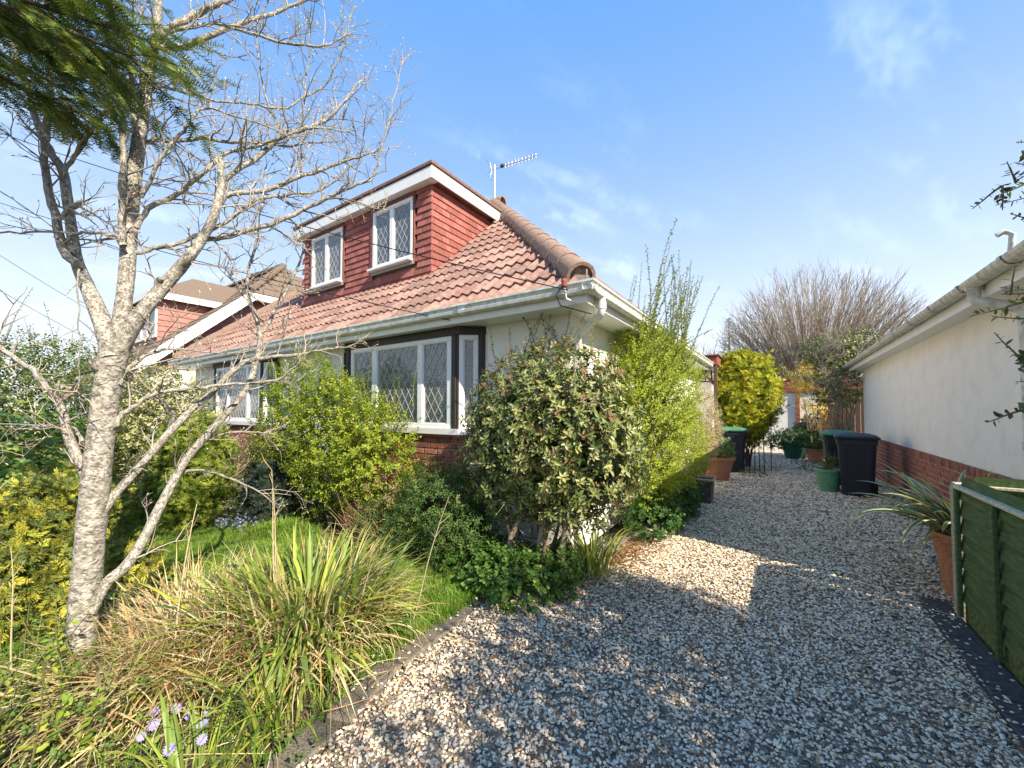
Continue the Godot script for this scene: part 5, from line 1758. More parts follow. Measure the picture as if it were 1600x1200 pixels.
	for k in 36: list.append([V(-4.65 + rf(-1.1, 1.2), 1.35 + rf(-0.1, 0.4), -2.9 + rf(-0.3, 0.3)), V(rf(-0.25, 0.35), 1, rf(-0.1, 0.3)), rf(0.35, 0.7), V(0, 0.1, 0.05)])
	whips(t, list, L.oval, 0.042, pal, M.leaf_soft, 0.014)
	# small dark shrub and its neighbours
	lobes = [[V(-2.85, 0.46, -2.95), V(0.52, 0.5, 0.42)], [V(-3.35, 0.3, -2.85), V(0.42, 0.34, 0.4)], [V(-2.45, 0.3, -2.85), V(0.35, 0.32, 0.35)]]
	shrub("small_leaved_shrub", "low dark green small-leaved shrub left of the rounded evergreen", V(-2.85, 0.05, -2.95), {mesh = L.slim, mat = M.leaf_soft, lobes = lobes, shoots = 4200, leaves = 9, size = 0.034, len = 0.09, pal = [[G.call(0.055, 0.12, 0.025), 0.5], [G.call(0.10, 0.19, 0.035), 0.35], [G.call(0.30, 0.34, 0.08), 0.15]], stems = 14, lumpy = 0.35, up = 0.1})
	t = thing("dying_shrub", "twiggy russet and straw-coloured shrub between the lime-green bush and dark shrub", "shrub", V(-3.5, 0.05, -2.7))
	dry_twigs(t, V(-3.55, 0.05, -2.75), 0.3, 170, 0.55, [[G.call(0.26, 0.13, 0.075), 0.45], [G.call(0.44, 0.36, 0.2), 0.55]])
	foliage(t, {mesh = L.slim, mat = M.straw, lobes = [[V(-3.6, 0.5, -2.8), V(0.42, 0.42, 0.32)]], shoots = 520, leaves = 5, size = 0.035, len = 0.07, pal = [[G.call(0.33, 0.24, 0.12), 0.5], [G.call(0.24, 0.13, 0.08), 0.25], [G.call(0.24, 0.27, 0.07), 0.25]]}, "dry_leaves")
	t = thing("dying_shrub", "brown dead-looking shrub below the far bay window", "shrub", V(-6.4, 0.05, -2.9))
	dry_twigs(t, V(-6.4, 0.05, -2.9), 0.4, 240, 0.8, [[G.call(0.30, 0.19, 0.12), 0.5], [G.call(0.46, 0.39, 0.25), 0.5]])
	foliage(t, {mesh = L.oval, mat = M.straw, lobes = [[V(-6.35, 0.75, -2.9), V(0.62, 0.5, 0.4)], [V(-6.9, 0.6, -2.9), V(0.45, 0.4, 0.4)]], shoots = 1500, leaves = 6, size = 0.036, len = 0.08, pal = [[G.call(0.36, 0.26, 0.17), 0.5], [G.call(0.28, 0.17, 0.115), 0.3], [G.call(0.42, 0.38, 0.22), 0.2]]}, "dry_leaves")
	lobes = [[V(-5.9, 0.3, -2.45), V(0.5, 0.28, 0.3)], [V(-6.5, 0.3, -2.4), V(0.5, 0.26, 0.3)]]
	shrub("variegated_shrub", "low cream-and-green variegated shrub at the lawn's edge below the brown shrub", V(-6.2, 0.05, -2.4), {mesh = L.oval, mat = M.leaf_soft, lobes = lobes, shoots = 900, leaves = 7, size = 0.04, len = 0.08, pal = [[G.call(0.50, 0.48, 0.28), 0.55], [G.call(0.22, 0.28, 0.09), 0.45]], stems = 8}, "variegated shrubs")
	lobes = [[V(-5.45, 0.42, -2.5), V(0.26, 0.42, 0.24)]]
	shrub("dwarf_conifer", "small dark grey-green dwarf conifer beside the lime-green bush", V(-5.45, 0.05, -2.5), {mesh = L.fans, mat = M.needle, lobes = lobes, shoots = 700, leaves = 3, size = 0.1, len = 0.05, pal = [[G.call(0.045, 0.075, 0.05), 0.7], [G.call(0.08, 0.11, 0.07), 0.3]], stems = 4}, "", "conifer")
	# left side of the garden
	lobes = [[V(-7.6, 1.15, -2.0), V(0.85, 1.0, 0.65)], [V(-7.0, 0.85, -1.75), V(0.55, 0.7, 0.45)], [V(-8.4, 1.0, -2.3), V(0.7, 0.9, 0.6)]]
	shrub("variegated_shrub", "tall cream-and-green variegated shrub behind the bare tree's trunk", V(-7.6, 0.03, -2.0), {mesh = L.oval, mat = M.leaf_gloss, lobes = lobes, shoots = 2600, leaves = 8, size = 0.06, len = 0.1, pal = [[G.call(0.52, 0.48, 0.25), 0.5], [G.call(0.18, 0.23, 0.07), 0.32], [G.call(0.32, 0.34, 0.11), 0.18]], stems = 16, lumpy = 0.34}, "variegated shrubs")
	lobes = [[V(-6.5, 0.7, -2.05), V(0.48, 0.68, 0.4)], [V(-6.1, 0.45, -1.95), V(0.35, 0.42, 0.32)]]
	shrub("feathery_conifer", "feathery yellow-green conifer bush in the middle of the left border", V(-6.4, 0.03, -2.0), {mesh = L.fans, mat = M.needle, lobes = lobes, shoots = 1500, leaves = 3, size = 0.13, len = 0.07, pal = [[G.call(0.34, 0.40, 0.05), 0.55], [G.call(0.2, 0.28, 0.04), 0.45]], stems = 8, lumpy = 0.35}, "", "conifer")
	lobes = [[V(-7.3, 1.25, -0.85), V(0.85, 1.0, 0.7)], [V(-8.6, 1.45, -0.1), V(1.0, 1.05, 0.8)], [V(-9.0, 1.45, -1.5), V(0.9, 1.05, 0.8)], [V(-7.9, 1.5, -0.5), V(0.8, 0.95, 0.7)]]
	t = shrub("hedge", "tall loose mixed green hedge along the left side of the garden", V(-8.0, 0.03, -0.7), {mesh = L.oval, mat = M.leaf_soft, lobes = lobes, shoots = 4200, leaves = 8, size = 0.05, len = 0.13, pal = [[G.call(0.15, 0.21, 0.05), 0.45], [G.call(0.26, 0.31, 0.08), 0.35], [G.call(0.08, 0.12, 0.035), 0.2]], stems = 30, spread = 0.9, lumpy = 0.4}, "", "hedge")
	list = []
	for k in 40: list.append([V(-8.0 + rf(-1.2, 1.0), 1.9 + rf(-0.1, 0.4), -0.7 + rf(-0.9, 0.8)), V(rf(-0.4, 0.4), 1, rf(-0.3, 0.3)), rf(0.3, 0.75), V(0.1, -0.2, 0)])
	whips(t, list, L.oval, 0.045, [[G.call(0.12, 0.17, 0.05), 0.6], [G.call(0.2, 0.24, 0.08), 0.4]], M.leaf_soft, 0.03)
	lobes = [[V(-5.7, 0.95, -0.55), V(0.5, 0.52, 0.42)], [V(-5.3, 0.6, -0.5), V(0.45, 0.5, 0.4)]]
	shrub("laurel_bush", "bright green broad-leaved bush at the left edge behind the low limb", V(-5.5, 0.03, -0.55), {mesh = L.round, mat = M.leaf_gloss, lobes = lobes, shoots = 760, leaves = 7, size = 0.062, len = 0.1, pal = [[G.call(0.22, 0.34, 0.045), 0.5], [G.call(0.12, 0.22, 0.03), 0.3], [G.call(0.33, 0.41, 0.08), 0.2]], stems = 10})
	lobes = [[V(-4.4, 0.42, -0.3), V(0.5, 0.45, 0.4)], [V(-4.05, 0.28, -0.72), V(0.42, 0.3, 0.3)], [V(-4.6, 0.6, -0.6), V(0.4, 0.4, 0.35)]]
	shrub("juniper", "spreading golden-green juniper at the left edge beside the bare tree", V(-4.35, 0.03, -0.45), {mesh = L.fans, mat = M.needle, lobes = lobes, shoots = 2600, leaves = 3, size = 0.11, len = 0.08, pal = [[G.call(0.15, 0.19, 0.04), 0.45], [G.call(0.42, 0.41, 0.05), 0.35], [G.call(0.26, 0.28, 0.05), 0.2]], stems = 10, lumpy = 0.4, up = 0.1}, "", "conifer")
	# ground cover by the drive
	lobes = [[V(-1.78, 0.1, -2.72), V(0.36, 0.24, 0.36)], [V(-2.2, 0.12, -2.78), V(0.4, 0.22, 0.28)], [V(-1.66, 0.12, -2.98), V(0.3, 0.22, 0.3)]]
	shrub("ground_cover", "fresh green rounded ground-cover clump under the evergreen beside the kerb", V(-1.8, 0.03, -2.8), {mesh = L.round, mat = M.leaf_soft, lobes = lobes, shoots = 1250, leaves = 6, size = 0.04, len = 0.07, pal = [[G.call(0.12, 0.24, 0.04), 0.5], [G.call(0.18, 0.30, 0.06), 0.3], [G.call(0.07, 0.15, 0.03), 0.2]], stems = 8, stem_r = 0.004}, "ground cover clumps", "ground cover")
	lobes = [[V(-1.28, 0.16, -5.0), V(0.3, 0.3, 0.5)], [V(-1.22, 0.16, -5.9), V(0.28, 0.3, 0.55)], [V(-1.3, 0.16, -6.6), V(0.25, 0.28, 0.4)]]
	shrub("ground_cover", "dark green leafy ground cover along the drive below the barberry", V(-1.27, 0.0, -5.6), {mesh = L.round, mat = M.leaf_soft, lobes = lobes, shoots = 1500, leaves = 6, size = 0.045, len = 0.07, pal = [[G.call(0.05, 0.13, 0.03), 0.6], [G.call(0.10, 0.20, 0.04), 0.4]], stems = 8, stem_r = 0.004}, "ground cover clumps", "ground cover")
	lobes = [[V(-1.2, 1.2, -8.1), V(0.3, 0.62, 0.75)], [V(-1.25, 0.9, -7.4), V(0.3, 0.5, 0.5)]]
	t = shrub("dry_hedge", "straw-brown dry twiggy shrub beside the barberry along the side wall", V(-1.25, 0.0, -7.9), {mesh = L.slim, mat = M.straw, lobes = lobes, shoots = 2200, leaves = 6, size = 0.045, len = 0.1, pal = [[G.call(0.44, 0.36, 0.22), 0.5], [G.call(0.32, 0.23, 0.15), 0.3], [G.call(0.30, 0.32, 0.10), 0.2]], stems = 18, lumpy = 0.35})
	# evergreen beyond the fence; its twigs reach into view
	lobes = [[V(2.4, 1.5, -1.8), V(0.9, 1.35, 0.95)], [V(2.6, 1.6, -0.1), V(1.0, 1.5, 1.1)], [V(2.4, 2.3, -1.6), V(0.85, 1.0, 1.1)], [V(2.8, 1.6, 1.2), V(1.0, 1.5, 1.0)], [V(1.62, 1.9, -2.5), V(0.32, 0.75, 0.3)]]
	t = shrub("privet_tree", "dark-leaved evergreen beyond the fence with thin twigs reaching in at the right edge", V(2.5, 0.0, -0.8), {mesh = L.oval, mat = M.leaf_gloss, lobes = lobes, shoots = 9500, leaves = 8, inner = 0.35, size = 0.06, len = 0.14, pal = [[G.call(0.05, 0.085, 0.03), 0.6], [G.call(0.10, 0.14, 0.045), 0.4]], stems = 14, stem_r = 0.03, spread = 0.3, lumpy = 0.3}, "", "tree")
	list = []
	for q in [2.56, 2.48, 2.36, 2.28, 2.02, 1.94, 1.86, 1.78, 1.72, 1.68, 1.62, 1.56, 1.5, 1.44, 1.4]:
		list.append([V(1.5, q - 0.06, -2.5 + rf(-0.1, 0.1)), V(-1, rf(0.05, 0.22), rf(-0.2, 0.0)), rf(0.52, 0.76), V(0, rf(-0.1, 0.1), 0)])
	for q in list.duplicate():
		for k in 5: list.append([q[0] + q[1].normalized() * q[2] * rf(0.55, 1.0), q[1] * 0.6 + rdir() * 0.8, rf(0.08, 0.2), V(0, 0.1, 0)])
	whips(t, list, L.oval, 0.04, [[G.call(0.06, 0.10, 0.03), 0.6], [G.call(0.18, 0.22, 0.05), 0.4]], M.leaf_gloss, 0.009)
	yew()

func dry_twigs(t: Node3D, at: Vector3, spread: float, n: int, length: float, pal: Array) -> void:
	var b := MB.new()
	for k in n:
		var l := twig_line(at + V(rf(-spread, spread), 0, rf(-spread, spread) * 0.6), V(rf(-0.9, 0.9), 1.0, rf(-0.6, 0.9)), length * rf(0.5, 1.3), 0.004, 5, V(rf(-0.6, 0.6), -0.3, rf(-0.2, 0.6)), 0.14)
		b.col = tint(pick(pal), 0.25)
		b.tube(l[0], l[1], 4, false)
	kind(part(b, "dry_stems", M.twig, t), "stuff")

func yew() -> void:
	var t := thing("yew_tree", "dark green yew branch hanging into the top left corner", "tree", V(-3.3, 0, 1.3))
	var b := MB.new()
	b.col = Color(0.09, 0.06, 0.045)
	var sm := smooth_line(PackedVector3Array([V(-3.3, -0.05, 1.3), V(-3.28, 1.2, 1.27), V(-3.22, 2.4, 1.22), V(-3.2, 3.4, 1.2), V(-3.18, 4.3, 1.2)]), PackedFloat32Array([0.17, 0.14, 0.115, 0.09, 0.05]), 4)
	b.tube(sm[0], sm[1], 14, true)
	part(b, "trunk", M.twig, t)
	var br := MB.new()
	br.col = Color(0.08, 0.055, 0.04)
	var cl := [Cloud.new(), Cloud.new()]
	# boughs from the trunk; each carries flat drooping sprays
	var boughs := []
	for k in 19:
		var a := rf(-0.5, 0.42)
		boughs.append([V(-3.2, rf(3.0, 3.75), 1.2), V(sin(0.42 + a * 0.7), rf(-0.03, 0.1), -cos(0.42 + a * 0.7)), rf(1.4, 1.95)])
	for k in 6: boughs.append([V(-3.2, rf(2.6, 4.0), 1.2), V(rf(-0.2, 1), rf(0.05, 0.3), rf(0.1, 1)), rf(0.8, 1.3)])
	for q in boughs:
		var l := twig_line(q[0], q[1], q[2], 0.018, 11, V(0, -0.12, 0), 0.06)
		var ps: PackedVector3Array = l[0]
		br.tube(ps, l[1], 6, false)
		for k in range(4, ps.size()):
			if ps[k].z > 0.05 and ps[k].z < 1.0 and rng.randf() < 0.7: continue
			var d := (ps[k] - ps[k - 1]).normalized()
			for s in [-1.0, 1.0, -0.6, 0.6]:
				if rng.randf() < 0.3: continue
				var o: Vector3 = d.cross(Vector3.UP) * s
				var sl := twig_line(ps[k], (o * 0.8 + d * 0.8 + V(0, rf(-0.15, 0.2), 0)), rf(0.14, 0.40), 0.004, 5, V(0, rf(-0.7, 0.1), 0), 0.16)
				var sp: PackedVector3Array = sl[0]
				br.tube(sp, sl[1], 4, false)
				for j in range(1, sp.size()):
					var sd := (sp[j] - sp[j - 1]).normalized()
					for e in 3:
						var side := sd.cross(Vector3.UP) * (1.0 if e == 0 else -1.0 if e == 1 else rf(-0.3, 0.3))
						var dd := (sd * 0.9 + side * 0.75 + V(0, rf(-0.35, 0.1), 0)).normalized()
						var sz := rf(0.07, 0.115)
						var c := Color(0.085, 0.15, 0.03) if rng.randf() < 0.5 else Color(0.25, 0.31, 0.05)
						cl[rng.randi() % 2].add(facing(dd, Vector3.UP + rdir() * 0.35).scaled_local(V(sz, sz, sz)), sp[j], tint(c, 0.25))
	kind(part(br, "boughs", M.twig, t), "stuff")
	for k in 2: scatter(cl[k], "needles", L.yew[k], M.needle, t)

# ---------------------------------------------------------------- trees and plants round the end of the drive
func trees_beyond() -> void:
	var G := func(r, g, b): return Color(r, g, b)
	# fan of bare stems
	var t := thing("bare_fan_tree", "wide fan-shaped bare tree of many upright stems beyond the back wall", "tree", V(1.5, 0, -28))
	var b := MB.new()
	for k in 380:
		var az := rf(0, TAU)
		var tilt := 0.80 * sqrt(rng.randf())
		var d := V(sin(tilt) * cos(az), cos(tilt), sin(tilt) * sin(az) * 0.8).normalized()
		var len := (7.9 - 2.2 * tilt * tilt) * rf(0.85, 1.0)
		b.col = tint(G.call(0.34, 0.28, 0.21), 0.35)
		var l := twig_line(V(1.5, 1.2, -28) + d * 0.4, d, len, rf(0.014, 0.028), 9, V(0, 0.0, 0), 0.045)
		b.tube(l[0], l[1], 5, false)
		for q in 12:
			var j := rng.randi_range(3, 8)
			var p: Vector3 = l[0][j].lerp(l[0][j + 1], rng.randf())
			var l2 := twig_line(p, (d * 1.2 + rdir() * 0.75 + V(0, 0.15, 0)), rf(0.6, 1.5) * (1.2 - j * 0.06), 0.009, 4, V(0, 0.3, 0), 0.06)
			b.tube(l2[0], l2[1], 4, false)
			for e in 2:
				var l3 := twig_line(l2[0][rng.randi_range(1, 3)], (d + rdir() * 0.5 + V(0, 0.2, 0)), rf(0.3, 0.6), 0.006, 3, V(0, 0.3, 0), 0.08)
				b.tube(l3[0], l3[1], 3, false)
	kind(part(b, "crown", M.twig, t), "stuff")
	b = MB.new()
	b.col = G.call(0.22, 0.17, 0.12)
	b.tube([V(1.5, -0.05, -28), V(1.5, 0.6, -28), V(1.52, 1.3, -28)], [0.42, 0.38, 0.3], 12)
	part(b, "trunk", M.twig, t)
	# dark spire and thin bare trees left of it
	t = thing("spruce", "small dark conifer spire behind the golden conifer", "conifer", V(-3.4, 0, -37.5))
	b = MB.new()
	b.col = G.call(0.10, 0.07, 0.05)
	b.tube([V(-3.4, -0.05, -37.5), V(-3.4, 4, -37.5), V(-3.4, 9.1, -37.5)], [0.2, 0.13, 0.02], 8)
	part(b, "trunk", M.twig, t)
	var cl := Cloud.new()
	for k in 1500:
		var h := rf(0.6, 9.2)
		var r := (9.4 - h) * 0.27 * pow(rng.randf(), 0.5)
		var a := rf(0, TAU)
		var s := rf(0.35, 0.7) * clampf((9.8 - h) / 6.0, 0.25, 1.0)
		cl.add(facing(V(cos(a), rf(-0.4, 0.15), sin(a)), V(0, 1, 0) + rdir() * 0.3).scaled_local(V(s, s, s)), V(-3.4 + cos(a) * r, h, -37.5 + sin(a) * r), tint(G.call(0.075, 0.095, 0.06), 0.3))
	scatter(cl, "crown", L.fans[0], M.needle, t)
	for q in [[V(-4.6, 0, -30), "thin leafless tree with brownish twigs just left of the dark spire", 6.4], [V(-3.0, 0, -31), "low leafless brown-twigged tree between the dark spire and fan-shaped tree", 5.4], [V(-9.2, 0, -36), "leafless tree showing faintly beside the barberry's upright shoots", 7.6]]:
		t = thing("leafless_tree", q[1], "tree", q[0], "leafless trees beyond the garden")
		b = MB.new()
		b.col = G.call(0.2, 0.15, 0.11)
		b.tube([q[0] + V(0, -0.05, 0), q[0] + V(0.05, 1.5, 0)], [0.13, 0.1], 8)
		part(b, "trunk", M.twig, t)
		b = MB.new()
		for k in 46:
			b.col = tint(G.call(0.26, 0.19, 0.14), 0.3)
			var l := twig_line(q[0] + V(0.05, rf(0.8, 1.6), 0), V(rf(-0.6, 0.6), 1, rf(-0.6, 0.6)), (q[2] - 1.3) * rf(0.6, 1.0), 0.035, 7, V(0, 0.3, 0), 0.08)
			b.tube(l[0], l[1], 5, false)
			for e in 11:
				var l2 := twig_line(l[0][rng.randi_range(2, 6)], V(rf(-0.7, 0.7), 1, rf(-0.7, 0.7)), rf(0.5, 1.4), 0.012, 4, V(0, 0.3, 0), 0.15)
				b.tube(l2[0], l2[1], 3, false)
		kind(part(b, "crown", M.twig, t), "stuff")
	# golden conifer
	var lobes := [[V(-0.78, 1.95, -12.0), V(0.8, 0.98, 0.8)], [V(-0.78, 1.3, -12.0), V(0.58, 0.75, 0.58)], [V(-0.84, 2.35, -12.0), V(0.56, 0.62, 0.56)]]
	t = shrub("golden_conifer", "dense golden-yellow egg-shaped conifer at the far left of the drive", V(-0.72, 0.0, -12.0), {mesh = L.fans, mat = M.needle, lobes = lobes, shoots = 5200, leaves = 3, size = 0.14, len = 0.1, pal = [[G.call(0.52, 0.50, 0.02), 0.5], [G.call(0.36, 0.40, 0.03), 0.33], [G.call(0.17, 0.24, 0.03), 0.17]], stems = 10, lumpy = 0.38, inner = 0.6, up = 0.5, low = 0.42, spread = 0.08, stem_r = 0.02}, "", "conifer")
	# yellow forsythia and the dark evergreen climber over the brown fence
	lobes = [[V(0.85, 2.0, -14.75), V(0.42, 0.75, 0.3)], [V(0.65, 2.5, -14.9), V(0.4, 0.4, 0.3)]]
	t = shrub("forsythia", "sparse yellow-flowered shrub in front of the white back wall", V(0.85, 0.0, -14.75), {mesh = L.slim, mat = M.petal, lobes = lobes, shoots = 480, leaves = 7, size = 0.07, len = 0.25, pal = [[G.call(0.75, 0.54, 0.06), 0.6], [G.call(0.66, 0.56, 0.2), 0.4]], stems = 18, lumpy = 0.4, stem_col = G.call(0.28, 0.2, 0.12)})
	lobes = [[V(1.35, 2.35, -13.75), V(0.62, 0.75, 0.42)], [V(1.2, 3.05, -13.9), V(0.7, 0.45, 0.4)], [V(1.7, 3.1, -13.9), V(0.6, 0.45, 0.4)]]
	t = shrub("evergreen_climber", "dark evergreen climber hanging over the brown fence by the white building", V(1.4, 0.0, -13.8), {mesh = L.oval, mat = M.leaf_gloss, lobes = lobes, shoots = 1100, leaves = 7, size = 0.075, len = 0.16, pal = [[G.call(0.09, 0.14, 0.04), 0.45], [G.call(0.22, 0.26, 0.07), 0.35], [G.call(0.36, 0.36, 0.12), 0.2]], stems = 22, stem_r = 0.018, lumpy = 0.4, stem_col = G.call(0.24, 0.18, 0.13)})
	b = MB.new()
	for k in 46:
		b.col = tint(G.call(0.16, 0.12, 0.09), 0.3)
		spray(b, V(1.4 + rf(-0.5, 0.35), rf(1.4, 3.2), -13.5), V(rf(-0.9, 0.9), rf(0, 0.8), rf(0.1, 0.9)), rf(0.4, 0.75), 0.008, 1, V(0, 0.2, 0))
	kind(part(b, "bare_shoots", M.twig, t), "stuff")
	lobes = [[V(0.95, 0.75, -15.6), V(0.5, 0.5, 0.35)]]
	shrub("spiky_plant", "grey-green spiky plant in front of the white back wall", V(0.95, 0.0, -15.6), {mesh = L.slim, mat = M.leaf_soft, lobes = lobes, shoots = 120, leaves = 5, size = 0.3, len = 0.1, pal = [[G.call(0.16, 0.18, 0.10), 0.6], [G.call(0.26, 0.24, 0.14), 0.4]], stems = 8}, "", "plant")

const NTH := ["first", "second", "third", "fourth", "fifth", "sixth", "seventh", "eighth", "ninth", "tenth"]

# ---------------------------------------------------------------- pots, bins and bits along the drive
func wheelie_bin(label: String, at: Vector3, turn: float, lid: Material) -> void:
	var o := thing("wheelie_bin", label, "bin", at, "wheelie bins on the drive", turn)
	var T := o.global_transform
	var b := MB.new()
	var ring := func(y: float, w: float, d: float, off: float) -> Array:
		var c := 0.05
		var q := []
		for s in [[1, 1], [-1, 1], [-1, -1], [1, -1]]:
			var x: float = s[0] * w * 0.5
			var z: float = s[1] * d * 0.5
			var cc := [Vector3(x, y, z - s[1] * c + off), Vector3(x - s[0] * c * 0.3, y, z - s[1] * c * 0.3 + off), Vector3(x - s[0] * c, y, z + off)]
			if s[0] * s[1] < 0: cc.reverse()
			q.append_array(cc)
		return q
	var rows := [ring.call(0.0, 0.40, 0.44, 0.0), ring.call(0.04, 0.42, 0.46, 0.0), ring.call(0.90, 0.505, 0.60, 0.0), ring.call(0.901, 0.545, 0.64, 0.0), ring.call(0.985, 0.55, 0.65, 0.0), ring.call(0.986, 0.52, 0.61, 0.0), ring.call(0.3, 0.45, 0.50, 0.0)]
	for k in rows.size() - 1:
		for q in 12: b.quad(rows[k][(q + 1) % 12], rows[k][q], rows[k + 1][q], rows[k + 1][(q + 1) % 12])
	b.poly(rows[0])
	piece(b.mesh(), "body", M.bin_navy, o, T)
	b = MB.new()
	var lr := [ring.call(0.995, 0.60, 0.72, 0.0), ring.call(1.025, 0.605, 0.73, 0.0), ring.call(1.05, 0.56, 0.66, 0.0), ring.call(1.08, 0.36, 0.42, -0.02)]
	for k in 3:
		for q in 12: b.quad(lr[k][(q + 1) % 12], lr[k][q], lr[k + 1][q], lr[k + 1][(q + 1) % 12])
	var tp: Array = lr[3].duplicate()
	tp.reverse()
	b.poly(tp)
	b.poly(lr[0])
	piece(b.mesh(), "lid", lid, o, T)
	b = MB.new()
	b.tube([Vector3(-0.24, 1.04, -0.40), Vector3(0.24, 1.04, -0.40)], [0.018, 0.018], 10)
	for x in [-0.24, 0.0, 0.24]: b.cbox(Vector3(x, 1.025, -0.36), Vector3(0.035, 0.05, 0.09), 0.008)
	piece(b.mesh(), "handle", lid, o, T)
	for s in [-1.0, 1.0]:
		b = MB.new()
		b.tube([Vector3(s * 0.235, 0.1, -0.27), Vector3(s * 0.285, 0.1, -0.27)], [0.1, 0.1], 20)
		piece(b.mesh(), "wheel", M.rubber, o, T)
		b = MB.new()
		b.cbox(Vector3(s * 0.15, 0.45, 0.262), Vector3(0.02, 0.7, 0.012), 0.004, Basis(Vector3.RIGHT, 0.09))
		piece(b.mesh(), "moulded_rib", M.bin_navy, o, T)

func pot_profile(r: float, h: float) -> Array:
	return [Vector2(0.0, 0.0), Vector2(r * 0.62, 0.0), Vector2(r * 0.63, 0.004), Vector2(r * 0.92, h * 0.86), Vector2(r * 0.93, h * 0.86), Vector2(r * 0.99, h * 0.865), Vector2(r, h * 0.88), Vector2(r * 1.01, h * 0.985), Vector2(r * 0.99, h), Vector2(r * 0.92, h), Vector2(r * 0.90, h * 0.985), Vector2(r * 0.86, h * 0.84)]

func potted(called: String, label: String, at: Vector3, r: float, h: float, m: Material, group := "pots along the drive", rings := false) -> Node3D:
	var o := thing(called, label, "potted plant", at, group)
	var b := MB.new()
	b.lathe(pot_profile(r, h), 32, at)
	if rings:
		for y in [0.70, 0.76]:
			var rr := r * lerpf(0.63, 0.92, y / 0.86) + 0.002
			b.lathe([Vector2(rr, h * (y - 0.015)), Vector2(rr + 0.006, h * y), Vector2(rr + 0.002, h * (y + 0.015))], 32, at)
	part(b, "pot", m, o)
	b = MB.new()
	b.lathe([Vector2(r * 0.87, h * 0.86), Vector2(r * 0.5, h * 0.9), Vector2(0.001, h * 0.91)], 20, at)
	part(b, "soil", M.soil, o)
	return o

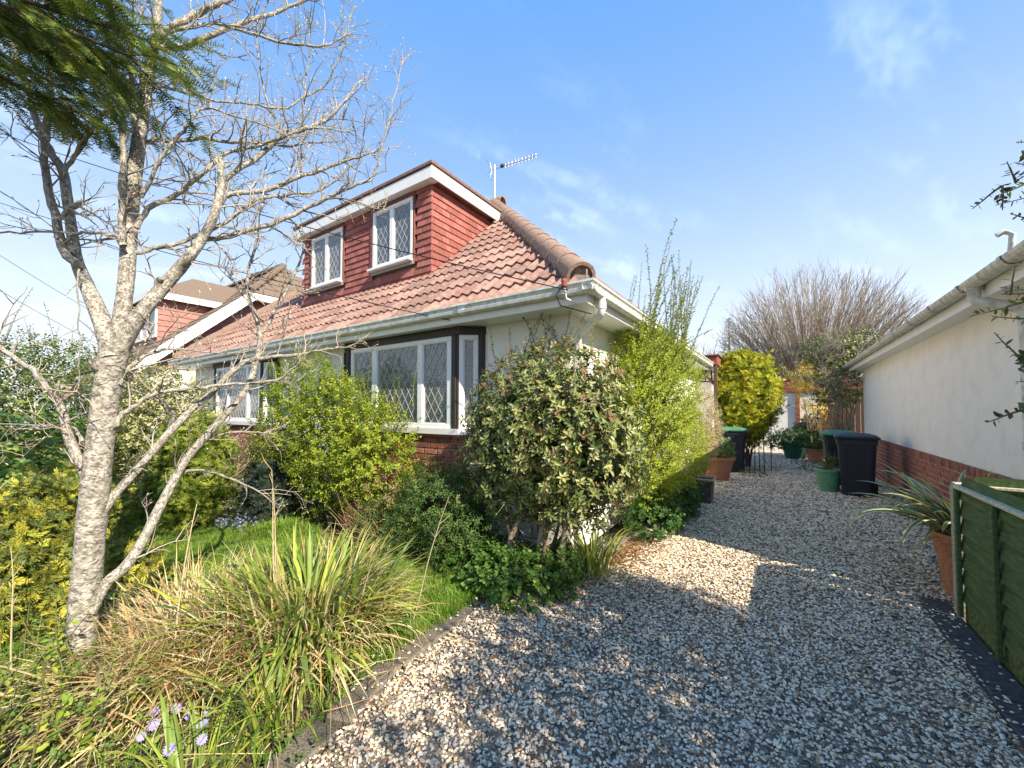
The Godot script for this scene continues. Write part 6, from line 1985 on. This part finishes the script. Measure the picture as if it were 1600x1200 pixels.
func drive_things() -> void:
	var G := func(r, g, b): return Color(r, g, b)
	wheelie_bin("black wheelie bin with dark lid, front one against the white building's brick plinth", V(1.1, 0, -9.2), -0.08, M.bin_navy)
	wheelie_bin("dark wheelie bin with green lid behind the black bin on the right", V(0.98, 0, -10.3), -0.02, M.bin_lid)
	wheelie_bin("dark wheelie bin with green lid beside the golden conifer on the left", V(-0.98, 0, -11.0), 0.25, M.bin_lid)
	# terracotta tub with a leafy plant
	var o := potted("terracotta_tub", "large terracotta tub of green leaves before the left wheelie bin", V(-1.14, 0, -9.55), 0.35, 0.5, M.terracotta)
	foliage(o, {mesh = L.round, mat = M.leaf_soft, lobes = [[V(-1.14, 0.62, -9.55), V(0.32, 0.26, 0.32)]], shoots = 260, leaves = 5, size = 0.06, len = 0.08, pal = [[G.call(0.13, 0.22, 0.06), 0.6], [G.call(0.2, 0.28, 0.09), 0.4]], low = 0.45})
	o = potted("green_pot", "light green plastic pot with a small plant beside the black bin", V(0.72, 0, -9.3), 0.21, 0.42, M.pot_green)
	foliage(o, {mesh = L.slim, mat = M.leaf_soft, lobes = [[V(0.74, 0.52, -9.3), V(0.12, 0.14, 0.12)]], shoots = 50, leaves = 5, size = 0.07, len = 0.08, pal = [[G.call(0.12, 0.17, 0.05), 0.6], [G.call(0.22, 0.22, 0.07), 0.4]], low = 0.4})
	o = potted("green_pot", "dark green pot of leafy plants near the white back wall", V(0.36, 0, -14.9), 0.38, 0.5, M.pot_dark)
	foliage(o, {mesh = L.oval, mat = M.leaf_soft, lobes = [[V(0.3, 0.62, -14.9), V(0.55, 0.26, 0.42)], [V(-0.1, 0.45, -14.9), V(0.3, 0.22, 0.3)]], shoots = 420, leaves = 6, size = 0.07, len = 0.1, pal = [[G.call(0.06, 0.15, 0.03), 0.6], [G.call(0.12, 0.22, 0.05), 0.4]], low = 0.3})
	o = potted("terracotta_pot", "small terracotta pot of dark leaves behind the right-hand bins", V(0.82, 0, -14.2), 0.26, 0.4, M.terracotta)
	foliage(o, {mesh = L.oval, mat = M.leaf_soft, lobes = [[V(0.8, 0.58, -14.2), V(0.36, 0.26, 0.34)]], shoots = 280, leaves = 6, size = 0.065, len = 0.1, pal = [[G.call(0.05, 0.13, 0.03), 0.6], [G.call(0.11, 0.2, 0.05), 0.4]], low = 0.3})
	# sword-leaved plant in a tall terracotta pot
	var at := V(1.22, 0.0, -4.72)
	o = potted("sword_leaved_plant", "striped sword-leaved plant in a tall terracotta pot behind the concrete post", at, 0.2, 0.5, M.terracotta, "pots along the drive", true)
	for k in 72:
		var dir := rf(0, TAU) if k > 24 else rf(2.2, 4.6)   # most lean out over the drive
		var lean := rf(0.25, 1.0)
		var s := rf(0.5, 0.9)
		var bs := Basis(Vector3.UP, -dir + PI / 2) * Basis(Vector3.RIGHT, lean)
		var m: Material = M.sword
		piece(L.sword[rng.randi() % 4], "leaf", m, o, Transform3D(bs.scaled_local(V(s, s, s)), at + V(rf(-0.06, 0.06), 0.44, rf(-0.06, 0.06))))
	for k in 6:
		var bs := Basis(Vector3.UP, rf(0, TAU)) * Basis(Vector3.RIGHT, rf(0.9, 1.3))
		piece(L.sword[3], "dead_leaf", M.dead_leaf if M.has("dead_leaf") else mat("dead_leaf", G.call(0.42, 0.30, 0.15), 0.8), o, Transform3D(bs.scaled_local(V(0.5, 0.5, 0.5)), at + V(0, 0.43, 0)))
	# grey lidded box
	o = thing("grey_tub", "small dark grey plastic tub with pale rim beside the barberry's ground cover", "tub", V(-1.07, 0, -7.15))
	var b := MB.new()
	b.lathe([Vector2(0, 0), Vector2(0.135, 0), Vector2(0.14, 0.01), Vector2(0.17, 0.36), Vector2(0.165, 0.36), Vector2(0.155, 0.34), Vector2(0.13, 0.05), Vector2(0, 0.05)], 4, V(-1.07, 0, -7.15))
	b = MB.new()
	var cc := V(-1.07, 0, -7.15)
	for s in [[0.0, 0.30, 0.36, 0.33]]:
		var lo := []
		var hi := []
		for q in [[-1, 1], [1, 1], [1, -1], [-1, -1]]:
			lo.append(cc + V(q[0] * 0.13, 0.0, q[1] * 0.14))
			hi.append(cc + V(q[0] * 0.16, 0.37, q[1] * 0.17))
		for q in 4: b.quad(lo[q], lo[(q + 1) % 4], hi[(q + 1) % 4], hi[q])
		b.quad(hi[0] - V(0, 0.06, 0), hi[1] - V(0, 0.06, 0), hi[2] - V(0, 0.06, 0), hi[3] - V(0, 0.06, 0))
	part(b, "body", M.grey_plastic, o)
	b = MB.new()
	for q in [[V(0, 0.38, 0.175), V(0.38, 0.035, 0.03)], [V(0, 0.38, -0.175), V(0.38, 0.035, 0.03)], [V(0.175, 0.38, 0), V(0.03, 0.034, 0.318)], [V(-0.175, 0.38, 0), V(0.03, 0.034, 0.318)]]: b.cbox(cc + q[0], q[1], 0.008)
	part(b, "rim", M.grey_lid, o)
	b = MB.new()
	b.tube([cc + V(-0.16, 0.37, 0.18), cc + V(-0.1, 0.30, 0.2), cc + V(0.1, 0.30, 0.2), cc + V(0.16, 0.37, 0.18)], [0.008, 0.008, 0.008, 0.008], 6)
	part(b, "handle", M.black, o)
	# thin dark stakes below the conifer
	var sp := [[-0.98, -11.1, 0.55], [-0.86, -11.05, 0.5], [-0.74, -11.15, 0.62], [-0.62, -11.05, 0.7], [-0.52, -11.15, 0.8], [-0.42, -11.1, 0.95], [-0.33, -11.3, 1.1], [-0.2, -11.6, 1.25]]
	for k in sp.size():
		var s: Array = sp[k]
		var st := thing("plant_stake", "thin black metal stake below the golden conifer, %s from the left" % NTH[k], "stake", V(s[0], 0, s[1]), "stakes below the golden conifer")
		b = MB.new()
		b.tube([V(s[0], -0.02, s[1]), V(s[0] + rf(-0.02, 0.02), s[2], s[1])], [0.011, 0.010], 6)
		part(b, "rod", M.black, st)
		b = MB.new()
		b.lathe([Vector2(0, s[2] - 0.01), Vector2(0.016, s[2]), Vector2(0.018, s[2] + 0.012), Vector2(0.012, s[2] + 0.025), Vector2(0.001, s[2] + 0.05)], 8, V(s[0], 0, s[1]))
		part(b, "finial", M.black, st)
	# leaf litter at the foot of the barberry
	var lit := Cloud.new()
	for k in 700:
		var s := rf(0.025, 0.05)
		lit.add(facing(V(rf(-1, 1), rf(-0.1, 0.3), rf(-1, 1)), V(0, 1, 0) + rdir() * 0.4).scaled_local(V(s, s, s)), V(-1.36 + rf(-0.16, 0.3) * rng.randf(), rf(0.012, 0.04), rf(-4.75, -3.7)), tint(pick([[G.call(0.26, 0.12, 0.06), 0.6], [G.call(0.38, 0.22, 0.12), 0.4]]), 0.3))
	for k in 160:
		var s := rf(0.02, 0.045)
		lit.add(facing(V(rf(-1, 1), rf(-0.1, 0.2), rf(-1, 1)), V(0, 1, 0) + rdir() * 0.3).scaled_local(V(s, s, s)), V(rf(-1.6, 1.6), 0.022, rf(-9, -2)), tint(G.call(0.26, 0.15, 0.07), 0.3))
	for k in 260:
		var s := rf(0.02, 0.05)
		lit.add(facing(V(rf(-1, 1), rf(-0.1, 0.2), rf(-1, 1)), V(0, 1, 0) + rdir() * 0.3).scaled_local(V(s, s, s)), V(rf(0.75, 1.6), 0.02, rf(-6.5, -4.4)), tint(G.call(0.16, 0.09, 0.05), 0.3))
	var ln := thing("leaf_litter", "fallen russet leaves on the gravel beside the barberry", "leaf litter", V(-1.3, 0, -4.2))
	kind(ln, "stuff")
	scatter(lit, "fallen_leaves", L.oval, M.straw, ln)
	# small weeds in the gravel
	for q in [[V(-0.55, 0, -10.6), "small green weed patch in gravel by the left bin"], [V(0.62, 0, -12.2), "low green weeds in gravel before the small terracotta pot"], [V(0.55, 0, -13.3), "low green weeds in gravel below the dark green pot"]]:
		var w := thing("weed", q[1], "weed", q[0], "weeds in the gravel")
		foliage(w, {mesh = L.oval, mat = M.leaf_soft, lobes = [[q[0] + V(0, 0.04, 0), V(0.3, 0.07, 0.3)]], shoots = 90, leaves = 5, size = 0.04, len = 0.05, pal = [[G.call(0.08, 0.17, 0.04), 1.0]], low = 0.01})
	aerial()

func aerial() -> void:
	var at := V(-5.5, 6.38, -7.42)
	var o := thing("television_aerial", "metal television aerial on a thin mast at the roof's apex", "aerial", at)
	var b := MB.new()
	b.tube([at + V(0, -0.2, 0), at + V(0, 0.92, 0)], [0.016, 0.016], 8)
	part(b, "mast", M.aluminium, o)
	var d := V(0.93, 0.0, -0.16).normalized() + V(0, 0.04, 0)
	var s := V(0.16, 0, 0.93).normalized()
	var p := at + V(0, 0.82, 0)
	b = MB.new()
	b.tube([p - d * 0.12, p + d * 1.05], [0.012, 0.012], 6)
	part(b, "boom", M.aluminium, o)
	for k in 10:
		b = MB.new()
		var q := p + d * (0.28 + k * 0.085)
		b.tube([q - s * 0.11 + V(0, 0.012, 0), q + s * 0.11 + V(0, 0.012, 0)], [0.006, 0.006], 5)
		b.tube([q + V(0, -0.05, 0), q + V(0, 0.06, 0)], [0.005, 0.005], 5)
		part(b, "element", M.aluminium, o)
	b = MB.new()
	for y in [-0.18, -0.09, 0.09, 0.18]: b.tube([p - d * (0.08 + absf(y) * 0.3) - s * 0.14 + V(0, y, 0), p - d * (0.08 + absf(y) * 0.3) + s * 0.14 + V(0, y, 0)], [0.007, 0.007], 5)
	b.tube([p - d * 0.13 + V(0, -0.2, 0), p - d * 0.08, p - d * 0.13 + V(0, 0.2, 0)], [0.009, 0.009, 0.009], 5)
	part(b, "reflector", M.aluminium, o)
	b = MB.new()
	b.cbox(p + d * 0.2 + V(0, 0.02, 0), V(0.09, 0.07, 0.06), 0.01)
	part(b, "junction_box", M.black, o)

func wires() -> void:
	var ends := [
		["telephone_cable", "black overhead cable to the bracket at the bungalow's near eaves corner", WIRE_ENDS[0][0], WIRE_ENDS[0][1], 0.18],
		["telephone_cable", "black overhead cable to the eaves above the near bay window", WIRE_ENDS[1][0], WIRE_ENDS[1][1], 0.15],
		["telephone_cable", "black overhead cable dropping to the left behind the bare tree", WIRE_ENDS[2][0], WIRE_ENDS[2][1], 0.1],
		["telephone_cable", "thin cable crossing behind the bare tree's limbs to the far eaves", WIRE_ENDS[3][0], WIRE_ENDS[3][1], 0.12],
	]
	for e in ends:
		var a := V(e[2][0], e[2][1], e[2][2])
		var z := V(e[3][0], e[3][1], e[3][2])
		var o := thing(e[0], e[1], "cable", z, "overhead cables")
		var ps := PackedVector3Array()
		var rs := PackedFloat32Array()
		for k in 25:
			var t := k / 24.0
			ps.append(a.lerp(z, t) - V(0, e[4] * 4.0 * t * (1 - t), 0))
			rs.append(0.0055)
		var b := MB.new()
		b.tube(ps, rs, 5, true)
		part(b, "wire", M.black, o)
	var br := thing("cable_bracket", "white hook bracket and clay-red insulator at the near eaves corner", "bracket", V(-1.62, 2.62, -3.36))
	var b := MB.new()
	b.lathe([Vector2(0, -0.04), Vector2(0.02, -0.04), Vector2(0.028, -0.02), Vector2(0.02, 0.0), Vector2(0.03, 0.015), Vector2(0.022, 0.04), Vector2(0.0, 0.045)], 12, V(-1.62, 2.66, -3.26))
	part(b, "insulator", M.red_board, br)
	b = MB.new()
	b.tube([V(-1.62, 2.62, -3.26), V(-1.61, 2.52, -3.28), V(-1.55, 2.49, -3.4), V(-1.48, 2.5, -3.46)], [0.01, 0.01, 0.01, 0.01], 6)
	part(b, "arm", M.upvc, br)
	b = MB.new()
	b.tube([V(-1.64, 2.64, -3.26), V(-1.70, 2.56, -3.25), V(-1.68, 2.47, -3.3), V(-1.6, 2.45, -3.42), V(-1.5, 2.43, -3.6)], [0.006, 0.006, 0.006, 0.006, 0.006], 5)
	part(b, "drop_lead", M.black, br)

# ---------------------------------------------------------------- low plants in front
func clump(called: String, label: String, at: Vector3, spread: float, n: int, length: Vector2, lean: Vector2, pal: Array, meshes: Array, m: Material, as_parts := 0, cat := "plant", group := "") -> Node3D:
	var t := thing(called, label, cat, at, group)
	var cls := []
	for k in meshes: cls.append(Cloud.new())
	for k in n:
		var dir := rf(0, TAU)
		var r := spread * sqrt(rng.randf())
		var p := at + V(cos(dir) * r, rf(-0.01, 0.02), sin(dir) * r)
		var tilt := rf(lean.x, lean.y) * (0.35 + 0.65 * r / spread)
		var s := rf(length.x, length.y)
		var w := rf(0.8, 1.25)
		var bs := Basis(Vector3.UP, PI / 2 - dir + rf(-0.6, 0.6)) * Basis(Vector3.RIGHT, tilt) * Basis(Vector3.UP, rf(-0.5, 0.5))
		var c := tint(pick(pal), 0.2)
		if k < as_parts:
			var mi := k % 6
			var nm := "strap_leaf%d" % mi
			if not M.has(nm):
				var mm := mat(nm, [Color(0.18, 0.28, 0.04), Color(0.28, 0.36, 0.04), Color(0.13, 0.21, 0.05), Color(0.42, 0.44, 0.06), Color(0.23, 0.32, 0.07), Color(0.33, 0.39, 0.05)][mi], 0.45)
				mm.backlight_enabled = true
				mm.backlight = Color(0.4, 0.4, 0.2).linear_to_srgb()
			piece(meshes[rng.randi() % meshes.size()], "leaf", M[nm], t, Transform3D(bs.scaled_local(V(s * w * 1.3, s, s)), p))
		else:
			cls[rng.randi() % meshes.size()].add(bs.scaled_local(V(s * w, s, s)), p, c)
	for k in meshes.size(): scatter(cls[k], "blades", meshes[k], m, t)
	return t

func small_plants() -> void:
	var G := func(r, g, b): return Color(r, g, b)
	var green := [[G.call(0.18, 0.27, 0.04), 0.35], [G.call(0.28, 0.36, 0.05), 0.3], [G.call(0.42, 0.44, 0.1), 0.2], [G.call(0.11, 0.18, 0.05), 0.15]]
	var straw := [[G.call(0.56, 0.45, 0.23), 0.45], [G.call(0.43, 0.28, 0.13), 0.25], [G.call(0.64, 0.56, 0.33), 0.3]]
	var c := V(-2.52, 0.05, -1.4)
	var t := clump("strap_leaved_clump", "big arching clump of green and straw-coloured strap leaves beside the kerb", c, 0.38, 760, Vector2(0.35, 0.74), Vector2(0.05, 0.95), green, L.straps, M.leaf_soft, 200)
	dead_blades(t, c, 0.4, 1300, Vector2(0.3, 0.68), Vector2(0.1, 1.0), straw)
	c = V(-2.98, 0.05, -1.0)
	t = clump("dry_grass_clump", "tangled dry straw-coloured grass clump between the bare tree and strap-leaved clump", c, 0.32, 1500, Vector2(0.25, 0.6), Vector2(0.1, 1.2), straw, L.straws, M.straw, 0, "grass")
	dead_blades(t, c + V(0.2, 0, 0.2), 0.35, 900, Vector2(0.25, 0.6), Vector2(0.3, 1.3), straw)
	c = V(-2.42, 0.05, -0.92)
	clump("reddish_sedge", "upright reddish-brown sedge tuft below the dry grass", c, 0.12, 320, Vector2(0.25, 0.5), Vector2(0.05, 0.7), [[G.call(0.34, 0.18, 0.075), 0.55], [G.call(0.46, 0.36, 0.15), 0.3], [G.call(0.20, 0.22, 0.05), 0.15]], L.straws, M.straw, 0, "grass")
	for q in [[V(-1.98, 0.05, -0.95), 0.15, 90, 0.5, "fresh green strap-leaved tuft at the kerb in the lower left"], [V(-2.5, 0.05, -0.5), 0.1, 40, 0.36, "small strap-leaved tuft left of the lilac flowers"], [V(-1.9, 0.05, -0.62), 0.12, 55, 0.4, "low strap-leaved tuft at the bottom edge by the kerb"], [V(-1.42, 0.03, -3.42), 0.16, 110, 0.62, "grassy strap-leaved tuft below the rounded evergreen at the drive's edge"]]:
		clump("strap_leaved_tuft", q[4], q[0], q[1], q[2], Vector2(q[3] * 0.5, q[3]), Vector2(0.1, 0.9), green, L.straps, M.leaf_soft, 20, "plant", "strap-leaved tufts")
	# leafy sprigs round the foot of the tree
	t = thing("privet_sprigs", "sprawling small-leaved green sprigs round the bare tree's foot", "shrub", V(-2.85, 0.05, -0.3))
	var list := []
	for k in 62: list.append([V(-2.85 + rf(-0.45, 0.5), 0.05, -0.32 + rf(-0.25, 0.35)), V(rf(-0.6, 0.6), 1, rf(-0.5, 0.5)), rf(0.25, 0.62), V(rf(-0.5, 0.5), -0.2, rf(-0.3, 0.3))])
	whips(t, list, L.oval, 0.046, [[G.call(0.25, 0.36, 0.04), 0.5], [G.call(0.40, 0.46, 0.07), 0.35], [G.call(0.13, 0.2, 0.04), 0.15]], M.leaf_soft, 0.02)
	foliage(t, {mesh = L.oval, mat = M.leaf_soft, lobes = [[V(-2.6, 0.14, -0.45), V(0.5, 0.16, 0.32)], [V(-3.3, 0.16, -0.2), V(0.5, 0.18, 0.3)]], shoots = 260, leaves = 6, size = 0.035, len = 0.07, pal = [[G.call(0.13, 0.22, 0.04), 0.6], [G.call(0.26, 0.31, 0.07), 0.4]]})
	# dry stalks
	t = thing("dry_stalks", "tall thin dry flower stalks standing round the bare tree", "dry stalks", V(-3.1, 0.05, -0.4))
	var b := MB.new()
	for q in [[V(-3.35, 0.05, -0.25), V(0.06, 1, -0.02), 1.15], [V(-3.42, 0.05, -0.3), V(-0.05, 1, 0.02), 0.7], [V(-2.65, 0.05, -0.75), V(0.1, 1, -0.1), 0.95], [V(-2.75, 0.05, -1.3), V(0.02, 1, 0), 1.05], [V(-2.8, 0.05, -1.35), V(0.04, 1, 0.02), 0.95], [V(-3.2, 0.05, -0.1), V(0.3, 1, -0.05), 0.6], [V(-2.1, 0.05, -1.9), V(0.2, 1, -0.2), 0.9], [V(-3.4, 0.05, -0.1), V(-0.2, 1, -0.15), 0.65]]:
		b.col = tint(G.call(0.50, 0.42, 0.27), 0.2)
		var l := twig_line(q[0], q[1], q[2], 0.0055, 9, V(0, 0.1, 0), 0.05)
		b.tube(l[0], l[1], 5, false)
		for k in 5:
			var l2 := twig_line(l[0][rng.randi_range(4, 9)], V(rf(-1, 1), 0.8, rf(-1, 1)), rf(0.05, 0.14), 0.0025, 3, V(0, 0.2, 0), 0.15)
			b.tube(l2[0], l2[1], 4, false)
	kind(part(b, "stalks", M.twig, t), "stuff")
	# loose straw, stems and leaves lying in the bed
	t = thing("bed_litter", "dry stems and fallen leaves lying on the soil of the near bed", "plant litter", V(-2.4, 0.05, -0.7))
	kind(t, "stuff")
	b = MB.new()
	for k in 420:
		b.col = tint(pick(straw), 0.25)
		var l := twig_line(V(rf(-3.5, -1.75), rf(0.06, 0.1), rf(-1.5, 0.2)), V(rf(-1, 1), rf(-0.05, 0.25), rf(-1, 1)), rf(0.08, 0.35), 0.0025, 4, V(0, -0.3, 0), 0.12)
		b.tube(l[0], l[1], 4, false)
	part(b, "straws", M.twig, t)
	foliage(t, {mesh = L.round, mat = M.leaf_soft, lobes = [[V(-2.2, 0.055, -0.75), V(0.6, 0.05, 0.55)], [V(-2.9, 0.055, -0.1), V(0.8, 0.05, 0.4)]], shoots = 700, leaves = 4, size = 0.022, len = 0.03, pal = [[G.call(0.13, 0.21, 0.05), 0.6], [G.call(0.25, 0.28, 0.1), 0.4]], low = 0.05}, "creeping_weeds")
	# lilac flowers
	var fl := [[-2.30, -0.68], [-2.21, -0.70], [-2.12, -0.74], [-2.26, -0.59], [-2.14, -0.62], [-2.03, -0.69], [-2.02, -0.58], [-2.36, -0.62], [-1.95, -0.66], [-2.17, -0.53]]
	var pm := MB.new()
	for k in 13:
		var a := TAU * k / 13
		var d := V(cos(a), 0.25, sin(a))
		var w := V(-sin(a), 0, cos(a)) * 0.2
		pm.tri(V(0, 0, 0), d * 0.7 - w, d * 0.7 + w)
		pm.tri(d * 0.7 - w, d * 1.0, d * 0.7 + w)
	var petals := pm.mesh()
	var lil := mat("lilac", G.call(0.27, 0.25, 0.50), 0.7)
	fl.sort_custom(func(p, q): return (0.829 * p[0] - 0.559 * p[1]) / -(0.559 * p[0] + 0.829 * p[1]) < (0.829 * q[0] - 0.559 * q[1]) / -(0.559 * q[0] + 0.829 * q[1]))
	for k in fl.size():
		var at := V(fl[k][0], 0.055, fl[k][1])
		var o := thing("lilac_flower", "small lilac daisy-like flower in the bottom left patch, %s from the left" % NTH[k], "flower", at, "lilac flowers in the near bed")
		var hgt := rf(0.08, 0.13)
		b = MB.new()
		b.col = G.call(0.15, 0.2, 0.06)
		b.tube([at, at + V(0.004, hgt, 0)], [0.0018, 0.0015], 5)
		part(b, "stem", M.twig, o)
		piece(petals, "petals", lil, o, Transform3D(facing(V(0.8, 0.75, 0.35) + rdir() * 0.35, rdir()).scaled_local(V(1, 1, 1) * rf(0.018, 0.025)), at + V(0.004, hgt, 0)))
		b = MB.new()
		b.lathe([Vector2(0.005, 0), Vector2(0.004, 0.003), Vector2(0.0005, 0.004)], 8, at + V(0.004, hgt + 0.001, 0))
		part(b, "eye", M.fence_cap, o)
	# forget-me-nots on the lawn
	t = thing("forget_me_nots", "patch of small blue flowers on the lawn's far side", "flowers", V(-5.75, 0.03, -2.2))
	foliage(t, {mesh = L.round, mat = M.petal, lobes = [[V(-5.75, 0.1, -2.2), V(0.26, 0.1, 0.16)], [V(-5.4, 0.1, -2.25), V(0.14, 0.1, 0.12)]], shoots = 300, leaves = 4, size = 0.02, len = 0.03, pal = [[G.call(0.30, 0.36, 0.62), 0.7], [G.call(0.42, 0.46, 0.66), 0.3]], inner = 0.8}, "blue_flowers")
	foliage(t, {mesh = L.slim, mat = M.leaf_soft, lobes = [[V(-5.75, 0.07, -2.2), V(0.27, 0.09, 0.18)], [V(-5.4, 0.07, -2.25), V(0.16, 0.09, 0.14)], [V(-5.9, 0.12, -2.5), V(0.45, 0.16, 0.25)]], shoots = 420, leaves = 5, size = 0.045, len = 0.05, pal = [[G.call(0.10, 0.16, 0.05), 0.6], [G.call(0.2, 0.24, 0.07), 0.4]]}, "leaves")

func dead_blades(t: Node3D, at: Vector3, spread: float, n: int, length: Vector2, lean: Vector2, pal: Array) -> void:
	var cls := []
	for k in L.straws: cls.append(Cloud.new())
	for k in n:
		var dir := rf(0, TAU)
		var r := spread * sqrt(rng.randf())
		var s := rf(length.x, length.y)
		var bs := Basis(Vector3.UP, PI / 2 - dir + rf(-0.8, 0.8)) * Basis(Vector3.RIGHT, rf(lean.x, lean.y)) * Basis(Vector3.UP, rf(-0.8, 0.8))
		cls[rng.randi() % L.straws.size()].add(bs.scaled_local(V(s * 1.3, s, s)), at + V(cos(dir) * r, 0, sin(dir) * r), tint(pick(pal), 0.22))
	for k in L.straws.size(): scatter(cls[k], "dead_blades", L.straws[k], M.straw, t)
